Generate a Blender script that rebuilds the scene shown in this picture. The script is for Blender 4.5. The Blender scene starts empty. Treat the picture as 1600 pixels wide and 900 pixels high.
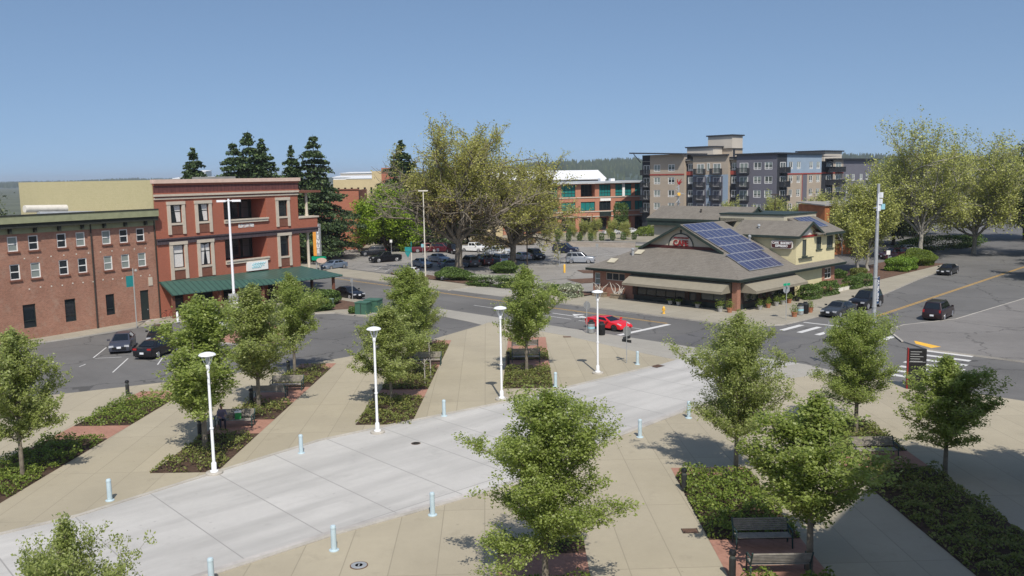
import bpy, bmesh, math, random
import numpy as np
from mathutils import Vector, Matrix

C = bpy.context.scene.collection
S = bpy.context.scene
R = math.radians
PI = math.pi

# ------------------------------------------------------------------ camera, sky, sun, exposure
cam_d = bpy.data.cameras.new('camera')
cam = bpy.data.objects.new('camera', cam_d)
C.objects.link(cam)
S.camera = cam
cam_d.sensor_width = 36.0
cam_d.lens = 36.0 * 1360 / 1600
cam_d.clip_start = 0.5
cam_d.clip_end = 20000
PITCH = math.atan((450 - 275) / 1360.0)
cam.matrix_world = (Matrix.Translation((0, 0, 14.5)) @ Matrix.Rotation(PI / 2 - PITCH, 4, 'X')
                    @ Matrix.Rotation(-0.0165, 4, 'Z'))

SUN_EL = R(52.0)
SKY_LIFT, SKY_TINT = 0.18, (1.04, 1.05, 1.03)
SUN_DIR = Vector((0.168 * math.cos(SUN_EL), -0.986 * math.cos(SUN_EL), math.sin(SUN_EL)))   # towards the sun
world = bpy.data.worlds.new('World')
S.world = world
world.use_nodes = True
wn = world.node_tree
sky = wn.nodes.new('ShaderNodeTexSky')
sky.sky_type = 'NISHITA'
sky.sun_disc = False
sky.sun_elevation = SUN_EL
sky.sun_rotation = R(180 - 9.7)
sky.altitude = 0
sky.air_density = 1.0
sky.dust_density = 1.0
sky.ozone_density = 2.4
wn.nodes['Background'].inputs['Strength'].default_value = 0.116
# the low sky of a clear spring noon is deep blue almost to the horizon: look a little higher into the model sky
wtc = wn.nodes.new('ShaderNodeTexCoord')
wadd = wn.nodes.new('ShaderNodeVectorMath'); wadd.operation = 'ADD'; wadd.inputs[1].default_value = (0, 0, SKY_LIFT)
wnrm = wn.nodes.new('ShaderNodeVectorMath'); wnrm.operation = 'NORMALIZE'
wn.links.new(wtc.outputs['Generated'], wadd.inputs[0]); wn.links.new(wadd.outputs[0], wnrm.inputs[0]); wn.links.new(wnrm.outputs[0], sky.inputs['Vector'])
wtint = wn.nodes.new('ShaderNodeMix'); wtint.data_type = 'RGBA'; wtint.blend_type = 'MULTIPLY'; wtint.inputs[0].default_value = 1
wtint.inputs[7].default_value = (*SKY_TINT, 1)
wn.links.new(sky.outputs['Color'], wtint.inputs[6])
wn.links.new(wtint.outputs[2], wn.nodes['Background'].inputs['Color'])

sun_d = bpy.data.lights.new('sun', 'SUN')
sun = bpy.data.objects.new('sun', sun_d)
C.objects.link(sun)
sun_d.energy = 4.3
sun_d.angle = R(0.53)
sun_d.color = (1.0, 0.95, 0.87)
sun.rotation_euler = SUN_DIR.to_track_quat('Z', 'Y').to_euler()
sun.location = (0, 0, 60)

S.view_settings.view_transform = 'Standard'
S.view_settings.look = 'None'
S.view_settings.exposure = 0.15
S.view_settings.gamma = 1.0

# ------------------------------------------------------------------ materials
def new_mat(name):
    m = bpy.data.materials.new(name)
    m.use_nodes = True
    nt = m.node_tree
    return m, nt, nt.nodes['Principled BSDF']

def N(nt, kind, **kw):
    n = nt.nodes.new(kind)
    for k, v in kw.items():
        if k in n.inputs: n.inputs[k].default_value = v
        else: setattr(n, k, v)
    return n

def mathn(nt, op, a, b=None, c=None):
    n = nt.nodes.new('ShaderNodeMath'); n.operation = op
    for i, x in enumerate((a, b, c)):
        if x is None: continue
        if isinstance(x, (int, float)): n.inputs[i].default_value = x
        else: nt.links.new(x, n.inputs[i])
    return n.outputs[0]

def mixc(nt, f, a, b, mode='MIX'):
    n = nt.nodes.new('ShaderNodeMix'); n.data_type = 'RGBA'; n.blend_type = mode
    for i, x in ((0, f), (6, a), (7, b)):
        if isinstance(x, (int, float)): n.inputs[i].default_value = x
        elif isinstance(x, tuple): n.inputs[i].default_value = (*x[:3], 1)
        else: nt.links.new(x, n.inputs[i])
    return n.outputs[2]

def coords(nt):
    return nt.nodes.new('ShaderNodeTexCoord').outputs['Object']

def noise(nt, vec, scale, detail=4, rough=.55):
    n = N(nt, 'ShaderNodeTexNoise', Scale=scale, Detail=detail, Roughness=rough)
    nt.links.new(vec, n.inputs['Vector'])
    return n.outputs['Fac']

def rng(nt, x, a, b, lo=0., hi=1.):
    n = N(nt, 'ShaderNodeMapRange'); n.inputs[1].default_value = a; n.inputs[2].default_value = b
    n.inputs[3].default_value = lo; n.inputs[4].default_value = hi
    nt.links.new(x, n.inputs[0])
    return n.outputs[0]

def sc(c, k): return tuple(x * k for x in c)

def mat(name, col, rough=.7, var=.18, scale=2., metal=0., spec=.35, fine=0., bump=0., coat=0.):
    m, nt, p = new_mat(name)
    p.inputs['Roughness'].default_value = rough
    p.inputs['Metallic'].default_value = metal
    p.inputs['Specular IOR Level'].default_value = spec
    if coat: p.inputs['Coat Weight'].default_value = coat; p.inputs['Coat Roughness'].default_value = .03
    v = coords(nt)
    n1 = noise(nt, v, scale)
    c = mixc(nt, rng(nt, n1, .3, .7), sc(col, 1 - var), sc(col, 1 + var))
    if fine:
        n2 = noise(nt, v, scale * 14, 2)
        c = mixc(nt, rng(nt, n2, .3, .7, 0, fine), c, sc(col, .45))
    nt.links.new(c, p.inputs['Base Color'])
    if bump:
        b = N(nt, 'ShaderNodeBump', Strength=bump, Distance=.03)
        nt.links.new(noise(nt, v, scale * 10), b.inputs['Height'])
        nt.links.new(b.outputs[0], p.inputs['Normal'])
    return m

def wall_vec(nt):
    """u runs along an axis-aligned wall (x+y), v is height."""
    v = coords(nt)
    s = N(nt, 'ShaderNodeSeparateXYZ'); nt.links.new(v, s.inputs[0])
    c = N(nt, 'ShaderNodeCombineXYZ')
    nt.links.new(mathn(nt, 'ADD', s.outputs[0], s.outputs[1]), c.inputs[0])
    nt.links.new(s.outputs[2], c.inputs[1])
    return c.outputs[0], v

def brick(name, c1, c2, mortar, bw=.22, bh=.075, patch=.25, pale=None, msize=.012, stain=1.1):
    m, nt, p = new_mat(name)
    vec, obj = wall_vec(nt)
    b = N(nt, 'ShaderNodeTexBrick', Scale=1.0)
    b.inputs['Brick Width'].default_value = bw; b.inputs['Row Height'].default_value = bh
    b.inputs['Mortar Size'].default_value = msize; b.inputs['Mortar Smooth'].default_value = .3
    b.inputs['Bias'].default_value = 0
    b.inputs['Color1'].default_value = (*c1, 1); b.inputs['Color2'].default_value = (*c2, 1)
    b.inputs['Mortar'].default_value = (*mortar, 1)
    nt.links.new(vec, b.inputs['Vector'])
    n1 = noise(nt, obj, .55, 5)
    c = mixc(nt, rng(nt, n1, .35, .7, 0, patch), b.outputs['Color'], sc(c1, .45))
    if pale:
        n2 = noise(nt, obj, stain, 6, .65)
        c = mixc(nt, rng(nt, n2, .52, .72, 0, .55), c, pale)
    n3 = noise(nt, obj, 7, 3)
    c = mixc(nt, rng(nt, n3, .3, .7, 0, .35), c, sc(c2, 1.35))
    nt.links.new(c, p.inputs['Base Color'])
    p.inputs['Roughness'].default_value = .85
    p.inputs['Specular IOR Level'].default_value = .2
    return m

def stripes(name, col, dark, period, width, axis='v', rough=.7, var=.12, scale=1.2, spec=.3):
    """thin darker lines every period along u ('u'), height ('v') or local x/y."""
    m, nt, p = new_mat(name)
    vec, obj = wall_vec(nt)
    s = N(nt, 'ShaderNodeSeparateXYZ'); nt.links.new(vec if axis in 'uv' else obj, s.inputs[0])
    x = s.outputs[{'u': 0, 'v': 1, 'x': 0, 'y': 1}[axis]]
    f = mathn(nt, 'FRACT', mathn(nt, 'DIVIDE', x, period))
    line = mathn(nt, 'LESS_THAN', f, width / period)
    base = mixc(nt, rng(nt, noise(nt, obj, scale), .3, .7), sc(col, 1 - var), sc(col, 1 + var))
    c = mixc(nt, line, base, dark)
    nt.links.new(c, p.inputs['Base Color'])
    p.inputs['Roughness'].default_value = rough
    p.inputs['Specular IOR Level'].default_value = spec
    return m

def leaf_mat(name, c1, c2, c3=None, trans=.35, rough=.5, bigscale=.6):
    """per-leaf colour plus slow drift through the crown, thin and partly translucent"""
    m, nt, p = new_mat(name)
    g = nt.nodes.new('ShaderNodeNewGeometry')
    r = N(nt, 'ShaderNodeValToRGB')
    e = r.color_ramp.elements
    e[0].color = (*c1, 1); e[1].color = (*c2, 1)
    if c3:
        k = e.new(.82); k.color = (*c2, 1); e[1].position = .82; e[2].position = 1.0; e[2].color = (*c3, 1)
        e[1].color = (*c2, 1)
    nt.links.new(g.outputs['Random Per Island'], r.inputs[0])
    n1 = noise(nt, coords(nt), bigscale, 3)
    c = mixc(nt, rng(nt, n1, .4, .7, 0, .4), r.outputs[0], c1)
    nt.links.new(c, p.inputs['Base Color'])
    p.inputs['Roughness'].default_value = rough
    p.inputs['Specular IOR Level'].default_value = .35
    t = N(nt, 'ShaderNodeBsdfTranslucent')
    nt.links.new(mixc(nt, .5, c, sc(c2, 1.3)), t.inputs['Color'])
    mx = N(nt, 'ShaderNodeMixShader'); mx.inputs[0].default_value = trans
    nt.links.new(p.outputs[0], mx.inputs[1]); nt.links.new(t.outputs[0], mx.inputs[2])
    nt.links.new(mx.outputs[0], nt.nodes['Material Output'].inputs['Surface'])
    return m

def asphalt(name, col, stain=.35):
    m, nt, p = new_mat(name)
    v = coords(nt)
    n1 = noise(nt, v, .09, 6, .6)
    n2 = noise(nt, v, 1.3, 5, .7)
    n3 = noise(nt, v, 60, 2)
    # long streaks along the wheel paths of the street
    rt = N(nt, 'ShaderNodeMapping'); rt.inputs['Rotation'].default_value = (0, 0, R(46)); rot = N(nt, 'ShaderNodeMapping'); rot.inputs['Scale'].default_value = (.03, .8, 1)
    nt.links.new(v, rt.inputs[0]); nt.links.new(rt.outputs[0], rot.inputs[0])
    n4 = noise(nt, rot.outputs[0], 1.0, 4)
    c = mixc(nt, rng(nt, n1, .3, .7), sc(col, .72), sc(col, 1.26))
    c = mixc(nt, rng(nt, n2, .35, .75, 0, stain), c, sc(col, .6))
    c = mixc(nt, rng(nt, n4, .5, .75, 0, .45), c, sc(col, .68))
    c = mixc(nt, rng(nt, n3, .3, .7, 0, .35), c, sc(col, 1.6))
    # cracks
    w = N(nt, 'ShaderNodeTexVoronoi', Scale=.11); w.feature = 'DISTANCE_TO_EDGE'
    wv = N(nt, 'ShaderNodeMix'); wv.data_type = 'VECTOR'
    nz = N(nt, 'ShaderNodeTexNoise', Scale=.7, Detail=4); nt.links.new(v, nz.inputs['Vector'])
    ad = N(nt, 'ShaderNodeVectorMath'); ad.operation = 'MULTIPLY_ADD'; ad.inputs[1].default_value = (2.5, 2.5, 0)
    nt.links.new(nz.outputs['Color'], ad.inputs[0]); nt.links.new(v, ad.inputs[2])
    nt.links.new(ad.outputs[0], w.inputs['Vector'])
    c = mixc(nt, mathn(nt, 'MULTIPLY', mathn(nt, 'LESS_THAN', w.outputs['Distance'], .009), .6), c, sc(col, .35))
    nt.links.new(c, p.inputs['Base Color'])
    p.inputs['Roughness'].default_value = .82
    p.inputs['Specular IOR Level'].default_value = .3
    return m

def slab_concrete(name, col, rot, px, py, offx=0., offy=0., lw=.035, dark=.62, stain=.3, panel=.06, streak=None):
    """cast concrete scored into panels; every panel a slightly different tone"""
    m, nt, p = new_mat(name)
    v = coords(nt)
    mp = N(nt, 'ShaderNodeMapping'); mp.inputs['Rotation'].default_value = (0, 0, rot)
    mp.inputs['Location'].default_value = (offx, offy, 0)
    nt.links.new(v, mp.inputs[0])
    s = N(nt, 'ShaderNodeSeparateXYZ'); nt.links.new(mp.outputs[0], s.inputs[0])
    ux = mathn(nt, 'DIVIDE', s.outputs[0], px); uy = mathn(nt, 'DIVIDE', s.outputs[1], py)
    lx = mathn(nt, 'LESS_THAN', mathn(nt, 'FRACT', ux), lw / px)
    ly = mathn(nt, 'LESS_THAN', mathn(nt, 'FRACT', uy), lw / py)
    line = mathn(nt, 'MAXIMUM', lx, ly)
    cell = N(nt, 'ShaderNodeCombineXYZ')
    nt.links.new(mathn(nt, 'FLOOR', ux), cell.inputs[0]); nt.links.new(mathn(nt, 'FLOOR', uy), cell.inputs[1])
    wn_ = N(nt, 'ShaderNodeTexWhiteNoise'); nt.links.new(cell.outputs[0], wn_.inputs['Vector'])
    c = mixc(nt, wn_.outputs['Value'], sc(col, 1 - panel), sc(col, 1 + panel))
    n1 = noise(nt, v, .22, 6, .62)
    c = mixc(nt, rng(nt, n1, .4, .75, 0, stain), c, sc(col, .66))
    n2 = noise(nt, v, 2.6, 5, .7)
    c = mixc(nt, rng(nt, n2, .35, .75, 0, .22), c, sc(col, .72))
    n3 = noise(nt, v, 40, 2)
    c = mixc(nt, rng(nt, n3, .3, .7, 0, .14), c, sc(col, 1.35))
    if streak is not None:
        m1 = N(nt, 'ShaderNodeMapping'); m1.inputs['Rotation'].default_value = (0, 0, streak); m2 = N(nt, 'ShaderNodeMapping'); m2.inputs['Scale'].default_value = (.06, .5, 1)
        nt.links.new(v, m1.inputs[0]); nt.links.new(m1.outputs[0], m2.inputs[0])
        n4 = noise(nt, m2.outputs[0], 1.0, 5, .6)
        c = mixc(nt, rng(nt, n4, .42, .62, 0, .55), c, sc(col, .66))
    # gum spots, drips and a few cracks
    vo = N(nt, 'ShaderNodeTexVoronoi', Scale=.9, Randomness=1.); nt.links.new(v, vo.inputs['Vector'])
    c = mixc(nt, mathn(nt, 'MULTIPLY', mathn(nt, 'LESS_THAN', vo.outputs['Distance'], .05), .4), c, sc(col, .5))
    n6 = noise(nt, v, .55, 7, .7)
    c = mixc(nt, rng(nt, n6, .58, .72, 0, .4), c, sc(col, .6))
    c = mixc(nt, line, c, sc(col, dark))
    nt.links.new(c, p.inputs['Base Color'])
    p.inputs['Roughness'].default_value = .8
    p.inputs['Specular IOR Level'].default_value = .3
    return m

def glass(name, col=(.015, .02, .024), rough=.06, spec=.6):
    m, nt, p = new_mat(name)
    p.inputs['Base Color'].default_value = (*col, 1)
    p.inputs['Roughness'].default_value = rough
    p.inputs['Specular IOR Level'].default_value = spec
    return m

def paint(name, col, metal=0.0):
    return mat(name, col, rough=.34, var=.03, scale=1., metal=metal, spec=.4, coat=.45)

M = {}
M['ground'] = mat('ground', (.10, .11, .075), .9, .35, .012, fine=.3)
M['hill'] = mat('hill', (.045, .07, .05), .9, .4, .004)
M['road'] = asphalt('road', (.125, .121, .116))
M['lot'] = asphalt('lot', (.24, .225, .205), .5)
M['plaza'] = slab_concrete('plaza', (.36, .317, .234), R(-1.6), 1.78, 6.2, .35, .6, lw=.04, dark=.74, stain=.45, panel=.055)
M['drive'] = slab_concrete('drive', (.465, .45, .425), R(-42.2), 3.44, 40., .1, 9.4, lw=.055, dark=.6, stain=.45, streak=R(-42.2), panel=.05)
M['kerb'] = mat('kerb', (.42, .39, .34), .85, .18, .8, fine=.3)
M['walk'] = slab_concrete('walk', (.315, .285, .225), R(-44), 1.6, 1.6, 0, 0, lw=.04, dark=.7, stain=.4)
M['apron'] = slab_concrete('apron', (.33, .31, .27), R(-44), 3.2, 40, 0, 0, lw=.04, dark=.7, stain=.45)
M['pavers'] = brick('pavers', (.30, .155, .11), (.36, .19, .14), (.28, .2, .16), .2, .1, .3)
M['soil'] = mat('soil', (.075, .045, .03), .95, .45, 3., fine=.5, bump=.6)
M['bark_mulch'] = mat('bark_mulch', (.13, .075, .05), .95, .4, 3., fine=.5)
M['white_line'] = mat('white_line', (.62, .61, .59), .7, .12, 1.4, fine=.35)
M['yellow_line'] = mat('yellow_line', (.58, .34, .07), .7, .18, 1., fine=.35)
M['tactile'] = mat('tactile', (.75, .42, .05), .7, .1)
M['grass'] = mat('grass', (.10, .13, .035), .9, .4, .6, fine=.4)
M['bark'] = mat('bark', (.11, .09, .07), .9, .35, 6., fine=.4)
M['bark_grey'] = mat('bark_grey', (.20, .17, .13), .9, .4, 3., fine=.4)
M['bark_dark'] = mat('bark_dark', (.055, .042, .032), .9, .35, 3., fine=.3)
M['bark_pale'] = mat('bark_pale', (.30, .28, .24), .9, .3, 4., fine=.3)
M['leaf_pear'] = leaf_mat('leaf_pear', (.22, .28, .06), (.36, .43, .12), (.52, .57, .26), .55, rough=.4)
M['leaf_pear_b'] = leaf_mat('leaf_pear_b', (.24, .29, .075), (.39, .44, .15), (.54, .57, .3), .55, rough=.4)
M['leaf_maple'] = leaf_mat('leaf_maple', (.32, .32, .08), (.47, .46, .13), (.6, .58, .22), .5, bigscale=.25)
M['leaf_red'] = leaf_mat('leaf_red', (.18, .12, .07), (.28, .22, .10), (.34, .28, .13), .25, bigscale=.25)
M['leaf_green'] = leaf_mat('leaf_green', (.18, .27, .025), (.34, .46, .05), (.46, .56, .08), .5, bigscale=.2)
M['leaf_dark'] = leaf_mat('leaf_dark', (.05, .07, .022), (.09, .12, .035), (.14, .16, .05), .25, bigscale=.2)
M['leaf_young'] = leaf_mat('leaf_young', (.28, .30, .075), (.42, .44, .12), (.52, .53, .2), .35, bigscale=.3)
M['needle'] = leaf_mat('needle', (.035, .06, .025), (.075, .12, .04), (.15, .20, .05), .15, .6, .3)
M['cover'] = leaf_mat('cover', (.09, .13, .02), (.21, .28, .045), (.32, .36, .08), .35, bigscale=1.2)
M['cover_dry'] = leaf_mat('cover_dry', (.11, .13, .03), (.22, .25, .06), (.32, .26, .11), .35, bigscale=1.2)
M['hedge'] = leaf_mat('hedge', (.055, .095, .022), (.12, .19, .04), (.18, .25, .06), .25, bigscale=1.5)
M['hedge_bright'] = leaf_mat('hedge_bright', (.09, .16, .02), (.2, .32, .035), (.3, .42, .06), .3, bigscale=1.5)
M['blossom'] = leaf_mat('blossom', (.12, .16, .06), (.5, .52, .38), (.75, .76, .62), .2, bigscale=1.5)
M['red_leaf'] = leaf_mat('red_leaf', (.12, .025, .012), (.24, .06, .025), (.3, .1, .04), .25)
M['white_metal'] = mat('white_metal', (.78, .79, .80), .4, .05, 1., spec=.5)
M['bollard'] = mat('bollard', (.43, .53, .57), .45, .06, 3., spec=.5)
M['galv'] = mat('galv', (.42, .43, .43), .45, .12, 2., metal=.4)
M['pole_grey'] = mat('pole_grey', (.36, .36, .34), .5, .1, 2., metal=.2)
M['dark_metal'] = mat('dark_metal', (.028, .03, .03), .5, .15, 3.)
M['black'] = mat('black', (.012, .012, .013), .5, .1, 3.)
M['bench_green'] = mat('bench_green', (.03, .06, .055), .45, .15, 3.)
M['bench_wood'] = mat('bench_wood', (.30, .27, .23), .75, .25, 5., fine=.4)
M['green_roof'] = stripes('green_roof', (.042, .095, .074), (.016, .042, .036), .62, .13, 'x', .45, .1, 2., .45)
M['teal_paint'] = mat('teal_paint', (.02, .22, .22), .5, .1)
M['sign_green'] = mat('sign_green', (.0, .30, .16), .4, .05)
M['sign_back'] = mat('sign_back', (.33, .34, .34), .5, .1, 2., metal=.3)
M['white'] = mat('white', (.78, .77, .74), .6, .04)
M['offwhite'] = mat('offwhite', (.62, .58, .5), .7, .08)
M['red_brick'] = brick('red_brick', (.285, .09, .055), (.34, .112, .07), (.30, .14, .095), .22, .08, .12)
M['old_brick'] = brick('old_brick', (.235, .105, .07), (.35, .17, .115), (.33, .24, .18), .23, .085, .45, pale=(.40, .30, .23))
M['cafe_brick'] = brick('cafe_brick', (.27, .115, .075), (.34, .16, .105), (.28, .19, .145), .22, .08, .2)
M['far_brick'] = brick('far_brick', (.30, .10, .06), (.35, .13, .08), (.32, .17, .12), .3, .1, .15)
M['teal_brick'] = brick('teal_brick', (.36, .145, .09), (.42, .18, .115), (.34, .2, .14), .3, .1, .12)
M['yellow_block'] = brick('yellow_block', (.44, .39, .22), (.465, .41, .24), (.40, .355, .2), .4, .2, .06, stain=.5)
M['pilaster'] = mat('pilaster', (.50, .435, .35), .8, .08, 2.)
M['dark_frieze'] = stripes('dark_frieze', (.13, .05, .045), (.07, .03, .028), .5, .06, 'u', .7, .2, 2.)
M['slate_band'] = stripes('slate_band', (.075, .055, .06), (.05, .035, .04), .5, .04, 'u', .6, .15, 2.)
M['brown_panel'] = mat('brown_panel', (.17, .07, .045), .8, .15, 4.)
M['pink_cap'] = mat('pink_cap', (.60, .44, .36), .75, .08, 2.)
M['sage'] = mat('sage', (.26, .27, .16), .7, .12, 1.5)
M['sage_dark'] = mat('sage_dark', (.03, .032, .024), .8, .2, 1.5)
M['roof_flat'] = mat('roof_flat', (.28, .27, .25), .9, .2, .6, fine=.3)
M['glass'] = glass('glass')
M['glass_teal'] = glass('glass_teal', (.02, .17, .16), .08, .6)
M['glass_pale'] = glass('glass_pale', (.22, .25, .23), .12, .5)
M['glass_grey'] = glass('glass_grey', (.08, .09, .085), .1, .5)
M['curtain'] = mat('curtain', (.6, .58, .55), .9, .1, 6.)
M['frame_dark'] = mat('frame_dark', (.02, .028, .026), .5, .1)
M['frame_white'] = mat('frame_white', (.72, .71, .68), .5, .05)
M['shingle'] = brick('shingle', (.145, .13, .11), (.19, .172, .147), (.10, .09, .078), .32, .14, .25, msize=.012)
M['trim_green'] = mat('trim_green', (.028, .042, .034), .55, .15, 2.)
M['cream'] = stripes('cream', (.62, .55, .33), (.52, .46, .27), .18, .02, 'v', .75, .06, 1.)
M['cream_dull'] = mat('cream_dull', (.45, .41, .31), .8, .08, 1.)
M['awning'] = mat('awning', (.235, .21, .16), .85, .08, 1.5)
M['sign_brown'] = mat('sign_brown', (.075, .02, .018), .5, .1)
M['sign_red'] = mat('sign_red', (.25, .02, .02), .5, .1)
M['solar'] = glass('solar', (.05, .058, .115), .25, .5)
M['solar_frame'] = mat('solar_frame', (.22, .23, .26), .4, .05)
M['taupe'] = stripes('taupe', (.385, .32, .25), (.31, .26, .205), 3.06, .05, 'v', .8, .05, .4)
M['taupe_pale'] = mat('taupe_pale', (.50, .45, .38), .8, .05, .4)
M['purple'] = stripes('purple', (.135, .132, .155), (.108, .106, .128), .25, .02, 'v', .75, .06, .4)
M['blue_pale'] = stripes('blue_pale', (.27, .34, .42), (.22, .29, .36), .25, .02, 'v', .75, .05, .4)
M['apt_dark'] = mat('apt_dark', (.03, .033, .04), .7, .15, .6)
M['red_trim'] = mat('red_trim', (.30, .06, .045), .7, .1)
M['yellow_wall'] = mat('yellow_wall', (.50, .41, .24), .85, .1, .2, fine=.15)
M['white_roof'] = mat('white_roof', (.70, .70, .70), .6, .05, .2)
M['silver_roof'] = mat('silver_roof', (.42, .44, .46), .5, .08, .4)
M['rust'] = mat('rust', (.35, .13, .05), .8, .2, 1.)
M['terracotta'] = mat('terracotta', (.36, .15, .08), .8, .15, 4.)
M['pot_grey'] = mat('pot_grey', (.34, .33, .31), .8, .15, 4.)
M['hydrant'] = mat('hydrant', (.72, .42, .06), .5, .08, 5.)
M['planter_wood'] = mat('planter_wood', (.24, .19, .13), .85, .2, 4.)
M['drift'] = mat('drift', (.36, .33, .29), .85, .25, 5.)
M['cabinet'] = mat('cabinet', (.05, .12, .08), .5, .1, 2.)
M['cabinet_pale'] = mat('cabinet_pale', (.22, .30, .24), .6, .1, 2.)
M['orange'] = mat('orange', (.75, .33, .06), .5, .08)
M['stone_wall'] = brick('stone_wall', (.30, .26, .22), (.38, .33, .28), (.2, .18, .15), .6, .3, .3)
M['iron'] = mat('iron', (.045, .038, .032), .6, .3, 6., fine=.3)
M['rusty_iron'] = mat('rusty_iron', (.15, .085, .055), .8, .3, 6., fine=.4)
M['tyre'] = mat('tyre', (.018, .018, .018), .85, .1)
M['rim'] = mat('rim', (.42, .42, .43), .35, .05, metal=.7)
M['carglass'] = glass('carglass', (.008, .01, .012), .04, .7)
M['lamp_clear'] = mat('lamp_clear', (.42, .43, .45), .15, .03, spec=.6)
M['lamp_red'] = mat('lamp_red', (.32, .012, .012), .25, .03, spec=.6)
M['plate'] = mat('plate', (.65, .66, .68), .5, .03)
M['skin'] = mat('skin', (.36, .2, .14), .6, .05)
M['shirt'] = mat('shirt', (.085, .075, .10), .9, .1)
M['trousers'] = mat('trousers', (.025, .025, .035), .9, .1)
M['hair'] = mat('hair', (.012, .009, .008), .6, .1)
M['bag_green'] = mat('bag_green', (.03, .25, .06), .6, .1)
M['far_wall'] = mat('far_wall', (.42, .40, .36), .9, .1, .05)

# ------------------------------------------------------------------ building blocks
class MB:
    """collects faces, then links them as ONE mesh object"""
    def __init__(self): self.v = []; self.f = []; self.m = []; self.X = None
    def pt(self, p):
        p = Vector(p)
        if self.X is not None: p = self.X @ p
        self.v.append(tuple(p)); return len(self.v) - 1
    def poly(self, pts, m=0):
        self.f.append([self.pt(p) for p in pts]); self.m.append(m); return self
    def box(self, x0, x1, y0, y1, z0, z1, m=0):
        i = [self.pt(p) for p in ((x0, y0, z0), (x1, y0, z0), (x1, y1, z0), (x0, y1, z0), (x0, y0, z1), (x1, y0, z1), (x1, y1, z1), (x0, y1, z1))]
        for q in ((3, 2, 1, 0), (4, 5, 6, 7), (0, 1, 5, 4), (1, 2, 6, 5), (2, 3, 7, 6), (3, 0, 4, 7)):
            self.f.append([i[k] for k in q]); self.m.append(m)
        return self
    def prism(self, poly, z0, z1, m=0, top=None):
        n = len(poly); a = [self.pt((*p[:2], z0)) for p in poly]; b = [self.pt((*p[:2], z1)) for p in poly]
        self.f.append(a[::-1]); self.m.append(m); self.f.append(b); self.m.append(m if top is None else top)
        for k in range(n):
            self.f.append([a[k], a[(k + 1) % n], b[(k + 1) % n], b[k]]); self.m.append(m)
        return self
    def slab(self, pts, t, m=0):
        """a flat polygon of 3-D points given thickness t downwards"""
        n = len(pts); b = [self.pt(p) for p in pts]; a = [self.pt((p[0], p[1], p[2] - t)) for p in pts]
        self.f.append(a[::-1]); self.m.append(m); self.f.append(b); self.m.append(m)
        for k in range(n):
            self.f.append([a[k], a[(k + 1) % n], b[(k + 1) % n], b[k]]); self.m.append(m)
        return self
    def tube(self, pts, r, n=8, m=0, cap=True):
        pts = [Vector(p) for p in pts]
        rs = list(r) if isinstance(r, (list, tuple)) else [r] * len(pts)
        rings = []; prev = None
        for k, p in enumerate(pts):
            d = (pts[min(k + 1, len(pts) - 1)] - pts[max(k - 1, 0)])
            d = d.normalized() if d.length > 1e-9 else Vector((0, 0, 1))
            a = prev if prev is not None else (Vector((1, 0, 0)) if abs(d.x) < .9 else Vector((0, 1, 0)))
            u = (a - d * a.dot(d)).normalized(); w = d.cross(u); prev = u
            rings.append([self.pt(p + (u * math.cos(t) + w * math.sin(t)) * rs[k]) for t in (2 * PI * j / n for j in range(n))])
        for a, b in zip(rings, rings[1:]):
            for j in range(n):
                self.f.append([a[j], a[(j + 1) % n], b[(j + 1) % n], b[j]]); self.m.append(m)
        if cap:
            self.f.append(rings[0][::-1]); self.m.append(m); self.f.append(rings[-1]); self.m.append(m)
        return self
    def lathe(self, prof, n=16, c=(0, 0, 0), m=0):
        rings = []
        for r, z in prof:
            rings.append([self.pt((c[0] + max(r, .001) * math.cos(2 * PI * j / n), c[1] + max(r, .001) * math.sin(2 * PI * j / n), c[2] + z)) for j in range(n)])
        for a, b in zip(rings, rings[1:]):
            for j in range(n):
                self.f.append([a[j], a[(j + 1) % n], b[(j + 1) % n], b[j]]); self.m.append(m)
        self.f.append(rings[0][::-1]); self.m.append(m); self.f.append(rings[-1]); self.m.append(m)
        return self
    def mesh(self, name, mats, smooth=False):
        me = bpy.data.meshes.new(name)
        me.from_pydata(self.v, [], self.f)
        for x in (mats if isinstance(mats, (list, tuple)) else [mats]):
            me.materials.append(M[x] if isinstance(x, str) else x)
        (me.polygons.foreach_set("material_index", self.m) if me.materials else None)
        if smooth:
            me.polygons.foreach_set('use_smooth', [True] * len(me.polygons))
            me.set_sharp_from_angle(angle=R(40))
        me.update()
        return me
    def build(self, name, mats, parent=None, smooth=False, loc=None, rz=None):
        return link(name, self.mesh(name, mats, smooth), parent, loc, rz)

def link(name, me, parent=None, loc=None, rz=None):
    o = bpy.data.objects.new(name, me)
    C.objects.link(o)
    if parent is not None: o.parent = parent
    if loc is not None: o.location = loc
    if rz is not None: o.rotation_euler = (0, 0, rz)
    return o

def tag(o, label, cat, group=None, kind=None):
    o['label'] = label; o['category'] = cat
    if group: o['group'] = group
    if kind: o['kind'] = kind
    return o

def thing(name, label, cat, loc=(0, 0, 0), rz=0., group=None):
    o = bpy.data.objects.new(name, None)
    C.objects.link(o)
    o.location = loc; o.rotation_euler = (0, 0, rz); o.empty_display_size = .5
    return tag(o, label, cat, group)

def struct(o):
    o['kind'] = 'structure'
    return o

def copy_tree(o, parent=None):
    kids = [c for c in bpy.data.objects if c.parent == o]
    c = o.copy(); C.objects.link(c); c.parent = parent
    for k in kids: copy_tree(k, c)
    return c

def dup(root, loc, rz, label, group=None, scale=None):
    c = copy_tree(root)
    c.location = loc; c.rotation_euler = (0, 0, rz); c['label'] = label
    if group: c['group'] = group
    if scale: c.scale = scale if isinstance(scale, tuple) else (scale,) * 3
    return c

def sheet(name, polys, z, m, mats=None):
    b = MB()
    for p in polys: b.poly([(*q[:2], z) for q in p])
    return struct(b.build(name, m))

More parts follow.
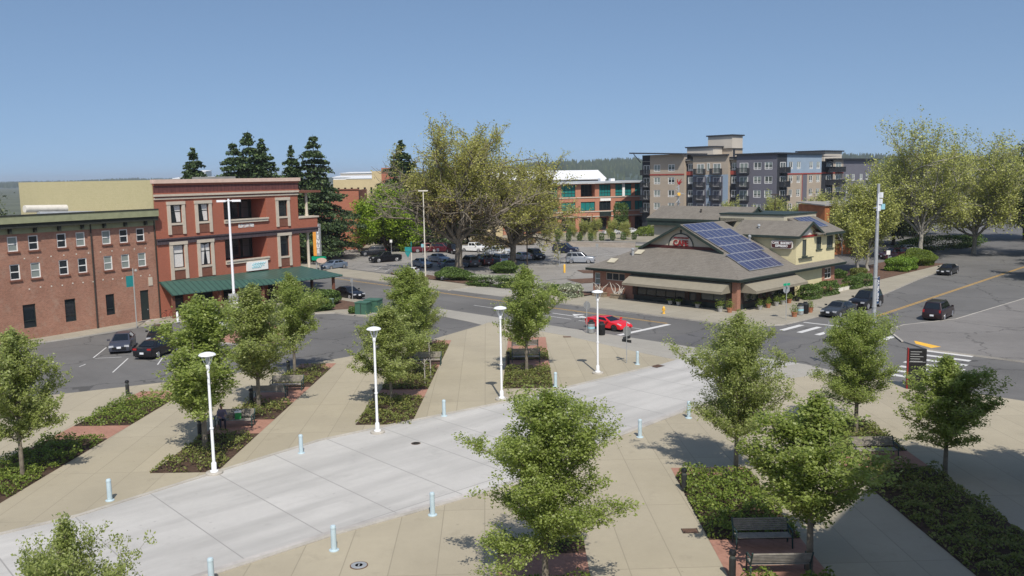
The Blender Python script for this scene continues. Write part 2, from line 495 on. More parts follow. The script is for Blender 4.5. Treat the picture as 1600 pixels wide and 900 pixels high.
def quads_np(name, v, m, parent=None, midx=None, mats=None):
    """v: (n,4,3) array of quads"""
    n = len(v)
    me = bpy.data.meshes.new(name)
    me.vertices.add(n * 4); me.vertices.foreach_set('co', v.reshape(-1).astype(np.float32))
    me.loops.add(n * 4); me.loops.foreach_set('vertex_index', np.arange(n * 4, dtype=np.int32))
    me.polygons.add(n); me.polygons.foreach_set('loop_start', np.arange(0, n * 4, 4, dtype=np.int32))
    for x in (mats or [m]): me.materials.append(M[x])
    if midx is not None: me.polygons.foreach_set('material_index', midx.astype(np.int32))
    me.update(calc_edges=True)
    return me

def leaf_quads(rs, c, L, W, up=.35, jitter=.35, droop=0.):
    """leaf shaped quads at centres c (n,3)"""
    n = len(c)
    nrm = rs.normal(size=(n, 3)); nrm[:, 2] = np.abs(nrm[:, 2]) + up
    nrm /= np.linalg.norm(nrm, axis=1)[:, None]
    a = rs.normal(size=(n, 3)); a[:, 2] -= droop
    a -= nrm * (a * nrm).sum(1)[:, None]; a /= np.linalg.norm(a, axis=1)[:, None] + 1e-9
    b = np.cross(nrm, a)
    s = (1 + jitter * rs.uniform(-1, 1, n))[:, None]
    a = a * (L / 2) * s; b = b * (W / 2) * s
    return np.stack([c - a, c + b - a * .1, c + a, c - b - a * .1], 1)

def text_mesh(body, size, parent, T, m, name='lettering', depth=.02, font_scale=(1, 1), align='CENTER', bold=.0):
    cu = bpy.data.curves.new('text', 'FONT')
    cu.body = body; cu.size = size; cu.extrude = depth; cu.align_x = align; cu.align_y = 'CENTER'; cu.offset = bold
    cu.resolution_u = 3
    t = bpy.data.objects.new('text', cu)
    C.objects.link(t)
    bpy.context.view_layer.update()
    me = bpy.data.meshes.new_from_object(t.evaluated_get(bpy.context.evaluated_depsgraph_get()))
    bpy.data.objects.remove(t); bpy.data.curves.remove(cu)
    me.materials.clear(); me.materials.append(M[m])
    me.transform(Matrix.Diagonal((font_scale[0], font_scale[1], 1, 1)))
    o = link(name, me, parent)
    o.matrix_local = T
    return o

def wallT(side, at):
    """maps (s along, d outward, z) to local coordinates of a building: side 'y-' faces -y, 'x-' faces -x, 'x+','y+'"""
    if side == 'y-': return lambda s, d, z: (s, at - d, z)
    if side == 'x-': return lambda s, d, z: (at - d, s, z)
    if side == 'x+': return lambda s, d, z: (at + d, s, z)
    return lambda s, d, z: (s, at + d, z)

def facade(mb, T, s0, s1, z0, z1, holes=(), depth=.18, m=0, mr=None):
    """wall face with real openings and their reveals"""
    S_ = sorted({s0, s1, *[h[0] for h in holes], *[h[1] for h in holes]}); Z_ = sorted({z0, z1, *[h[2] for h in holes], *[h[3] for h in holes]})
    S_ = [s for s in S_ if s0 <= s <= s1]; Z_ = [z for z in Z_ if z0 <= z <= z1]
    for a, b in zip(S_, S_[1:]):
        for c, d in zip(Z_, Z_[1:]):
            x, z = (a + b) / 2, (c + d) / 2
            if any(h[0] < x < h[1] and h[2] < z < h[3] for h in holes): continue
            mb.poly([T(a, 0, c), T(b, 0, c), T(b, 0, d), T(a, 0, d)], m)
    mr = m if mr is None else mr
    for h in holes:
        a, b, c, d = h[:4]; k = -(h[4] if len(h) > 4 else depth)
        mb.poly([T(a, 0, c), T(b, 0, c), T(b, k, c), T(a, k, c)], mr)
        mb.poly([T(a, 0, d), T(b, 0, d), T(b, k, d), T(a, k, d)], mr)
        mb.poly([T(a, 0, c), T(a, k, c), T(a, k, d), T(a, 0, d)], mr)
        mb.poly([T(b, 0, c), T(b, k, c), T(b, k, d), T(b, 0, d)], mr)

def Tbox(mb, T, s0, s1, d0, d1, z0, z1, m=0):
    p = [T(s, d, z) for z in (z0, z1) for s, d in ((s0, d0), (s1, d0), (s1, d1), (s0, d1))]
    i = [mb.pt(q) for q in p]
    for q in ((3, 2, 1, 0), (4, 5, 6, 7), (0, 1, 5, 4), (1, 2, 6, 5), (2, 3, 7, 6), (3, 0, 4, 7)):
        mb.f.append([i[k] for k in q]); mb.m.append(m)

def window(parent, T, s0, s1, z0, z1, d=-.1, fw=.06, nx=1, zs=(), frame='frame_dark', pane='glass', blind=0., blind_m='curtain', back=True):
    """frame (a part) with its glass (a sub-part)"""
    f = MB()
    Tbox(f, T, s0, s0 + fw, d - .04, d + .03, z0, z1); Tbox(f, T, s1 - fw, s1, d - .04, d + .03, z0, z1)
    Tbox(f, T, s0 + fw, s1 - fw, d - .04, d + .03, z0, z0 + fw); Tbox(f, T, s0 + fw, s1 - fw, d - .04, d + .03, z1 - fw, z1)
    for k in range(1, nx):
        x = s0 + (s1 - s0) * k / nx
        Tbox(f, T, x - fw / 2, x + fw / 2, d - .035, d + .02, z0 + fw, z1 - fw)
    for q in zs:
        z = z0 + (z1 - z0) * q
        Tbox(f, T, s0 + fw, s1 - fw, d - .036, d + .021, z - fw / 2, z + fw / 2)
    w = f.build('window', frame, parent)
    g = MB(); g.poly([T(s0 + fw, d - .02, z0 + fw), T(s1 - fw, d - .02, z0 + fw), T(s1 - fw, d - .02, z1 - fw), T(s0 + fw, d - .02, z1 - fw)])
    g.build('pane', pane, w)
    if blind:
        g = MB(); zb = z1 - fw - (z1 - z0 - 2 * fw) * blind
        g.poly([T(s0 + fw, d - .012, zb), T(s1 - fw, d - .012, zb), T(s1 - fw, d - .012, z1 - fw), T(s0 + fw, d - .012, z1 - fw)])
        g.build('blind', blind_m, w)
    return w

# ------------------------------------------------------------------ ground, streets, plaza
CAFE = (23.4, 90.0); CA = R(44)
cX = (math.cos(CA), math.sin(CA)); cY = (-math.sin(CA), math.cos(CA))
def st(x, y):
    """street grid: x away from the cafe front (negative = street), y along the main street"""
    return (CAFE[0] + x * cX[0] + y * cY[0], CAFE[1] + x * cX[1] + y * cY[1])

b = MB(); b.box(-9000, 9000, -600, 9000, -.6, -.08); struct(b.build('ground', 'ground'))
sheet('road', [[(-160, 12), (170, 12), (190, 330), (-160, 330)]], 0, 'road')
sheet('parking_lot', [[st(-.6, 23), st(-.6, 100), st(14, 112), st(66, 96), st(66, 30), st(27, 21)]], .004, 'lot')

PZ = .03
edge = [(-70, 40), (-30.36, 59.47), (-25.44, 61.98), (-16.3, 67.57), (-8.96, 74.26), (-3.02, 84.46)]
plz = edge + [st(-18.7, 16), st(-18.7, -17.5), st(-19.6, -20.5), st(-19.6, -60), (52, 14), (-75, 14)]
b = MB(); b.prism(plz, -.05, PZ); struct(b.build('plaza', 'plaza'))
# pale concrete gutter strip that runs along the street and closes the side road
b = MB()
b.prism([(-3.02, 84.46), st(-18.7, 16), st(-18.7, 26), st(-21.6, 26), st(-22.4, 17)], -.05, PZ + .004)
b.prism([st(-18.7, 16), st(-18.7, -17.5), st(-19.6, -20.5), st(-24.5, -18.5), st(-23.5, -6), st(-21.8, 4), st(-21.4, 16)], -.05, PZ + .006)
struct(b.build('apron', 'apron'))

drN = [(-40.0, 19.5), (-19.1, 36.55), (-14.76, 42.15), (-10.84, 47.03), (-6.25, 50.57), (-0.12, 54.93), (10.53, 64.38)]
drS = [(-31.0, 12.5), (-11.36, 30.77), (-7.54, 34.23), (-0.15, 39.73), (3.61, 44.89), (10.75, 52.39), (12.57, 54.27)]
mouth = [(13.1, 67.19), st(-18.8, -9), st(-18.8, -17), st(-24, -15.6), (14.81, 56.62)]
b = MB(); b.prism(drN + mouth + drS[::-1], -.04, PZ + .012); struct(b.build('driveway', 'drive'))
def strip(line, w, z0, z1, mb, side=1):
    out = []
    for k, p in enumerate(line):
        q = line[min(k + 1, len(line) - 1)]; o = line[max(k - 1, 0)]
        d = Vector((q[0] - o[0], q[1] - o[1])).normalized(); n = Vector((-d.y, d.x)) * side
        out.append((p[0] + n.x * w, p[1] + n.y * w))
    for k in range(len(line) - 1):
        mb.prism([line[k], line[k + 1], out[k + 1], out[k]], z0, z1)
b = MB(); strip(drN, .24, -.03, PZ + .045, b, 1); strip(drS, .24, -.03, PZ + .045, b, -1)
struct(b.build('kerb', 'kerb'))
b = MB(); strip(drS, .32, PZ + .013, PZ + .016, b, 1)
M['gutter_stain'] = mat('gutter_stain', (.40, .375, .35), .8, .3, .35, fine=.2)
struct(b.build('gutter', 'gutter_stain'))

M['corner'] = asphalt('corner', (.17, .16, .15), .4)
# raised pavements with kerbs
def pavement(name, poly, z=.13, m='walk'):
    b = MB(); b.prism(poly, -.05, z, 1, 0)
    o = struct(b.build(name, [m, 'kerb']))
    return o
pavement('pavement', [st(-7.5, 19.5), st(-7.5, -3.5), st(-6.6, -6.2), st(-4.2, -7.7), st(-1, -7.9), st(9, -7.8), st(22, -6.2), st(38, -3.8), st(60, -1.2), st(60, 1.5), st(26, .5), st(22.5, -.3), st(0, .5), st(0, 19.5)])
pavement('pavement', [st(-7.8, 95), st(-8.2, 37), st(-2.9, 37), st(-1.0, 95)])
pavement('pavement', [st(-7.7, 27.5), st(-7.7, 19.5), st(-2.2, 19.5), st(-2.2, 27.5)], .125)
b = MB(); b.prism([st(-7.7, 37), st(-7.7, 27.5), st(-2.4, 27.5), st(-2.6, 37)], -.05, .045); struct(b.build('driveway', 'apron'))
pavement('corner_pavement', [st(-.2, -16.2), st(2.6, -16.3), st(9, -18.7), st(60, -20.5), st(60, -60), st(-7.6, -60), st(-7.4, -22), st(-5.4, -19.4), st(-2.2, -17.2)], .13, 'corner')
b = MB(); kl = [st(60, -20.5), st(9, -18.7), st(2.6, -16.3), st(-.2, -16.2), st(-2.2, -17.2), st(-5.4, -19.4)]
strip(kl, .16, .05, .135, b, -1)
struct(b.build('kerb', 'kerb'))
pavement('pavement', [(-75, 62), (-55, 66), (-40.94, 81.03), (-38.19, 85.26), (-36.29, 88.47), (-30.98, 90.34), (-29.81, 100.21), (-23.63, 101.56), (-24.1, 108.25), st(-20.5, 60), st(-20.5, 66), (-62, 122), (-95, 100)])
# island with shrubs where the side road meets the street
isl = [(-23.2, 92.93), (-19.29, 93.4), (-15.39, 90.42), (-13.2, 94.1), st(-21.0, 36), st(-20.6, 46), (-25.37, 106.09), (-25.99, 101.3)]
pavement('island', isl, .14)
sheet('soil', [[(-23.18, 94.26), (-20.86, 94.92), (-17.0, 95.89), st(-22.5, 36), st(-22.5, 43), (-24.52, 103.78), (-25.34, 100.21)]], .146, 'bark_mulch')
brick_isl = [(-27.21, 77.3), (-22.71, 75.72), (-20.63, 76.43), (-20.67, 78.58), (-22.07, 83.38), (-24.78, 87.34), (-29.2, 88.95), (-32.02, 85.77), (-30.43, 80.74)]
pavement('island', brick_isl, .14, 'pavers')

# parking lot and verge greens
sheet('verge', [[st(-2.8, 37.4), st(-.4, 37.4), st(1.2, 55), st(-.6, 60), st(-1.6, 58)], [st(-2.0, 20), st(1.5, 20), st(1.5, 27), st(-2.0, 27)]], .15, 'bark_mulch')
sheet('verge', [[st(17.5, 36.5), st(21.5, 30), st(24.5, 31.5), st(20, 40)], [st(8, 28.5), st(13, 26.5), st(14, 31), st(10, 33)]], .05, 'bark_mulch')
M['far_paving'] = mat('far_paving', (.27, .245, .19), .9, .3, .15, fine=.3)
sheet('paving', [[st(26, 101), st(29, 100), st(70, 74), st(70, 66), st(78, 60), st(110, 120), st(50, 170), st(20, 130)]], .012, 'far_paving')
sheet('verge', [[st(57, 62), st(66, 40), st(69, 42), st(60, 66)]], .016, 'grass')
sheet('verge', [[st(24, -.6), st(60, .6), st(60, 9), st(24, 7)]], .15, 'bark_mulch')

# painted markings
def seg(mb, p, q, w, z=.006):
    p = Vector(p); q = Vector(q); d = (q - p).normalized(); n = Vector((-d.y, d.x)) * w / 2
    mb.poly([(*(p - n), z), (*(q - n), z), (*(q + n), z), (*(p + n), z)])
b = MB()
for o in (-.13, .13): seg(b, st(-10.4 + o, 1.2), st(-9.4 + o, 95), .1)
for o in (-.13, .13): seg(b, st(3, -12.2 + o), st(70, -9.0 + o), .12)
struct(b.build('centre_line', 'yellow_line'))
b = MB()
seg(b, st(-14.5, 1.2), st(-14.6, 9.0), .12); seg(b, st(-14.6, 10), st(-14.5, 25), .12)
seg(b, st(-8.9, 60), st(-8.9, 72), .12)
seg(b, st(-18.4, .8), st(-10.7, .8), .55)                            # stop bar
for k in range(6): seg(b, st(-6.7 - .05 * k, -8.9 - 1.75 * k), st(-2.9, -8.9 - 1.75 * k), .55)
seg(b, st(-1.4, -8.3), st(-1.4, -15.2), .3)
for x in (-7.6, -9.4, -11.2, -12.9, -14.6, -16.2, -17.7): seg(b, st(x, -21.3 - (-7.6 - x) * .22), st(x, -25.6 - (-7.6 - x) * .22), .6)
# turn arrow
for a_, b_, w_ in (((-12.9, 14.2), (-12.9, 10.4), .2),): seg(b, st(*a_), st(*b_), w_)
b.poly([(*st(-12.9, 9.2), .006), (*st(-13.6, 10.6), .006), (*st(-12.2, 10.6), .006)])
b.poly([(*st(-12.0, 12.2), .0065), (*st(-11.3, 11.0), .0065), (*st(-12.8, 11.2), .0065)])
# stalls of the side road
for p in (((-35.09, 71.51), (-36.07, 75.98)), ((-30.85, 65.7), (-31.98, 71.01)), ((-34.55, 68.02), (-34.5, 68.97)), ((-28.43, 68.27), (-29.87, 74.04)), ((-27.05, 70.62), (-27.9, 74.71))): seg(b, p[0], p[1], .1)
seg(b, (-34.85, 71.24), (-32.77, 71.59), .1)
# stalls of the lot
for k in range(9): seg(b, st(.6, 42.5 + 2.9 * k), st(4.4, 45.9 + 2.9 * k), .1, .01)
for k in range(12): seg(b, st(24.5, 45 + 2.9 * k), st(29.5, 45 + 2.9 * k), .1, .01)
for k in range(9): seg(b, st(40, 40 + 2.9 * k), st(45, 40 + 2.9 * k), .1, .01)
struct(b.build('road_marking', 'white_line'))
b = MB(); b.prism([st(-5.9, -20.6), st(-4.7, -20.0), st(-5.9, -22.6), st(-6.9, -22.2)], .10, .137); struct(b.build('tactile_paving', 'tactile'))
# worn patches on the street
b = MB()
b.poly([(*st(-17.5, -12), .003), (*st(-9, -12), .003), (*st(-8.6, -4), .003), (*st(-17.8, -3), .003)])
M['road_patch'] = asphalt('road_patch', (.115, .112, .112), .5)
struct(b.build('road_patch', 'road_patch'))

# ------------------------------------------------------------------ planting beds of the plaza
def lerp(a, b, t): return a + (b - a) * t
BEDS = {}
def bed(key, y0, y1, xl, xr, parts):
    """xl, xr = (at y0, at y1)"""
    X = lambda y, s: lerp(s[0], s[1], (y - y0) / (y1 - y0))
    BEDS[key] = []
    so, br = [], []
    for kind, a, c in parts:
        q = [(X(a, xl), a), (X(a, xr), a), (X(c, xr), c), (X(c, xl), c)]
        if kind == 'soil': so.append(q); BEDS[key].append(q)
        else: br.append(q)
    b = MB()
    for q in so: b.poly([(*p, PZ + .006) for p in q])
    struct(b.build('soil', 'soil'))
    b = MB()
    for q in br: b.poly([(*p, PZ + .008) for p in q])
    struct(b.build('brick_paving', 'pavers'))
bed(0, 38, 59.3, (-27.2, -26.0), (-23.6, -22.7), [('soil', 38, 48.1), ('brick', 48.1, 50.8), ('soil', 50.8, 56.8), ('brick', 56.8, 59.3)])
bed(1, 42.1, 67.6, (-18.3, -16.8), (-14.95, -14.0), [('soil', 42.1, 48.7), ('brick', 48.7, 51.6), ('soil', 51.6, 55.6), ('brick', 55.6, 59.8), ('soil', 59.8, 66.0), ('brick', 66.0, 67.6)])
bed(2, 50.1, 76.6, (-9.4, -8.6), (-6.1, -5.5), [('soil', 50.1, 56.2), ('brick', 56.2, 58.6), ('soil', 58.6, 65.4), ('brick', 65.4, 67.4), ('soil', 67.4, 74.6), ('brick', 74.6, 76.6)])
bed(3, 58.4, 77.4, (-.75, -.42), (2.7, 2.96), [('soil', 58.4, 64.6), ('brick', 64.6, 67.6), ('soil', 67.6, 70.5), ('brick', 70.5, 77.4)])
bed(4, 22, 33.5, (-.8, -.7), (2.6, 2.7), [('soil', 22, 29.9), ('brick', 29.9, 32.0), ('soil', 32.0, 33.5)])
bed(5, 24, 41.6, (7.6, 7.72), (11.2, 11.4), [('soil', 24, 29.3), ('brick', 29.3, 33.0), ('soil', 33.0, 40.4), ('brick', 40.4, 41.6)])
bed(6, 26, 50.2, (16.5, 16.1), (20.2, 20.4), [('soil', 26, 41.0), ('brick', 41.0, 43.6), ('soil', 43.6, 49.2), ('brick', 49.2, 50.2)])
bed(7, 12, 24, (-10.9, -10.7), (-7.4, -7.2), [('soil', 12, 24)])

# ------------------------------------------------------------------ red brick corner building
RA = math.atan2(.840, .542)
RO = (-37.4, 91.7)
rb = thing('brick_building', 'three storey red brick building with pale pilasters, dark recessed balconies and a green canopy', 'building', (*RO, 0), RA)
TF = wallT('y-', 0.0)
wins = []   # (s0,s1,z0,z1) frame outlines of the tall pilastered windows
for zt, zb in ((12.38, 8.86), (8.08, 4.0)):
    for a in (1.5, 5.0, 16.57):
        wins.append((a, a + 2.2, zb, zt))
holes = [(w[0] + .38, w[1] - .38, w[2] + 1.22, w[3] - .34) for w in wins]
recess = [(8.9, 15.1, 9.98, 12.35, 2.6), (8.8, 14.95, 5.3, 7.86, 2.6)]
ground = [(1.6, 2.9, .1, 2.5), (4.2, 6.8, .6, 2.6), (8.2, 9.6, .1, 2.5), (10.6, 13.6, .6, 2.6), (14.8, 16.0, .1, 2.5), (17.0, 19.2, .6, 2.6)]
b = MB()
facade(b, TF, 0, 20.2, 0, 14.1, holes + recess + ground, .22)
b.poly([(20.2, 0, 0), (20.2, 26, 0), (20.2, 26, 14.1), (20.2, 0, 14.1)])
b.poly([(0, 26, 0), (20.2, 26, 0), (20.2, 26, 14.1), (0, 26, 14.1)])
b.build('wall', 'red_brick', rb)
b = MB(); b.box(-.03, .2, 0.12, 26, 0, 14.7); b.build('side_wall', 'yellow_block', rb)
b = MB(); b.box(.2, 20.0, .3, 25.8, 13.7, 13.9); b.box(11, 15, 5, 8, 13.9, 15.0); b.box(3, 5, 12, 14, 13.9, 14.6); b.build('roof', 'roof_flat', rb)
b = MB(); b.box(-.06, 20.5, -.35, .3, 14.32, 14.74); b.box(20.15, 20.55, .3, 26, 14.32, 14.74); b.build('parapet_cap', 'pink_cap', rb)
b = MB(); b.box(-.02, 20.4, -.16, -.003, 14.1, 14.32); b.box(-.02, 20.32, -.2, -.003, 13.18, 13.32); b.build('brick_course', 'red_brick', rb)
b = MB(); b.box(.02, 20.3, -.1, -.003, 13.32, 14.1); b.build('frieze', 'dark_frieze', rb)
b = MB(); b.box(.0, 20.34, -.24, -.003, 12.95, 13.18); b.box(.0, 20.3, -.12, -.003, 12.62, 12.80); b.build('cornice', 'pilaster', rb)
b = MB(); b.box(.0, 23.4, -.14, -.003, 7.86, 8.34); b.box(.0, 23.5, -.24, -.003, 8.34, 8.5); b.build('slate_band', 'slate_band', rb)
rnd = random.Random(4)
for w in wins:
    f = MB()
    Tbox(f, TF, w[0], w[0] + .38, .003, .14, w[2], w[3] - .34); Tbox(f, TF, w[1] - .38, w[1], .003, .14, w[2], w[3] - .34)
    Tbox(f, TF, w[0] - .05, w[1] + .05, .003, .18, w[3] - .34, w[3]); Tbox(f, TF, w[0] + .38, w[1] - .38, .003, .12, w[2] + 1.0, w[2] + 1.22)
    s = f.build('window_surround', 'pilaster', rb)
    p = MB(); Tbox(p, TF, w[0] + .38, w[1] - .38, .003, .05, w[2], w[2] + 1.0); p.build('spandrel_panel', 'brown_panel', s)
    h = (w[0] + .38, w[1] - .38, w[2] + 1.22, w[3] - .34)
    wi = window(rb, TF, *h, d=-.14, fw=.08, nx=1, zs=(.62,), blind=0)
    if w[0] < 6:
        c = MB()
        if w[3] > 10:
            c.poly([TF(h[0] + .85, -.155, h[2] + .1), TF(h[1] - .1, -.155, h[2] + .1), TF(h[1] - .1, -.155, h[3] - .1), TF(h[0] + .6, -.155, h[3] - .1)])
        elif w[0] < 2:
            c.poly([TF(h[0] + .1, -.155, h[2] + .1), TF(h[1] - .1, -.155, h[2] + .1), TF(h[1] - .1, -.155, h[3] - .1), TF(h[0] + .1, -.155, h[3] - .1)])
        else:
            c.poly([TF(h[0] + .1, -.155, h[2] + .1), TF(h[0] + .5, -.155, h[2] + .1), TF(h[0] + .75, -.155, h[3] - .3), TF(h[0] + .1, -.155, h[3] - .1)])
            c.poly([TF(h[1] - .4, -.155, h[2] + .1), TF(h[1] - .1, -.155, h[2] + .1), TF(h[1] - .1, -.155, h[3] - .1), TF(h[1] - .65, -.155, h[3] - .3)])
        for v in list(c.v): pass
        # curtains hang just in front of the dark pane
        c.v = [tuple(Vector(v) + Vector((0, -.012, 0))) for v in c.v]
        c.build('curtain', 'curtain', wi)
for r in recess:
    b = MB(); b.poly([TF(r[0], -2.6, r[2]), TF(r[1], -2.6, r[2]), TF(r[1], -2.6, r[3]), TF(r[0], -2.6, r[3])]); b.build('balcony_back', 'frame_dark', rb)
    b = MB(); Tbox(b, TF, r[0] - .05, r[1] + .15, .003, .28, r[2] - .05, r[2] + .12); Tbox(b, TF, r[0] - .05, r[1] + .1, .003, .2, r[2] - .32, r[2] - .053)
    b.build('balcony_sill', 'pilaster', rb)
    for k in range(4):
        a = r[0] + .5 + k * 1.35
        window(rb, TF, a, a + 1.2, r[2] + .1, r[3] - .25, d=-2.55, fw=.07, zs=(.6,), pane='glass_grey' if k % 2 else 'glass')
for k, g in enumerate(ground):
    window(rb, TF, *g, d=-.16, fw=.09, nx=2 if g[1] - g[0] > 2 else 1, zs=(.75,))
# balcony and column on the street corner
b = MB(); b.box(20.2, 23.4, -.02, 6, 8.5, 9.7); b.box(20.203, 23.36, .0, 6, 7.86, 8.5); b.build('balcony', 'red_brick', rb)
b = MB(); b.box(20.203, 23.6, -.12, 6, 9.7, 9.9); b.build('balcony_rail', 'pilaster', rb)
b = MB(); b.box(20.25, 23.9, -.3, 6.4, 12.85, 13.12); b.build('balcony_roof', 'brown_panel', rb)
for x, z0, z1 in ((22.1, 9.9, 12.85), (22.1, 2.9, 7.86)):
    b = MB(); b.lathe([(.24, 0), (.24, .15), (.19, .25), (.17, z1 - z0 - .3), (.24, z1 - z0 - .15), (.24, z1 - z0)], 14, (x, .5, z0)); b.build('column', 'pilaster', rb, True)
# green standing-seam canopy
b = MB()
A0, B0, E0, E1, E2, E3, B1 = (0, 0, 3.98), (20.2, 0, 3.72), (.0, -2.0, 2.72), (18.6, -5.5, 2.72), (21.6, -5.7, 2.72), (25.2, 3, 2.72), (20.2, 7, 3.72)
for p in ([A0, E0, E1, B0], [B0, E1, E2], [B0, E2, E3, B1]):
    b.slab([(q[0], q[1] - .004, q[2]) for q in p], .1)
b.build('canopy', 'green_roof', rb)
b = MB()
for p, q in ((E0, E1), (E1, E2), (E2, E3)): b.tube([(p[0], p[1], p[2] - .08), (q[0], q[1], q[2] - .08)], .075, 6)
b.tube([B0, E2], .06, 6)
b.build('gutter', 'green_roof', rb)
for x, y in ((.4, -1.6), (5.6, -2.6), (10.8, -3.6), (15.6, -4.5), (20.6, -5.1), (23.9, 2)):
    b = MB(); b.box(x - .14, x + .14, y - .14, y + .14, .1, 2.7); b.build('canopy_post', 'brown_panel', rb)
# lettering and sign boards
def TM(T, s, d, z, side):
    """matrix placing lettering (x right, y up) on a wall; side gives the facing"""
    p = Vector(T(s, d, z))
    rz = {'y-': 0, 'x-': -PI / 2, 'x+': PI / 2, 'y+': PI}[side]
    return Matrix.Translation(p) @ Matrix.Rotation(rz, 4, 'Z') @ Matrix.Rotation(PI / 2, 4, 'X')
text_mesh('RUSH LAW FIRM', .5, rb, TM(TF, 11.95, .03, 9.25, 'y-'), 'white', bold=.014, font_scale=(.62, 1.15))
sg = thing('wall_sign', 'white sign board with pale blue script above the green canopy', 'sign', (*RO, 0), RA)
b = MB(); Tbox(b, TF, 11.6, 14.7, .05, .3, 3.95, 5.0); b.build('board', 'white', sg)
M['pale_blue'] = mat('pale_blue', (.30, .56, .62), .6, .1)
b = MB()
for k, (x0, x1, z, a) in enumerate(((12.3, 14.1, 4.55, .16), (12.2, 13.6, 4.3, .08), (12.5, 14.3, 4.75, .07))):
    b.tube([TF(lerp(x0, x1, t / 24), .305, z + a * math.sin(t * 1.3 + k)) for t in range(25)], .045, 5)
b.build('script', 'pale_blue', sg)

# ------------------------------------------------------------------ old brick building on the left
ob = thing('brick_building', 'older mottled brown brick building with sage green cornice and white sash windows', 'building', (*RO, 0), RA)
rows = []
for base in (-6.05, -4.15, -2.25):
    rows += [(base, base + .92, 8.4, 9.76), (base, base + .92, 5.8, 7.22)]
for k in range(1, 5):
    for base in (-6.05 - 4.6 * k, -4.15 - 4.6 * k): rows += [(base, base + .92, 8.4, 9.76), (base, base + .92, 5.8, 7.22)]
doors = [(-6.15, -5.2, 1.25, 3.35), (-10.4, -9.3, 1.2, 3.4), (-14.4, -13.2, 1.2, 3.4)]
door = (-2.3, -1.3, .15, 3.3)
TO = wallT('y-', .04)
b = MB(); facade(b, TO, -26, -.04, 0, 10.0, rows + doors + [door], .2)
b.poly([(-26, .04, 0), (-26, 22, 0), (-26, 22, 10.9), (-26, .04, 10.9)])
b.build('wall', 'old_brick', ob)
b = MB(); b.box(-26, -.05, .1, 22, 10.55, 10.75); b.build('roof', 'roof_flat', ob)
b = MB()
b.box(-26.4, -.02, -.75, .1, 10.95, 11.62); b.box(-26.2, -.045, -.06, .1, 9.98, 10.5)
b.build('cornice', 'sage', ob)
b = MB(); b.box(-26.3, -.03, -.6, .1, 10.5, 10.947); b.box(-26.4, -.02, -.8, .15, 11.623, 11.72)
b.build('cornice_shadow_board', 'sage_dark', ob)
for k in range(11):
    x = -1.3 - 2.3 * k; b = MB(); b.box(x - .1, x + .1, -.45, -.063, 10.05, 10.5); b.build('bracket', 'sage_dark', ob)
for k, w in enumerate(rows):
    wi = window(ob, TO, *w, d=-.08, fw=.085, zs=(.5,), frame='frame_white', pane='glass_pale' if (k * 7) % 5 < 2 or k == 1 else 'glass')
    s = MB(); Tbox(s, TO, w[0] - .1, w[1] + .1, .003, .12, w[2] - .16, w[2]); s.build('sill', 'brown_panel', wi)
for w in doors:
    wi = window(ob, TO, *w, d=-.12, fw=.08, zs=(.3,), frame='frame_dark')
b = MB(); Tbox(b, TO, door[0], door[1], -.19, -.12, door[2], door[3]); dr = b.build('door', 'frame_dark', ob)
b = MB(); b.lathe([(.04, 0), (.04, .12)], 8, TO(-1.45, -.1, 1.15)); b.build('handle', 'galv', dr)
b = MB(); b.box(-2.6, -1.0, -1.1, .04, .0, .15); b.build('door_step', 'kerb', ob)
b = MB(); b.tube([TO(-7.3, .12, 0), TO(-7.25, .12, 10.5)], .07, 8); b.build('downpipe', 'iron', ob)
b = MB(); b.tube([TO(-.18, .1, 0), TO(-.18, .1, 10.5)], .06, 8); b.build('downpipe', 'iron', ob)
for k in range(13):
    b = MB(); Tbox(b, TO, -1.1 - 1.05 * k, -.98 - 1.05 * k, .003, .03, 4.75 + .04 * (k % 3), 4.87 + .04 * (k % 3)); b.build('wall_anchor', 'offwhite', ob)
for k in range(11):
    b = MB(); Tbox(b, TO, -1.4 - 1.25 * k, -1.29 - 1.25 * k, .003, .03, 7.62, 7.73); b.build('wall_anchor', 'offwhite', ob)
b = MB(); b.box(-1.25, -.78, -.02, .036, 3.7, 4.6); b.build('stone_patch', 'pilaster', ob)
vent = thing('roof_duct', 'white rounded ventilation duct lying on the flat roof of the older brick building', 'duct', (*RO, 0), RA)
b = MB(); b.tube([(-10, 4, 11.4), (-4.2, 4, 11.2)], .42, 12); b.tube([(-4.2, 4, 11.2), (-3.7, 4, 10.95)], [.42, .25], 12)
b.build('duct', 'galv', vent, True)
b = MB(); b.tube([(-11, 4.6, 12.1), (-6.8, 4.6, 12.0)], .36, 12); b.build('upper_duct', 'offwhite', vent, True)
b = MB(); b.box(-12, -5, 3.7, 4.3, 10.75, 11.05); b.build('support', 'galv', vent)

# ------------------------------------------------------------------ cafe
cf = thing('cafe', 'low brown brick cafe with big shingled hip roof, awnings and a cream upper storey', 'building', (*CAFE, 0), CA)
def roofp(x, y): return 3.5 + .5 * (min(y, 19.2 - y) + .8)
TX = wallT('x-', 0.0); TY = wallT('y-', 0.0)
G1 = 4.0
b = MB()
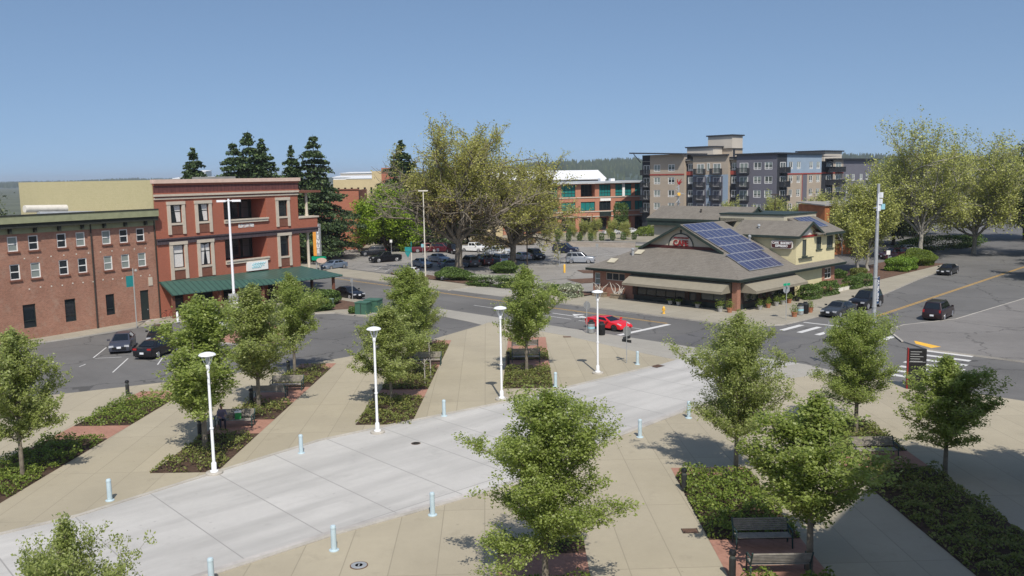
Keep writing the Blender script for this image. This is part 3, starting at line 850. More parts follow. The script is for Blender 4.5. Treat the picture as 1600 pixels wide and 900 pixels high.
# the front wall sits back under the awning; brick at the left end
fr_h = [(18.55, 19.4 - .05, 1.45, 2.85), (14.75, 17.6, 2.1, 3.0), (6.4, 13.0, .75, 2.35), (1.2, 4.6, .9, 2.5)]
facade(b, TX, 0, 19.6, 0, 3.45, [(18.5, 19.35, 1.45, 2.85), (14.75, 17.6, 2.1, 3.0), (6.4, 13.0, .75, 2.4), (4.9, 5.9, .15, 2.4), (1.2, 4.4, .9, 2.4)], .15)
facade(b, TY, 0, 12.4, 0, 3.45, [(1.4, 4.6, .8, 2.4), (5.2, 6.2, .15, 2.4), (7.2, 10.6, .8, 2.4)], .15)
b.poly([(0, 19.6, 0), (22, 19.6, 0), (22, 19.6, 3.45), (0, 19.6, 3.45)])
b.poly([(22, 0, 0), (22, 19.6, 0), (22, 19.6, 7.0), (22, 0, 7.0)])
b.build('wall', 'cafe_brick', cf)
b = MB(); b.box(-.32, .32, -.32, .32, .0, 3.42); b.build('pillar', 'cafe_brick', cf)
window(cf, TX, 18.5, 19.35, 1.45, 2.85, d=-.1, fw=.07, zs=(.5,), frame='frame_white', pane='glass_pale')
window(cf, TX, 14.75, 17.6, 2.1, 3.0, d=-.1, fw=.08, nx=3, frame='pilaster')
window(cf, TX, 6.4, 13.0, .75, 2.4, d=-.1, fw=.07, nx=5, frame='frame_dark', pane='glass')
window(cf, TX, 1.2, 4.4, .9, 2.4, d=-.1, fw=.08, nx=2, frame='frame_dark', pane='glass_grey')
window(cf, TY, 1.4, 4.6, .8, 2.4, d=-.1, fw=.08, nx=2)
window(cf, TY, 7.2, 10.6, .8, 2.4, d=-.1, fw=.08, nx=2)
for T, s in ((TX, 4.9), (TY, 5.2)):
    b = MB(); Tbox(b, T, s, s + 1.0, -.14, -.08, .15, 2.4); dr = b.build('door', 'frame_dark', cf)
    b = MB(); Tbox(b, T, s + .2, s + .8, -.078, -.07, .7, 2.2); b.build('pane', 'glass', dr)
# the shop front under the awnings is covered by a thin near-black brown panel
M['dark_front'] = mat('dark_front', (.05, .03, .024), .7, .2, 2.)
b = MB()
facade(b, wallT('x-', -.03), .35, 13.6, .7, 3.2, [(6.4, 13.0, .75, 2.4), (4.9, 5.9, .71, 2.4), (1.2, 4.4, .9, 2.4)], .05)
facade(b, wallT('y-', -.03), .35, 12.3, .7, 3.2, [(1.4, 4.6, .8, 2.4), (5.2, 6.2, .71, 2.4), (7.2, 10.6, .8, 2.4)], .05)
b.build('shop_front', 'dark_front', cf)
# dark tile plinth under the shop windows
b = MB(); Tbox(b, TX, .4, 13.4, .003, .06, 0, .7); Tbox(b, TY, .4, 12.2, .003, .06, 0, .7); b.build('plinth', 'frame_dark', cf)
# main roof: dutch gable
E = -.8; EL = 20.0; zg = roofp(0, G1 - 0.0)
ridge = 3.5 + .5 * (9.6 + .8)
xr = 12.4
b = MB()
gz = 3.5 + .5 * (G1 + .8)
b.slab([(E, E, 3.5), (G1, G1, gz), (G1, 19.2 - G1, gz), (E, EL, 3.5)], .16)                     # front skirt
b.slab([(E, E, 3.502), (xr, E, 3.502), (xr, 9.6, ridge), (G1 - .55, 9.6, ridge), (G1 - .55, G1 - .2, gz - .1), (G1, G1, gz)], .16)   # right slope
b.slab([(xr + 10, EL, 3.5), (E, EL, 3.5), (G1, 19.2 - G1, gz), (G1 - .55, 19.4 - G1, gz - .1), (G1 - .55, 9.6, ridge), (xr + 10, 9.6, ridge)], .16)
b.slab([(xr, E, 3.502), (23.4, E, 3.502), (23.4, .3, 4.05), (xr, .3, 4.05)], .16)
b.build('roof', 'shingle', cf)
b = MB()
b.box(E - .06, E, E - .06, EL + .06, 3.2, 3.46); b.box(E - .06, 23.4, E - .06, E, 3.2, 3.46)
b.tube([(E - .1, E - .1, 3.44), (E - .1, EL, 3.44)], .07, 6); b.tube([(E - .1, E - .1, 3.44), (23.4, E - .1, 3.44)], .07, 6)
b.box(E, 0.0, E, EL, 3.2, 3.26); b.box(0, 23.4, E, 0, 3.2, 3.26)
b.build('eaves', 'trim_green', cf)
b = MB(); g0 = G1 - .56
for s0_, s1_ in (((G1 - .25), 9.6), ((19.45 - G1), 9.6)):
    p, q = (g0, s0_, gz - .12), (g0, s1_, ridge)
    b.poly([(p[0], p[1], p[2] - .3), (q[0], q[1], q[2] - .3), (q[0], q[1], q[2] + .02), (p[0], p[1], p[2] + .02)])
    b.poly([(p[0] - .06, p[1], p[2] - .3), (q[0] - .06, q[1], q[2] - .3), (q[0] - .06, q[1], q[2] + .02), (p[0] - .06, p[1], p[2] + .02)])
    b.poly([(p[0] - .06, p[1], p[2] - .3), (q[0] - .06, q[1], q[2] - .3), (q[0], q[1], q[2] - .3), (p[0], p[1], p[2] - .3)])
b.build('barge_board', 'trim_green', cf)
b = MB(); b.poly([(G1 + .02, G1 - .2, gz - .1), (G1 + .02, 19.4 - G1, gz - .1), (G1 + .02, 9.6, ridge - .16)]); ga = b.build('gable', 'cream_dull', cf)
b = MB(); b.box(G1 - .06, G1, G1 + .3, 18.9 - G1, gz, gz + .32); b.build('gable_beam', 'sign_brown', ga)
b = MB(); n = 20
for k in range(n):
    a0, a1 = PI * k / n, PI * (k + 1) / n
    P_ = lambda a, r: (G1 - .05, 9.75 + r * math.cos(a), gz + .3 + r * .85 * math.sin(a))
    b.poly([P_(a0, 1.75), P_(a1, 1.75), P_(a1, 1.6), P_(a0, 1.6)])
b.box(G1 - .07, G1 - .02, 9.65, 9.85, gz + 1.75, gz + 2.15)
b.build('sign_arch', 'trim_green', ga)
b = MB()
for k in range(n):
    a0, a1 = PI * k / n, PI * (k + 1) / n
    b.poly([(G1 - .03, 9.75, gz + .3), (G1 - .03, 9.75 + 1.6 * math.cos(a0), gz + .3 + 1.36 * math.sin(a0)), (G1 - .03, 9.75 + 1.6 * math.cos(a1), gz + .3 + 1.36 * math.sin(a1))])
b.build('sign_ground', 'pilaster', ga)  # duller ground colour stands in for the shade of the roof overhang
text_mesh('CAFE', .88, ga, TM(TX, 9.75, -G1 + .1, gz + .62, 'x-'), 'sign_red', bold=.03)
b = MB()
for k in range(11): b.box(G1 - .09, G1 - .04, 8.7 + .19 * k, 8.83 + .19 * k, gz + 1.16, gz + 1.32)
b.build('sign_script', 'sign_red', ga)
# solar panels on the right slope: six stepped rows
def slopeM(x, y): return (x, y, 3.5 + .5 * (y + .8) + .16)
def panel(name, x0, x1, y0, y1, pt=slopeM, nx=1, parent=cf):
    b = MB(); b.slab([pt(x0, y0), pt(x1, y0), pt(x1, y1), pt(x0, y1)], .06); o = b.build(name, 'solar_frame', parent)
    g = MB()
    for k in range(nx):
        a, c = lerp(x0, x1, k / nx), lerp(x0, x1, (k + 1) / nx)
        q = [pt(a + .06, y0 + .06), pt(c - .06, y0 + .06), pt(c - .06, y1 - .06), pt(a + .06, y1 - .06)]
        g.poly([(v[0], v[1], v[2] + .008) for v in q])
    g.build('cells', 'solar', o)
ys = [.15, 1.7, 3.22, 4.75, 6.28, 7.8, 9.35]
for k in range(6):
    x0 = 2.8 + (.12 * k if k < 2 else .45)
    n = 7 if k < 5 else 6
    if k >= 2: x0 = 4.0 - .1 * (k - 2)
    for j in range(n): panel('solar_panel', x0 + 1.04 * j, x0 + 1.04 * (j + 1) - .03, ys[k], ys[k + 1] - .04)
# roof vents
b = MB(); b.lathe([(.16, 0), (.16, 1.0), (.24, 1.02), (.24, 1.15), (.05, 1.25)], 12, (2.2, 15.3, 4.6)); b.build('flue', 'galv', cf, True)
b = MB(); b.slab([(.3, 16.6, 4.2), (1.1, 16.6, 4.6), (1.1, 17.7, 4.6), (.3, 17.7, 4.2)], .06)
b.slab([(2.3, 14.2, 5.2), (3.1, 14.2, 5.6), (3.1, 15.2, 5.6), (2.3, 15.2, 5.2)], .06); b.build('roof_patch', 'cream_dull', cf)
b = MB(); b.lathe([(.12, 0), (.12, .5), (.2, .55), (.2, .75), (.02, .85)], 10, (11.2, 5.2, 6.4)); b.build('roof_vent', 'galv', cf, True)
# awnings
def awning(T, s0, s1, zt, zb, d, parent, name='awning'):
    b = MB()
    b.slab([T(s0, .02, zt), T(s1, .02, zt), T(s1, d, zb), T(s0, d, zb)], .03)
    for s in (s0, s1): b.poly([T(s, .02, zt), T(s, d, zb), T(s, d, zb - .25), T(s, .02, zb - .25)])
    b.poly([T(s0, d, zb), T(s1, d, zb), T(s1, d, zb - .25), T(s0, d, zb - .25)])
    return b.build(name, 'awning', parent)
awning(TX, .5, 13.6, 3.22, 2.25, 2.0, cf)
awning(TY, .6, 11.6, 3.22, 2.25, 2.0, cf)
# upper storey
TU = wallT('x-', 12.5); TV = wallT('y-', .0)
up_h = [(13.95, 14.9, 4.8, 6.7), (17.3, 18.5, 5.35, 6.8), (19.9, 21.5, 5.3, 6.8)]
b = MB()
facade(b, TV, 12.5, 22, 3.5, 7.3, up_h, .12)
b.poly([(12.5, 0, 3.4), (12.5, 8.3, 3.4), (12.5, 8.3, 7.3), (12.5, 0, 7.3)])
b.poly([(12.5, 0, 7.3), (17.8, 0, 7.3), (15.15, 0, 8.55)])
facade(b, TV, 12.4, 18.9, 0, 3.4, (), .12)
b.build('upper_wall', 'cream', cf)
b = MB(); facade(b, wallT('y-', -.05), 18.9, 22.05, 0, 3.4, [(19.5, 21.2, 1.6, 2.95)], .12); b.poly([(22.05, -.05, 0), (22.05, 6, 0), (22.05, 6, 3.4), (22.05, -.05, 3.4)]); b.poly([(18.9, -.05, 0), (18.9, .05, 0), (18.9, .05, 3.4), (18.9, -.05, 3.4)])
b.build('brick_bay', 'cafe_brick', cf)
window(cf, wallT('y-', -.05), 19.5, 21.2, 1.6, 2.95, d=-.08, fw=.09, nx=2, zs=(.5,), frame='offwhite')
for k, h in enumerate(up_h):
    wi = window(cf, TV, *h, d=-.06, fw=.09, nx=1 if k == 0 else 2, frame='trim_green', pane='glass_grey')
    b = MB(); Tbox(b, TV, h[0] - .15, h[1] + .15, .003, .14, h[2] - .12, h[2]); b.build('sill', 'trim_green', wi)
b = MB(); Tbox(b, TV, 13.0, 16.2, .003, .3, 4.55, 4.62); b.build('flower_shelf', 'trim_green', cf)
# cross gable over the corner and the lean-to to its right
b = MB()
for s, e in ((12.0, 15.15), (18.1, 15.15)):
    zt, ze = 8.75, 7.22
    b.slab([(s, -.6, ze), (s, 8.4, ze), (e, 8.4, zt), (e, -.6, zt)], .14)
b.build('gable_roof', 'shingle', cf)
b = MB(); b.slab([(16.4, -.7, 7.28), (23.0, -.7, 7.28), (23.0, 3.4, 9.05), (16.4, 3.4, 9.05)], .14); b.build('lean_to_roof', 'shingle', cf)
lean = lambda x, y: (x, y, 7.28 + (y + .7) * (1.77 / 4.1) + .14)
for k in range(4): panel('solar_panel', 17.3 + .98 * k, 17.3 + .98 * k + .93, .5, 3.0, lean)
b = MB()
for s in (12.0, 18.1):
    p, q = (s, -.62, 7.22), (15.15, -.62, 8.75)
    b.slab([(p[0], p[1] - .06, p[2] + .02), (q[0], q[1] - .06, q[2] + .02), (q[0], q[1], q[2] + .02), (p[0], p[1], p[2] + .02)], .3)
b.box(11.92, 12.0, -.6, 8.4, 6.95, 7.22); b.box(18.2, 23.06, -.78, -.7, 6.98, 7.26); b.box(12.0, 12.5, -.5, 8.0, 6.93, 6.99)
b.build('upper_eaves', 'trim_green', cf)
b = MB(); n = 14
for k in range(n):
    a0, a1 = PI * k / n, PI * (k + 1) / n
    b.poly([(15.1, -.02, 7.2), (15.1 + 1.1 * math.cos(a0), -.02, 7.2 + .9 * math.sin(a0)), (15.1 + 1.1 * math.cos(a1), -.02, 7.2 + .9 * math.sin(a1))])
b.build('fanlight', 'offwhite', cf)
b = MB(); Tbox(b, TV, 13.0, 17.3, .003, .1, 6.95, 7.15); b.build('lintel', 'sign_red', cf)
b = MB(); b.box(15.6, 23.6, 3.3, 12, 6.5, 9.3); b.build('parapet', 'cream_dull', cf)
b = MB(); b.box(15.5, 23.7, 3.2, 12.1, 9.3, 9.48); b.build('parapet_cap', 'trim_green', cf)
# long rear roof
b = MB()
b.slab([(16.6, 9.6, 8.55), (16.6, 24.2, 8.55), (18.9, 23.4, 10.15), (18.9, 8.6, 10.15)], .15)
b.slab([(15.7, 8.6, 8.9), (15.7, 12.2, 8.9), (16.7, 12.2, 9.05), (16.7, 8.6, 9.05)], .15)
b.slab([(21.4, 24.2, 8.5), (21.4, 8.6, 8.5), (18.9, 8.6, 10.15), (18.9, 23.4, 10.15)], .15)
b.build('rear_roof', 'shingle', cf)
b = MB(); b.box(17.2, 21.0, 9.2, 23.4, 3.4, 8.45); b.build('rear_wall', 'cream_dull', cf)
b = MB(); b.box(16.5, 16.6, 9.6, 24.3, 8.2, 8.5); b.box(15.6, 15.7, 8.6, 12.2, 8.4, 8.86); b.box(16.6, 17.2, 9.2, 24.1, 7.6, 8.2)
b.slab([(16.5, 8.56, 8.6), (18.9, 8.56, 10.2), (18.9, 8.62, 10.2), (16.5, 8.62, 8.6)], .25); b.slab([(21.5, 8.56, 8.55), (18.9, 8.56, 10.2), (18.9, 8.62, 10.2), (21.5, 8.62, 8.55)], .25)
b.poly([(17.2, 8.7, 8.4), (21, 8.7, 8.4), (18.9, 8.7, 9.95)])
b.build('rear_eaves', 'trim_green', cf)
b = MB(); b.lathe([(.1, 0), (.1, .45), (.16, .5)], 10, (17.8, 16.3, 9.3)); b.build('roof_vent', 'iron', cf)
b = MB(); b.lathe([(.1, 0), (.1, .2), (.2, .26), (.18, .4), (.02, .5)], 10, (13.4, 5.3, 7.9)); b.build('roof_vent', 'galv', cf)
# hanging sign on the cream wall
sg = thing('wall_sign', 'dark red sign with white lettering on the cream upper wall of the cafe', 'sign', (*CAFE, 0), CA)
b = MB()
rr = lambda w, h, r, d: [(d, y, z) for (y, z) in [( sy * (w - r) + r * math.cos(a), sz * (h - r) + r * math.sin(a)) for sy, sz, a0 in ((1, 1, 0), (-1, 1, PI / 2), (-1, -1, PI), (1, -1, 1.5 * PI)) for a in (a0, a0 + PI / 6, a0 + PI / 3, a0 + PI / 2)]]
for (w, h, d0, d1, m) in ((1.32, .46, 12.1, 12.32, 0), (1.24, .38, 12.07, 12.098, 1)):
    A = [(d0, 1.6 + p[1], 6.2 + p[2]) for p in rr(w, h, .2, 0)]; B = [(d1, 1.6 + p[1], 6.2 + p[2]) for p in rr(w, h, .2, 0)]
    b.poly(A, m); b.poly(B, m)
    for k in range(len(A)): b.poly([A[k], A[(k + 1) % len(A)], B[(k + 1) % len(A)], B[k]], m)
b.box(12.32, 12.5, 1.3, 1.9, 6.1, 6.3, 0)
b.build('board', ['offwhite', 'sign_brown'], sg)
for t, z in (('CAFE  BAKERY', 6.37), ('ESPRESSO', 6.03)):
    text_mesh(t, .36, sg, Matrix.Translation((12.05, 1.6, z)) @ Matrix.Rotation(-PI / 2, 4, 'Z') @ Matrix.Rotation(PI / 2, 4, 'X'), 'white', bold=.012, depth=.01)

# ------------------------------------------------------------------ apartment block
ap = thing('apartment_building', 'five storey apartment block in taupe, dark purple and pale blue with black balconies', 'building', (57.8, 190, 0), CA)
AX = wallT('x-', 0.0); AY = wallT('y-', 0.0)
LV = [15.0, 11.94, 8.88, 5.82, 2.76]
def apt_windows(T, cols, w=1.9, levels=LV, h=1.65, nx=2, parent=ap, d=-.08, seed=1, off=0.):
    r = random.Random(seed)
    for c in cols:
        for z in levels:
            k = r.random()
            window(parent, T, c - w / 2, c + w / 2, z + off, z + off + h, d=d, fw=.13, nx=nx, zs=(.22,), frame='frame_white',
                   pane='glass_grey' if k < .5 else 'glass', blind=0 if k < .25 else r.choice((.35, .6, .95)), blind_m='glass_pale')
def holes_for(cols, w=1.9, levels=LV, h=1.65):
    return [(c - w / 2, c + w / 2, z, z + h) for c in cols for z in levels]
def balcony(T, s0, s1, z, parent=ap, d=1.1, pane='glass_pale'):
    b = MB(); Tbox(b, T, s0, s1, .003, d, z - .25, z - .05)
    for s in np.arange(s0 + .06, s1, .16): Tbox(b, T, s - .02, s + .02, d - .06, d, z - .05, z + 1.0)
    Tbox(b, T, s0, s1, d - .08, d + .02, z + .95, z + 1.06); Tbox(b, T, s0, s0 + .05, .003, d, z - .05, z + 1.02); Tbox(b, T, s1 - .05, s1, .003, d, z - .05, z + 1.02)
    o = b.build('balcony', 'apt_dark', parent)
    window(parent, T, s0 + .35, s1 - .35, z - .03, z + 2.15, d=.03, fw=.11, nx=2, frame='frame_white' if pane != 'glass' else 'frame_dark', pane=pane, blind=.0)
    return o
BAL = [14.4, 11.35, 8.3, 5.2]
# purple corner block
b = MB()
pc = [4.75, 2.05]
facade(b, AX, 0, 10, 0, 18.3, holes_for(pc), .12)
b.box(.15, 30, .15, 12, 17.9, 18.0)
b.build('wall', 'purple', ap); apt_windows(AX, pc, seed=3)
for z in BAL: balcony(AX, 6.7, 9.5, z)
b = MB(); b.box(-.5, 21.0, -.5, 10.2, 18.3, 18.62); b.build('roof_edge', 'apt_dark', ap)
# right face
b = MB(); facade(b, AY, 0, 4.2, 0, 18.3, (), .12); b.build('wall', 'apt_dark', ap)
for z in BAL: balcony(AY, .9, 3.9, z, pane='glass_grey')
rc = [6.0, 9.5, 15.3, 18.7]
b = MB(); facade(b, AY, 4.2, 20.3, 14.1, 18.3, holes_for(rc, 1.7, LV[:1]), .12); b.build('wall', 'blue_pale', ap)
b = MB(); facade(b, AY, 4.2, 11.2, 0, 13.8, holes_for(rc[:2], 1.7, LV[1:]), .12); facade(b, AY, 13.5, 20.3, 0, 13.8, holes_for(rc[2:], 1.7, LV[1:]), .12)
b.poly([(20.3, 0, 0), (20.3, 14, 0), (20.3, 14, 18.3), (20.3, 0, 18.3)]); b.build('wall', 'taupe', ap)
b = MB(); facade(b, AY, 11.2, 13.5, 0, 13.8, ()); b.build('wall', 'purple', ap)
b = MB(); Tbox(b, AY, 4.2, 20.4, -.1, .08, 13.8, 14.1); b.build('red_trim', 'red_trim', ap)
b = MB(); Tbox(b, AY, 11.1, 11.35, .003, .05, 0, 13.8); b.build('red_trim', 'red_trim', ap)
apt_windows(AY, rc, w=1.7, seed=8)
# recessed strips and middle bay
for s0, s1, rec, top, c in ((10, 12.1, .9, 17.7, 11.05), (21.6, 24.0, .9, 17.6, 22.8)):
    T = wallT('x-', rec)
    b = MB(); facade(b, T, s0, s1, 0, top, holes_for([c], 1.5), .1); b.build('wall', 'apt_dark', ap)
    apt_windows(T, [c], w=1.5, seed=int(s0))
    b = MB(); Tbox(b, T, s0 + .01, s1 - .01, .003, .06, 14.0, 14.85); b.build('red_trim', 'red_trim', ap)
    b = MB(); Tbox(b, T, s0, s1, .003, .5, top, top + .25); b.build('roof_edge', 'apt_dark', ap)
    b = MB(); Tbox(b, T, s0, s1, -.0, .05, 13.0, 13.95) if False else Tbox(b, T, s0 + .02, s1 - .02, .003, .04, 16.7, 17.3); b.build('wall_panel', 'taupe', ap)
b = MB(); facade(b, AX, 12.1, 21.6, 14.05, 18.3, (), .1); b.poly([AX(21.6, 0, 0), AX(21.6, -1, 0), AX(21.6, -1, 18.3), AX(21.6, 0, 18.3)]); b.poly([AX(12.1, 0, 0), AX(12.1, -1, 0), AX(12.1, -1, 18.3), AX(12.1, 0, 18.3)]); b.build('wall', 'taupe', ap)
b = MB(); facade(b, AX, 12.1, 21.6, 0, 14.05, (), .1); b.build('wall', 'blue_pale', ap)
b = MB(); Tbox(b, AX, 17.9, 21.5, .003, .05, 3, 13.7); Tbox(b, AX, 13.5, 16.7, .003, .05, 3, 13.7); b.build('wall_panel', 'purple', ap)
b = MB(); Tbox(b, AX, 12.05, 21.7, -.2, .6, 18.3, 18.62); b.build('roof_edge', 'apt_dark', ap)
for z in BAL:
    balcony(AX, 18.1, 20.8, z); balcony(AX, 13.7, 16.4, z)
for z in LV: window(ap, AX, 16.95, 17.7, z, z + 1.7, d=.05, fw=.1, frame='frame_white', pane='glass_pale')
# taupe block with the oversailing roof
bc = [31.9, 27.7]
b = MB(); facade(b, AX, 24.0, 34.0, 0, 19.0, holes_for(bc), .12); b.poly([AX(24, 0, 0), AX(24, -1, 0), AX(24, -1, 19), AX(24, 0, 19)]); b.build('wall', 'taupe', ap)
apt_windows(AX, bc, seed=5)
b = MB(); Tbox(b, AX, 24.0, 34.05, .003, .07, 14.05, 14.4); b.build('red_trim', 'red_trim', ap)
T = wallT('x-', .6)
b = MB(); facade(b, T, 34.0, 36.8, 0, 19.0, (), .1); b.poly([(0.6, 36.8, 0), (14, 36.8, 0), (14, 36.8, 19), (.6, 36.8, 19)]); b.build('wall', 'apt_dark', ap)
for z in BAL: balcony(T, 34.2, 36.7, z, pane='glass_grey')
b = MB(); b.slab([(-1.6, 23.6, 19.15), (14, 23.6, 19.15), (14, 39.2, 19.75), (-1.6, 39.2, 19.75)], .32)
b.tube([(0, 36.8, 17.2), (-.6, 38.6, 19.4)], .09, 6); b.build('roof_edge', 'apt_dark', ap)
b = MB(); b.box(.2, 14, 10, 36.6, 17.4, 17.55); b.build('roof', 'roof_flat', ap)
for (x0, x1, y0, y1, z0, z1, m) in ((9, 13, 22, 29.5, 17.5, 20.6, 'taupe_pale'), (13.1, 17.8, 19.3, 26.2, 17.5, 20.3, 'taupe'), (13.12, 17.78, 19.32, 26.18, 20.32, 23.3, 'taupe_pale')):
    b = MB(); b.box(x0, x1, y0, y1, z0, z1); t = b.build('stair_tower', m, ap)
    b = MB(); b.box(x0 - .35, x1 + .35, y0 - .35, y1 + .35, z1, z1 + .3 if z1 > 20.4 else z1 + .02); b.build('roof_edge', 'apt_dark', t)
b = MB(); Tbox(b, wallT('y-', 19.3), 13.4, 14.3, .003, .06, 18.0, 20.0); b.build('door', 'apt_dark', ap)

a2 = thing('apartment_building', 'smaller dark apartment wing with beige stair tower half hidden behind the spring trees', 'building', (57.8, 190, 0), CA)
AW = wallT('y-', 3.0)
cols = [40.0, 43.5, 48.0, 51.5]
b = MB(); facade(b, AW, 32.3, 37.8, 0, 17.2, (), .1); b.build('wall', 'taupe', a2)
b = MB(); facade(b, AW, 37.8, 58, 0, 17.2, holes_for(cols, 1.7, LV[1:]), .12); b.build('wall', 'purple', a2)
b = MB(); facade(b, AW, 26.0, 32.3, 0, 16.4, (), .1); b.poly([(26, 3, 0), (26, 20, 0), (26, 20, 16.4), (26, 3, 16.4)]); b.build('wall', 'apt_dark', a2)
b = MB(); b.box(26, 58, 3.2, 20, 16.6, 16.8); b.box(32.0, 58.4, 2.3, 20.4, 17.2, 17.5); b.box(25.6, 32.0, 2.6, 20, 16.4, 16.6); b.build('roof_edge', 'apt_dark', a2)
apt_windows(AW, cols, w=1.7, levels=LV[1:], parent=a2, seed=2)
b = MB(); Tbox(b, AW, 26.0, 37.8, .003, .08, 13.8, 14.2); b.build('red_trim', 'red_trim', a2)
for z in BAL: balcony(AW, 33.2, 36.9, z, a2)
for z in BAL[:3]: balcony(AW, 28.4, 31.6, z, a2, pane='glass_grey')
b = MB(); b.box(31.5, 41, 5, 12, 16.85, 19.2); t = b.build('stair_tower', 'taupe_pale', a2)
b = MB(); b.box(31, 41.5, 4.6, 12.4, 19.2, 19.5); b.build('roof_edge', 'apt_dark', t)

# ------------------------------------------------------------------ brick office with green glass
tb = thing('office_building', 'three storey brick office with turquoise windows and a grey flat roof beyond the parking lot', 'building', (14.66, 222.2, 0), R(20))
TT = wallT('y-', 0.0)
b = MB(); hs = []
bays = [(-21.5 + 4.9 * k, -17.6 + 4.9 * k) for k in range(5)] + [(3.5, 7.5), (8.7, 12.0), (13.3, 18.0), (19.0, 22.5)]
for k, (a, c) in enumerate(bays):
    hs += [(a, c, 8.9, 12.0, 2.2 if k == 5 else .3), (a, c, 5.3, 7.6, .3), (a, c, .1, 3.7, 2.0)]
facade(b, TT, -23, 23.4, 0, 12.2, hs, .3)
for a, c in bays: b.poly([TT(a, -2.0, .1), TT(c, -2.0, .1), TT(c, -2.0, 3.7), TT(a, -2.0, 3.7)])
b.poly([(23.4, 0, 0), (23.4, 16, 0), (23.4, 16, 12.2), (23.4, 0, 12.2)]); b.poly([(-23, 0, 0), (-23, 16, 0), (-23, 16, 12.2), (-23, 0, 12.2)])
b.build('wall', 'teal_brick', tb)
for k, (a, c) in enumerate(bays):
    window(tb, TT, a, c, 8.9, 12.0, d=-.2 if k != 5 else -2.0, fw=.1, nx=4, zs=(.3,), frame='frame_dark', pane='glass_teal' if k != 5 else 'glass')
    window(tb, TT, a, c, 5.3, 7.6, d=-.2, fw=.1, nx=3, frame='frame_dark', pane='glass_teal' if k != 6 else 'glass')
    window(tb, TT, a + .3, c - .3, .15, 3.3, d=-1.9, fw=.1, nx=3, frame='frame_dark', pane='glass')
b = MB()
for z in (5.0, 8.6, 3.75): Tbox(b, TT, -23.1, 23.5, .003, .15, z, z + .22)
b.build('stone_course', 'taupe_pale', tb)
b = MB(); b.box(-24, 24.2, -1.2, 16.5, 12.3, 12.75); b.build('roof', 'silver_roof', tb)
b = MB(); Tbox(b, TT, 8.9, 11.9, .05, .25, 7.75, 8.4); b.build('sign_panel', 'white', tb)
b = MB(); Tbox(b, TT, 8.75, 12.0, .05, .3, 3.9, 5.0); b.build('entrance_canopy', 'frame_dark', tb)
for s in (15.6, 21.0):
    b = MB(); Tbox(b, TT, s - .35, s + .35, .003, .25, 8.85, 12.2); b.build('pilaster', 'white', tb)
b = MB(); b.box(12, 13.4, 6, 7.4, 12.75, 13.5); b.box(15, 16.2, 6, 7.2, 12.75, 13.4); b.build('roof_unit', 'white_metal', tb)
fl = thing('flag', 'small red, white and blue flag hanging from the brick office front', 'flag', (14.66 + 6.2 * .94, 222.2 + 6.2 * .342, 0), R(20))
b = MB(); b.tube([(0, -.05, 3.4), (0, -1.3, 4.6)], .04, 6); b.build('pole', 'galv', fl)
b = MB()
for k in range(6): b.slab([(-.03, -1.2 + .18 * k, 4.45 - .16 * k), (.03, -1.2 + .18 * k, 4.45 - .16 * k), (.1, -1.02 + .18 * k, 4.29 - .16 * k), (-.1, -1.02 + .18 * k, 4.29 - .16 * k)], 1.5, k % 2)
b.build('cloth', ['lamp_red', 'white'], fl)

wb = thing('warehouse', 'long low building with plain white roof rising behind the brick office', 'building', (-9, 252, 0), R(8))
b = MB(); b.box(0, 37, 0, 24, 0, 13.4); b.build('wall', 'far_wall', wb)
b = MB(); b.slab([(-.5, -.5, 13.4), (37.5, -.5, 13.4), (37.5, 10, 15.9), (-.5, 10, 15.9)], .3); b.slab([(-.5, 24.5, 13.4), (-.5, 10, 15.9), (37.5, 10, 15.9), (37.5, 24.5, 13.4)], .3); b.build('roof', 'white_roof', wb)
for k in range(7): window(wb, wallT('y-', 0), 2 + 5 * k, 4 + 5 * k, 10, 12, d=.03, fw=.12, nx=2, frame='frame_white')

yb = thing('office_building', 'tan rendered building with a row of narrow dark slit windows behind the round green tree', 'building', (-42, 208, 0), 0)
TYB = wallT('y-', 0.0)
sl = [(1.0 + 1.55 * k, 1.5 + 1.55 * k) for k in range(24)]
b = MB(); facade(b, TYB, 0, 40, 0, 14.3, [(a, c, 10.6, 12.4) for a, c in sl], .3); b.poly([(40, 0, 0), (40, 25, 0), (40, 25, 14.3), (40, 0, 14.3)]); b.poly([(0, 0, 0), (0, 25, 0), (0, 25, 14.3), (0, 0, 14.3)]); b.build('wall', 'yellow_wall', yb)
for a, c in sl: window(yb, TYB, a, c, 10.6, 12.4, d=-.2, fw=.05)
b = MB(); b.box(0.2, 39.8, .2, 24.8, 13.9, 14.1); b.build('roof', 'roof_flat', yb)
b = MB(); b.box(8.6, 12.3, 4, 12, 14, 16.2); b.build('penthouse', 'yellow_wall', yb)
b = MB(); b.box(11.6, 14.6, -.6, 6, 0, 16.9); b.build('stair_tower', 'far_brick', yb)

kb = thing('brick_building', 'plain orange brick building with blank wall in the shade of the tall conifer', 'building', (-46, 178, 0), R(4))
b = MB(); facade(b, wallT('y-', 0), 0, 15, 0, 12.2, [(8.2, 9.6, .1, 2.4)], .3); b.poly([(15, 0, 0), (15, 18, 0), (15, 18, 12.2), (15, 0, 12.2)]); b.poly([(0, 0, 0), (0, 18, 0), (0, 18, 12.2), (0, 0, 12.2)]); b.build('wall', 'far_brick', kb)
b = MB(); b.box(.2, 14.8, .2, 18, 11.7, 11.9); b.build('roof', 'roof_flat', kb)
b = MB(); b.box(8.2, 9.6, .2, .28, .1, 2.4); b.build('door', 'frame_dark', kb)
b = MB(); b.box(-.15, 15.15, -.15, .35, 12.2, 12.45); b.build('parapet_cap', 'brown_panel', kb)

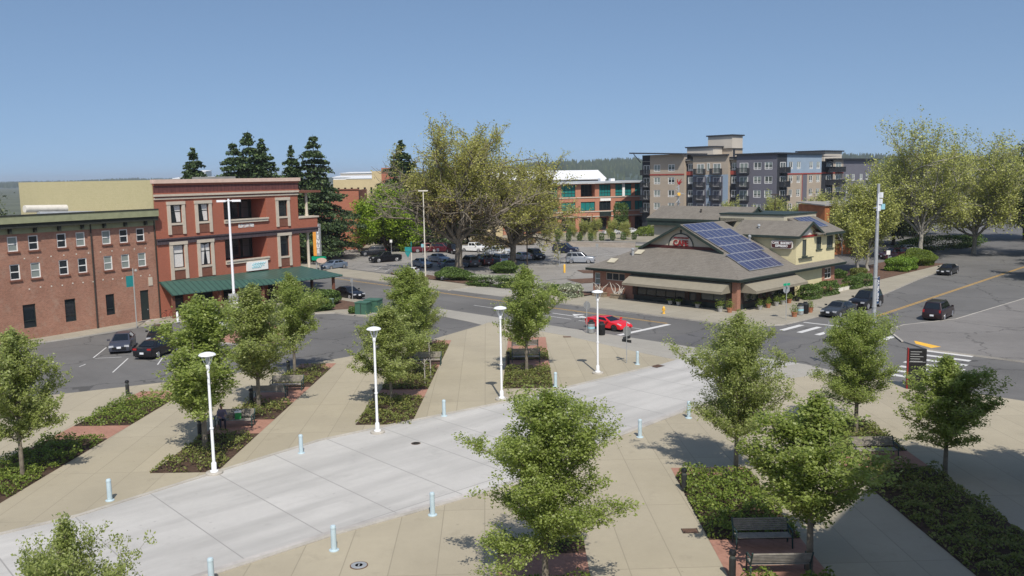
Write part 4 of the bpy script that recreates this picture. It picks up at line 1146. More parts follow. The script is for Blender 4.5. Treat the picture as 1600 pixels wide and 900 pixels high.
ru = thing('shed', 'low rust orange shed between the cafe and the apartments', 'shed', (54.0, 150, 0), R(20))
b = MB(); facade(b, wallT('y-', 0), 0, 8.5, 0, 8.7, [(1, 3, 5, 7), (5, 7, 5, 7)], .2); b.poly([(0, 0, 0), (0, 7, 0), (0, 7, 8.7), (0, 0, 8.7)]); b.poly([(8.5, 0, 0), (8.5, 7, 0), (8.5, 7, 8.7), (8.5, 0, 8.7)]); b.build('wall', 'rust', ru)
b = MB(); b.slab([(-.3, -.3, 8.7), (8.8, -.3, 8.7), (8.8, 7.3, 9.1), (-.3, 7.3, 9.1)], .2); b.build('roof', 'roof_flat', ru)
for a in (1, 5): window(ru, wallT('y-', 0), a, a + 2, 5, 7, d=-.1, nx=2)

rw = thing('garden_wall', 'low patchy stone wall along the far edge of the parking lot', 'wall', (0, 0, 0))
p, q = Vector(((6.8, 180.65))), Vector(((24.5, 172.18)))
d = (q - p).normalized(); n = Vector((-d.y, d.x)) * .4
b = MB(); b.prism([p, q, q + n, p + n], 0, 1.0); b.build('wall', 'stone_wall', rw)
b = MB(); b.prism([p - n * .15, q - n * .15, q + n * 1.1, p + n * 1.1], 1.0, 1.1); b.build('coping', 'kerb', rw)

# far town
rnd = random.Random(12)
FT = [('pale grey warehouse far off above the tan building', -262, 1300, 60, 17, 'white_roof'), ('flat beige industrial building on the far horizon left of the conifers', -480, 1250, 110, 19, 'far_wall'),
      ('tiny white silo building on the left horizon', -500, 1400, 14, 30, 'white_roof'), ('far grey flat factory beside the white warehouse', -215, 1150, 50, 15, 'silver_roof'),
      ('long cream shed far away between conifer and tan building', -290, 1500, 90, 24, 'taupe_pale')]
for lb, x, y, w, h, m in FT:
    f = thing('warehouse', lb, 'building', (x, y, 0), R(rnd.uniform(-15, 15)))
    b = MB(); facade(b, wallT('y-', 0), 0, w, 0, h, [(w * .1 + w * .2 * k, w * .2 + w * .2 * k, h * .55, h * .75) for k in range(4)], 1); b.poly([(0, 0, 0), (0, 40, 0), (0, 40, h), (0, 0, h)]); b.poly([(w, 0, 0), (w, 40, 0), (w, 40, h), (w, 0, h)]); b.build('wall', m, f)
    b = MB(); b.slab([(-1, -1, h), (w + 1, -1, h), (w + 1, 41, h + 2), (-1, 41, h + 2)], .8); b.build('roof', 'white_roof', f)
    b = MB()
    for k in range(4): b.box(w * .1 + w * .2 * k, w * .2 + w * .2 * k, .5, .9, h * .55, h * .75)
    b.build('window', 'glass', f)

# the building the picture is taken from, to the right of the view; its shadow falls over the lower right corner
hb = thing('office_building', 'tall plain brick block just right of the view whose shadow covers the plaza corner', 'building', (25.0, 21.6, 0), R(52.3 + 180))
b = MB()
hh = [(1.5 + 3.2 * k, 3.3 + 3.2 * k, 2 + 4 * j, 4.4 + 4 * j) for k in range(6) for j in range(7)]
facade(b, wallT('y-', 0.0), 0, 22.5, 0, 30, hh, .2)
b.box(.05, 22.45, .4, 25, 0, 29.9); b.poly([(0, 0, 0), (0, .4, 0), (0, .4, 30), (0, 0, 30)]); b.poly([(22.5, 0, 0), (22.5, .4, 0), (22.5, .4, 30), (22.5, 0, 30)])
b.build('wall', 'far_brick', hb)
b = MB(); b.box(0, 22.5, 0, 25, 30, 30.15); b.build('parapet_cap', 'pilaster', hb)
for h in hh: window(hb, wallT('y-', 0.0), *h, d=-.1, nx=2, frame='frame_dark', pane='glass_grey')

# ------------------------------------------------------------------ trees and plants
def tube_path(p0, direc, L, n, up, rs, wob=.12):
    pts = [np.array(p0, float)]; d = np.array(direc, float); d /= np.linalg.norm(d)
    for k in range(n):
        d = d + np.array([rs.normal() * wob, rs.normal() * wob, up / n + rs.normal() * wob * .5]); d /= np.linalg.norm(d)
        pts.append(pts[-1] + d * L / n)
    return pts

def pear_meshes(seed, H=8.0, Rm=2.05, nb=40, per=17, leaf=.12):
    """upright young street tree: straight leader, steep limbs, an egg shaped open crown of small leaves"""
    rs = np.random.RandomState(seed)
    b = MB(); cl = []
    tr = [(rs.normal() * .04 * k / 8, rs.normal() * .04 * k / 8, H * .97 * k / 10) for k in range(11)]
    b.tube(tr, [.105 * (1 - k / 10.8) + .008 for k in range(11)], 8)
    for i in range(nb):
        t = ((i + rs.uniform(-.8, 1.6)) / nb); t = min(1, max(0, t)) ** 1.1
        h = H * lerp(.23, .93, t)
        prof = (.72 + t * 1.1) if t < .25 else max(.17, 1 - ((t - .25) / .75) ** 1.25 * .88)
        L = Rm * prof * rs.uniform(.6, 1.4)
        a = i * 2.4 + rs.normal() * .4
        el = lerp(.55, 1.15, t) + rs.normal() * .2
        k0 = h / (H * .97) * 10; p0 = np.array(tr[min(10, int(k0))]); p0[2] = h
        pts = tube_path(p0, (math.cos(a) * math.cos(el), math.sin(a) * math.cos(el), math.sin(el)), L * 1.15, 7, .08 if t < .2 else .25, rs, .13)
        r0 = .034 * (1 - .6 * t)
        b.tube(pts, [r0 * (1 - k / 8) + .004 for k in range(8)], 5, cap=False)
        wt = rs.uniform(.45, 1.35)
        for k in range(1, 8):
            cl.append((pts[k], .11, wt * L * (.35 if k < 3 else 1)))
            for _ in range(2 if k < 3 else 3):
                dd = rs.normal(size=3); dd[2] = abs(dd[2]) * .7 + .1
                q = tube_path(pts[k], dd, L * rs.uniform(.16, .42) * (.8 if k < 3 else 1), 2, .2, rs, .12)
                b.tube(q, [.009, .006, .003], 3, cap=False)
                cl.append((q[1], .09, wt * L * .8)); cl.append((q[2], .11, wt * L))
    trunk = b.mesh('trunk', 'bark_grey', True)
    c = np.array([x[0] for x in cl]); s = np.array([x[1] for x in cl]); w = np.array([x[2] for x in cl]) * rs.uniform(.3, 1.3, len(cl))
    cnt = np.maximum(1, (per * w / 1.5).astype(int))
    idx = np.repeat(np.arange(len(c)), cnt)
    P = c[idx] + rs.normal(size=(len(idx), 3)) * s[idx][:, None]
    q = leaf_quads(rs, P, leaf, leaf * .6, .4, .45, .5)
    return trunk, q

def put_tree(name, label, trunk, crown, x, y, rz=0., s=(1, 1, 1), group=None, z=0., cat='tree'):
    t = thing(name, label, cat, (x, y, z), rz, group)
    link('trunk', trunk, t); link('crown', crown, t)
    t.scale = s
    return t

PEARS = []
for sd, nb_, per_, mt in ((1, 50, 27, 'leaf_pear'), (2, 50, 26, 'leaf_pear_b'), (3, 48, 26, 'leaf_pear'), (4, 48, 26, 'leaf_pear_b')):
    t_, q_ = pear_meshes(sd, nb=nb_, per=per_)
    PEARS.append((t_, quads_np('crown', q_, mt)))
# finer foliage for the nearest trees
NEAR = []
for sd, mt in ((11, 'leaf_pear_b'), (12, 'leaf_pear'), (13, 'leaf_pear_b')):
    t_, q_ = pear_meshes(sd, nb=60, per=38, leaf=.085)
    NEAR.append((t_, quads_np('crown', q_, mt)))

GT = 'young pear trees planted in the plaza beds'
def pear(v, p, H, Rr, rz, lb, pool=PEARS):
    s = H / 8.0
    return put_tree('pear_tree', lb, *pool[v], p[0], p[1], rz, (Rr / 2.05, Rr / 2.05, s), GT, PZ)
pear(0, (-16.66, 45.41), 8.5, 3.0, 2.4, 'young green tree rising just behind the front left white lamp post')
pear(1, (-16.19, 53.9), 8.0, 2.6, 1.9, 'young green tree in the middle of the bed with the back to back benches')
pear(2, (-16.23, 63.35), 7.9, 2.2, 3.2, 'young green tree at the far end of the bench bed, in front of the canopy')
pear(3, (-7.85, 54.46), 6.6, 2.1, 4.4, 'smaller young tree just right of the second white lamp post')
pear(0, (-7.55, 63.14), 8.1, 2.5, 5.2, 'full young green tree in the middle of the second bed')
pear(1, (-7.51, 72.46), 6.6, 1.7, .9, 'young green tree at the far end of the second bed near the side road')
pear(2, (0.98, 62.93), 8.2, 2.35, 2.6, 'slim young tree standing alone in the small bed with the pale bench')
pear(0, (10.51, 39.92), 8.1, 2.3, 3.9, 'tall young tree at the corner of the lush green bed right of the drive', NEAR)
pear(1, (18.79, 46.46), 7.2, 2.3, 2.9, 'broad young tree in the bed nearest the street corner and crosswalk', NEAR)
pear(2, (10.67, 30.18), 6.8, 2.5, 1.2, 'open crowned young tree over the bench in the lower right corner')
pear(2, (20.4, 39.8), 6.0, 2.2, 4.0, 'young tree at the right edge beside the dark pylon sign')
pear(1, (1.0, 28.6), 7.55, 2.4, 5.0, 'large foreground tree whose crown covers the drive edge, bottom centre', NEAR)
pear(0, (-9.95, 18.3), 7.3, 1.5, 2.2, 'foreground tree peeping in at the bottom left corner', NEAR)
pear(1, (25.4, 37.5), 7.6, 2.3, 3.0, 'young tree in deep shade beyond the right margin of the plaza')
pear(3, (-24.6, 42.0), 7.6, 2.1, 1.0, 'young tree in the leftmost bed beside the parking road')

def big_tree(seed, H, Rm, nlimb, per, leaf, base=.2, trunk_r=.45, spread=.8, flat=1.0, gap=(.2, 1.3), inner=None, dens_low=1.0, wide=98, vase=0):
    """large spreading tree: short bole, forking limbs, twigs carrying tufts of leaves"""
    rs = np.random.RandomState(seed)
    b = MB(); cl = []
    bole = H * base
    tr = [(rs.normal() * .08, rs.normal() * .08, bole * k / 4) for k in range(5)]
    b.tube(tr, [trunk_r * (1.25 if k == 0 else 1 - .06 * k) for k in range(5)], 9)
    def branch(p, d, L, r, lev):
        n = 5
        pts = tube_path(p, d, L, n, .22 if lev < 2 else .1, rs, .14)
        b.tube(pts, [max(.012, r * (1 - .55 * k / n)) for k in range(n + 1)], 6 if lev < 2 else 4, cap=False)
        if lev >= 2:
            for k in range(1, n + 1): cl.append(pts[k])
        if lev < 3:
            m = (5, 6, 5)[lev]
            for j in range(m):
                k = min(n, 1 + int((j + rs.uniform(.2, .9)) * n / m))
                e = np.array(pts[k]) - np.array(pts[k - 1]); e /= np.linalg.norm(e)
                s_ = rs.normal(size=3); s_ -= e * s_.dot(e); s_ /= np.linalg.norm(s_)
                dd = e * .75 + s_ * rs.uniform(.55, 1.0) + np.array([0, 0, .12])
                branch(pts[k], dd, L * rs.uniform(.45, .66), r * .5, lev + 1)
    hl = (H - bole)
    for i in range(nlimb):
        a = 2.4 * i + rs.normal() * .3
        el = lerp(.45, 1.4, ((i * 7) % nlimb) / max(1, nlimb - 1)) * flat
        h = bole * rs.uniform(.72, 1.0)
        L = math.hypot(Rm * math.cos(el), hl * math.sin(el)) * .62
        branch(np.array([0, 0, h]), (math.cos(a) * math.cos(el), math.sin(a) * math.cos(el), math.sin(el)), L, trunk_r * .55, 0)
    c = np.array(cl)
    # fit the crown to its measured width and height
    k_xy = Rm / np.percentile(np.hypot(c[:, 0], c[:, 1]), wide); k_z = (H - bole) / (c[:, 2].max() - bole)
    fz = lambda z: bole * .6 + (z - bole * .6) * k_z if False else np.where(z > bole * .7, bole * .7 + (z - bole * .7) * k_z, z)
    def fit(v):
        v = np.array(v); t = np.clip((v[..., 2] - bole * .5) / (bole * .6 + .01), 0, 1)
        o = v.copy(); o[..., 0] *= 1 + (k_xy - 1) * t; o[..., 1] *= 1 + (k_xy - 1) * t; o[..., 2] = fz(v[..., 2]); return o
    b.v = [tuple(x) for x in fit(np.array(b.v))]; c = fit(c)
    w = rs.uniform(gap[0], gap[1], len(c)); cnt = (per * w).astype(int)
    if dens_low != 1.0: cnt = (cnt * np.where(c[:, 2] < H * .45, dens_low, 1)).astype(int)
    if vase: cnt = np.where(np.hypot(c[:, 0], c[:, 1]) > Rm * (vase + 1.05 * (c[:, 2] / H - .3)), cnt * .12, cnt).astype(int)
    idx = np.repeat(np.arange(len(c)), cnt)
    P = c[idx] + rs.normal(size=(len(idx), 3)) * leaf * 1.25
    q = leaf_quads(rs, P, leaf, leaf * .8, .5, .4)
    return b, q, P

def make_big(name, lb, x, y, rz, leafm, barkm='bark_grey', two=None, group=None, z=0., cat='tree', **kw):
    b, q, P = big_tree(**kw)
    tm = b.mesh('trunk', barkm, True)
    if two:
        rs = np.random.RandomState(5)
        low = (P[:, 2] < kw['H'] * two[1]) & (np.hypot(P[:, 0], P[:, 1]) < kw['Rm'] * two[2]) & (rs.uniform(size=len(P)) < .75)
        cm = quads_np('crown', q, leafm, None, low.astype(int), [leafm, two[0]])
    else: cm = quads_np('crown', q, leafm)
    return put_tree(name, lb, tm, cm, x, y, rz, (1, 1, 1), group, z, cat)

make_big('maple_tree', 'big maple with thin yellow green spring foliage and reddish lower crown by the parking lot', *(-8.02, 132.99), 3.3, 'leaf_maple', 'bark_grey', ('leaf_red', .46, .62), seed=21, vase=.46, H=24, Rm=11.4, nlimb=15, per=8.0, leaf=.25, base=.24, dens_low=.6, wide=94, trunk_r=.62, gap=(0, 1.7))
make_big('maple_tree', 'smaller spreading maple with thin olive foliage right of the big one in the parking lot', *(0.17, 142.33), 1.4, 'leaf_maple', 'bark_grey', ('leaf_red', .4, .4), seed=22, H=18.6, Rm=8.8, nlimb=13, per=6.0, leaf=.25, dens_low=.6, wide=90, base=.22, trunk_r=.55, gap=(0, 1.7))
make_big('linden_tree', 'dense round bright green tree above the black pickup', *(-24.97, 172.82), 0, 'leaf_green', 'bark_dark', seed=23, H=13.4, Rm=7.2, nlimb=9, per=9, leaf=.36, base=.13, trunk_r=.35, gap=(.3, 1.3), flat=.85)
make_big('broadleaf_tree', 'dark green tree in the shade just right of the round bright tree', -17.5, 186, .4, 'leaf_dark', 'bark_dark', seed=24, H=13, Rm=5.5, nlimb=7, per=7, leaf=.4, base=.15, trunk_r=.3)
make_big('broadleaf_tree', 'dark low tree behind the trunk of the big maple', -9.5, 190, 1.4, 'leaf_dark', 'bark_dark', seed=25, H=10.5, Rm=5.5, nlimb=7, per=6, leaf=.4, base=.15, trunk_r=.3)
make_big('cottonwood_tree', 'very tall pale olive tree towering at the right edge over the cross street', 66, 140, .2, 'leaf_young', 'bark_pale', seed=26, H=24.5, wide=93, Rm=7.8, nlimb=10, per=4.2, leaf=.28, base=.2, trunk_r=.4, gap=(0, 1.6))
make_big('cottonwood_tree', 'tall olive green tree behind the towering one, at the right margin', 79, 148, 2.2, 'leaf_young', 'bark_pale', seed=27, H=21, wide=92, Rm=9.5, nlimb=10, per=5.5, leaf=.3, base=.18, trunk_r=.4, gap=(0, 1.5))
make_big('birch_tree', 'slender sparse yellow green tree with pale trunk left of the banner pole', *(49.0, 122.73), 1.2, 'leaf_young', 'bark_pale', seed=28, H=14.5, Rm=4.0, nlimb=9, per=4.2, leaf=.24, base=.22, trunk_r=.24, gap=(0, 1.6))
make_big('birch_tree', 'slender sparse yellow green tree directly behind the banner pole', *(51.42, 124.87), 3.2, 'leaf_young', 'bark_pale', seed=29, H=15.5, Rm=4.2, nlimb=9, per=4.2, leaf=.24, base=.22, trunk_r=.22, gap=(0, 1.6))
make_big('broadleaf_tree', 'dark green tree over the shaded far end of the cross street', 74, 168, .7, 'leaf_dark', 'bark_dark', seed=30, H=16, Rm=8, nlimb=8, per=5, leaf=.4, base=.15, trunk_r=.35)
make_big('broadleaf_tree', 'dark green tree beyond the right margin beside the cross street', 92, 138, .1, 'leaf_dark', 'bark_dark', seed=34, H=21, Rm=9, nlimb=8, per=5, leaf=.42, base=.15, trunk_r=.4)
make_big('broadleaf_tree', 'dark green tree in the far row behind the cross street, right margin', 104, 176, .9, 'leaf_dark', 'bark_dark', seed=35, H=20, Rm=11, nlimb=8, per=5, leaf=.45, base=.12, trunk_r=.4)
make_big('broadleaf_tree', 'olive tree behind the pale bushes at the end of the cross street', 88, 190, 1.9, 'leaf_young', 'bark_dark', seed=36, H=17, Rm=10, nlimb=8, per=5, leaf=.45, base=.12, trunk_r=.4)
make_big('broadleaf_tree', 'dark green tree over the right pavement of the cross street', 84, 118, 2.9, 'leaf_dark', 'bark_dark', seed=37, H=17, Rm=8, nlimb=8, per=6, leaf=.36, base=.14, trunk_r=.35)
make_big('broadleaf_tree', 'olive green tree beside the far pavement of the cross street', 73, 112, .2, 'leaf_green', 'bark_dark', seed=38, H=12.5, Rm=6, nlimb=8, per=6, leaf=.3, base=.16, trunk_r=.3)
make_big('broadleaf_tree', 'dark tree behind the tan side wall at the left margin', -98, 158, .9, 'leaf_dark', 'bark_dark', seed=39, H=16.5, Rm=8, nlimb=8, per=5, leaf=.45, base=.12, trunk_r=.4)
make_big('broadleaf_tree', 'dark tree beyond the left margin behind the older brick building', -112, 170, 1.9, 'leaf_dark', 'bark_dark', seed=40, H=17, Rm=9, nlimb=8, per=5, leaf=.45, base=.12, trunk_r=.4)
# thin spring trees in front of the apartments
sb, sq, sP = big_tree(seed=31, H=9, Rm=2.4, nlimb=7, per=3.2, leaf=.2, base=.25, trunk_r=.13, gap=(0, 1.5))
sap = (sb.mesh('trunk', 'bark_pale', True), quads_np('crown', sq, 'leaf_young'))
for k, (px, Y, h, lb) in enumerate(((1142, 172, 9.5, 'leftmost of the sparse spring trees before the apartments'), (1178, 166, 8, 'short sparse spring tree before the purple apartment corner'), (1212, 168, 10.5, 'sparse spring tree before the purple corner balconies'),
                                  (1236, 160, 9.0, 'small sparse tree before the pale blue apartment face'), (1262, 163, 10, 'sparse spring tree before the right apartment windows'), (1292, 158, 11.5, 'tallest sparse spring tree at the right end of the apartments'), (1318, 150, 10.5, 'sparse spring tree beside the rust shed'))):
    put_tree('young_tree', lb, *sap, (px - 800) / 1360 * Y, Y, k * 1.3, (.95, .95, h / 9), 'thin spring trees in front of the apartments')
for k, (x, y, h, lb) in enumerate(((9.7, 190.7, 4.5, 'small light green street tree, first of the row before the brick office'), (13.3, 191.7, 5.2, 'second small light green street tree before the brick office'), (16.2, 191, 5.0, 'small street tree before the brick office, left of the entrance'),
                                  (18.4, 188.7, 5.6, 'small street tree right before the brick office entrance'), (22, 191.7, 5.0, 'small street tree right of the brick office entrance'), (25.3, 194.9, 4.2, 'low bushy street tree near the rear roof of the cafe'), (7.1, 195, 4.6, 'small street tree half hidden by the smaller maple'))):
    put_tree('young_tree', lb, *sap, x, y, k * 1.1, (.62, .62, h / 9), 'small street trees before the brick office')

def conifer(seed, H, Rm, base=.06, layers=36, per=150, leaf=.55, drop=.3, irr=.5):
    rs = np.random.RandomState(seed)
    b = MB(); cs = []
    b.tube([(0, 0, 0), (rs.normal() * .1, 0, H * .5), (0, 0, H)], [H * .02, H * .011, .03], 8)
    for i in range(layers):
        t = i / (layers - 1); h = H * lerp(base, .985, t)
        L0 = Rm * (1 - t) ** .8 * (1 + .16 * math.sin(i * 1.9 + seed)) + .3; h += rs.normal() * .25
        for j in range(rs.randint(4, 7)):
            a = rs.uniform(0, 2 * PI); L = L0 * rs.uniform(1 - irr, 1 + irr * .5)
            pts = []
            for k in range(6):
                s = k / 5
                pts.append(np.array([math.cos(a) * L * s, math.sin(a) * L * s, h + L * (.18 * s - drop * s * s + .12 * max(0, s - .7))]))
            b.tube(pts, [.05 * (1 - k / 6.5) + .01 for k in range(6)], 4, cap=False)
            m = max(6, int(per * L / Rm))
            s = rs.uniform(.12, 1.0, m); base_ = np.array(pts)
            ii = np.minimum((s * 5).astype(int), 4); fr = (s * 5 - ii)[:, None]
            c = base_[ii] * (1 - fr) + base_[ii + 1] * fr
            wd = (.5 * L * (1.15 - s) + .25)[:, None] * rs.normal(size=(m, 1)) * .55
            c = c + np.array([[-math.sin(a), math.cos(a), 0]]) * wd
            c[:, 2] -= np.abs(wd[:, 0]) * .22 + rs.uniform(-.15, .5, m)
            cs.append(c)
    P = np.concatenate(cs)
    return b.mesh('trunk', 'bark_dark', True), quads_np('crown', leaf_quads(rs, P, leaf, leaf * .55, .5, .4, .3), 'needle')
GC = 'tall conifers behind the red brick building'
c1 = conifer(41, 22, 8.8, per=300); c2 = conifer(42, 22, 6.6, per=260)
put_tree('conifer_tree', 'tall broad conifer beside the orange brick wall, right of the red building', *c1, -35.2, 158, .3, (.95, .95, 1.02), GC)
put_tree('conifer_tree', 'narrower conifer pressed against the left side of the tall broad one', *c2, -39.0, 157, 1.3, (.85, .85, .93), GC)
put_tree('conifer_tree', 'bushy conifer crown above the middle of the red roof', *c1, -44.4, 150, 2.1, (.95, .95, 1.04), GC)
put_tree('conifer_tree', 'conifer just left of the bushy one over the red roof', *c1, -47.4, 151, 4.0, (.85, .85, .96), GC)
put_tree('conifer_tree', 'conifer just right of the bushy one over the red roof', *c2, -42.0, 149, 3.0, (1.15, 1.15, .97), GC)
put_tree('conifer_tree', 'leftmost small pointed conifer over the red roof', *c2, -53.6, 149, 5.0, (1, 1, .91), GC)
put_tree('conifer_tree', 'dark pointed conifer rising behind the left side of the big maple', *c2, -22.2, 180, .7, (1.3, 1.3, 1.0))

# clipped hedges and shrubs: a core of twigs inside a shell of small leaves
def blob_mesh(seed, sx, sy, sz, n, leaf, m, box=.0):
    rs = np.random.RandomState(seed)
    P = rs.normal(size=(n, 3)); P /= np.linalg.norm(P, axis=1)[:, None]
    if box: P = np.sign(P) * np.abs(P) ** (1 - box)
    ph = rs.uniform(0, 6, 3)
    r = 1 + .10 * np.sin(P[:, 0] * 5 + ph[0]) + .09 * np.sin(P[:, 1] * 6 + ph[1]) + .08 * np.sin(P[:, 2] * 7 + ph[2])
    r = r * (1 - .28 * rs.uniform(0, 1, n) ** 2)
    P = P * r[:, None] * np.array([sx, sy, sz])
    P[:, 2] = np.abs(P[:, 2] + sz * .55) if False else P[:, 2]
    P = P + np.array([0, 0, sz * .82]); P = P[P[:, 2] > .02]
    return quads_np('foliage', leaf_quads(rs, P, leaf, leaf * .7, .15, .35), m)
def shrub(name, lb, x, y, sx, sy, sz, m, rz=0, seed=1, leaf=.17, box=0., z=0., cat='shrub', group=None, dens=420):
    t = thing(name, lb, cat, (x, y, z), rz, group)
    area = sx * sy + sx * sz + sy * sz
    n = int(min(22000, dens * area * 3.2))
    link('foliage', blob_mesh(seed, sx, sy, sz, n, leaf, m, box), t)
    b = MB(); rs = random.Random(seed)
    for k in range(9):
        a = rs.uniform(0, 6.3); b.tube([(sx * .25 * math.cos(a), sy * .25 * math.sin(a), 0), (sx * .75 * math.cos(a), sy * .75 * math.sin(a), sz * 1.1)], [.03, .01], 4)
    b.build('stem', 'bark', t)
    return t
shrub('shrub', 'dark rounded shrub left of the pale box beside the canopy post', -23.2, 96.2, 2.0, 1.7, .95, 'hedge', 0, 1, z=.14)
shrub('shrub', 'dark spreading shrub below the pale box on the corner island', -21.3, 94.8, 1.5, 1.2, .75, 'hedge', .5, 2, z=.14)
shrub('shrub', 'dark rounded shrub behind the pale box, nearest the parked black sedan', -21.6, 99.6, 2.1, 1.5, .95, 'hedge', 1, 3, z=.14)
shrub('shrub', 'small green ball shrub beside the green cabinet', -17.1, 92.4, .5, .5, .42, 'hedge', 0, 4, z=.14)
shrub('shrub', 'small brownish ball shrub beside the green cabinet', -16.3, 92.7, .45, .45, .42, 'red_leaf', 0, 5, z=.14)
shrub('shrub', 'rust red shrub at the foot of the tall twin headed lamp pole', -29.0, 86.6, 1.0, .8, .8, 'red_leaf', 0, 6, z=.14)
shrub('shrub', 'small green shrub right of the rust red one', -27.6, 87.3, .6, .6, .5, 'cover', 0, 7, z=.14)
shrub('shrub', 'sprawling dark green shrub around the foot of the big maple', -8.2, 122.5, 3.4, 2.0, .85, 'hedge', -.7, 8, z=.1)
shrub('shrub', 'dark round shrub at the foot of the smaller maple', -.9, 130.5, 2.0, 1.6, .95, 'hedge', 0, 9, z=.05)
shrub('shrub', 'bright lime green clipped round bush beside the cross street pavement', 56.0, 124.6, 2.5, 1.8, 1.05, 'hedge_bright', .8, 10, box=.25, z=.13)
shrub('shrub', 'mid green loose bush behind the lime green clipped one', 61.6, 131.5, 3.2, 2.4, 1.25, 'cover', .8, 11, z=.13)
shrub('hedge', 'dark hedge along the right pavement of the cross street, right margin', 72, 103, 9, 1.6, 1.1, 'hedge', .8, 23, leaf=.2, box=.4, z=.13, cat='hedge', dens=120)
shrub('hedge', 'dark hedge on the lawn behind the pale sedan under the towering tree', 78, 158, 12, 2, 1.3, 'hedge', .5, 24, leaf=.25, box=.4, z=.02, cat='hedge', dens=90)
shrub('shrub', 'small olive round shrub left of the lime green bush', 47.5, 118.5, 1.1, .9, .65, 'cover_dry', 0, 12, z=.13)
shrub('shrub', 'small dark shrub between the two pale birch trunks', 44.0, 116.2, .9, .8, .7, 'hedge', 0, 13, z=.13)
shrub('cypress', 'dark green cone shaped evergreen before the brick office entrance', 27.6, 219.5, 1.9, 1.9, 4.4, 'hedge', 0, 14, leaf=.3, cat='shrub', dens=60)
shrub('hedge', 'long hedge with a flat cream blossom top near the foot of the big maple', -2.4, 114.2, 3.3, 1.25, .72, 'hedge', R(-25), 15, box=.5, z=.1, cat='hedge')
shrub('blossom_crown', 'cream flowering top of the long hedge', -2.4, 114.2, 3.1, 1.1, .1, 'blossom', R(-25), 16, box=.4, z=1.2, cat='hedge') if False else None
shrub('hedge', 'short clipped hedge with pale blossom behind the slim plaza tree', 4.1, 106.2, 1.1, .9, .65, 'blossom', R(-46), 17, box=.45, z=.1, cat='hedge')
shrub('hedge', 'dark clipped hedge, left half of the pair by the cafe brick wall', 5.4, 104.6, 1.0, .9, .68, 'hedge', R(-46), 18, box=.45, z=.1, cat='hedge')
shrub('hedge', 'white flowering clipped hedge by the left corner of the cafe', 7.1, 103.0, 1.35, 1.0, .82, 'blossom', R(-46), 19, box=.45, z=.1, cat='hedge')
shrub('hedge', 'long clipped green hedge under the right awning of the cafe', *st(15.2, -1.5), 3.9, .9, .82, 'hedge', CA, 20, box=.55, z=.13, cat='hedge')
shrub('hedge', 'clipped flowering hedge beyond the brick bay of the cafe', *st(26.5, -1.2), 2.9, .9, .78, 'hedge', CA, 21, box=.5, z=.13, cat='hedge')
shrub('hedge', 'tiny hedge at the lot entrance beside the yellow bollard', 17.5, 132.7, .9, .6, .45, 'hedge', 0, 22, box=.4, z=.02, cat='hedge')
for k in range(8):
    x, y = lerp(9.5, 25.5, k / 7), 176.6 + .3 * k
    shrub('shrub', ('small dark cone shrub on the stone wall, left end of its row', 'second small cone shrub along the stone wall', 'small cone shrub on the stone wall above the silver van', 'small cone shrub on the stone wall left of its middle', 'small cone shrub on the stone wall right of its middle', 'small cone shrub on the stone wall before the entrance', 'small cone shrub near the cafe end of the stone wall', 'last small cone shrub at the cafe end of the stone wall')[k],
          x, y + 1.5, .55, .55, .9 if k > 1 else 1.4, 'hedge', 0, 30 + k, leaf=.2, z=1.0, group='cone shrubs along the stone wall', dens=120)
for k, (x, y) in enumerate(((-5.6, 186), (-2, 178), (2.5, 184), (36, 214), (32, 205))):
    shrub('shrub', ('grey leafless bush behind the white pickups', 'brownish bush behind the smaller maple trunk', 'reddish bush left of the street trees', 'bushy green shrub below the turquoise windows at the far right', 'rounded green shrub behind the cafe roof')[k], x, y, 3.0, 2, 1.1, ('leaf_red', 'leaf_red', 'leaf_red', 'cover', 'cover')[k], 0, 50 + k, leaf=.3, dens=50)
# blossom on top of the long hedge stays part of that hedge
hd = next(o for o in bpy.data.objects if o.get('label', '').startswith('long hedge with a flat cream'))
rs = np.random.RandomState(61)
P = np.stack([rs.uniform(-3.1, 3.1, 1700), rs.uniform(-1.1, 1.1, 1700), 1.22 + rs.uniform(0, .16, 1700)], 1)
link('blossom', quads_np('blossom', leaf_quads(rs, P, .16, .12, .6, .3), 'blossom'), hd)

# low ground cover in the plaza beds
def cover(key, qs, seed, m, dens, h, leaf=.13, bare=.25, front=0.):
    rs = np.random.RandomState(seed); out = []
    for q in qs:
        (x0, y0), (x1, _), (x2, y1), (x3, _) = q
        n = int(dens * (x1 - x0) * (y1 - y0))
        u = rs.uniform(.0, 1.0, n); v = rs.uniform(-.005, 1.005, n)
        x = (x0 + (x3 - x0) * v) * (1 - u) + (x1 + (x2 - x1) * v) * u; y = y0 + (y1 - y0) * v
        f = np.sin(x * 2.1 + seed) * np.sin(y * 1.7 + 2 * seed) + .6 * np.sin(x * 4.3 + y * 3.1) + .5 * np.sin(y * 5.7 - x * 2.2 + seed)
        edge = np.minimum(np.minimum(u, 1 - u) * 3.4, np.minimum(v, 1 - v) * (y1 - y0))
        keep = f + rs.normal(size=n) * .35 > (-1.3 + 2.2 * bare) + np.where(edge < .35, .8 * bare * 2, 0) - .2
        lump = rs.uniform(size=(40, 3)); dmin = np.min(np.hypot(x[:, None] - (x.min() + lump[None, :, 0] * np.ptp(x)), y[:, None] - (y.min() + lump[None, :, 1] * np.ptp(y))) / (.25 + .5 * lump[None, :, 2]), axis=1)
        hh = h * (.35 + .2 * np.clip(f, -1, 1.4) + .75 * np.exp(-dmin ** 2 * 1.4)) * np.clip(edge / .3 + .3, 0, 1)
        z = PZ + .03 + hh * rs.uniform(.25, 1.0, n) ** .7
        out.append(np.stack([x, y, z], 1)[keep])
    P = np.concatenate(out)
    o = link('ground_cover', quads_np('ground_cover', leaf_quads(rs, P, leaf, leaf * .6, .5, .4), m))
    o['kind'] = 'stuff'
    return o
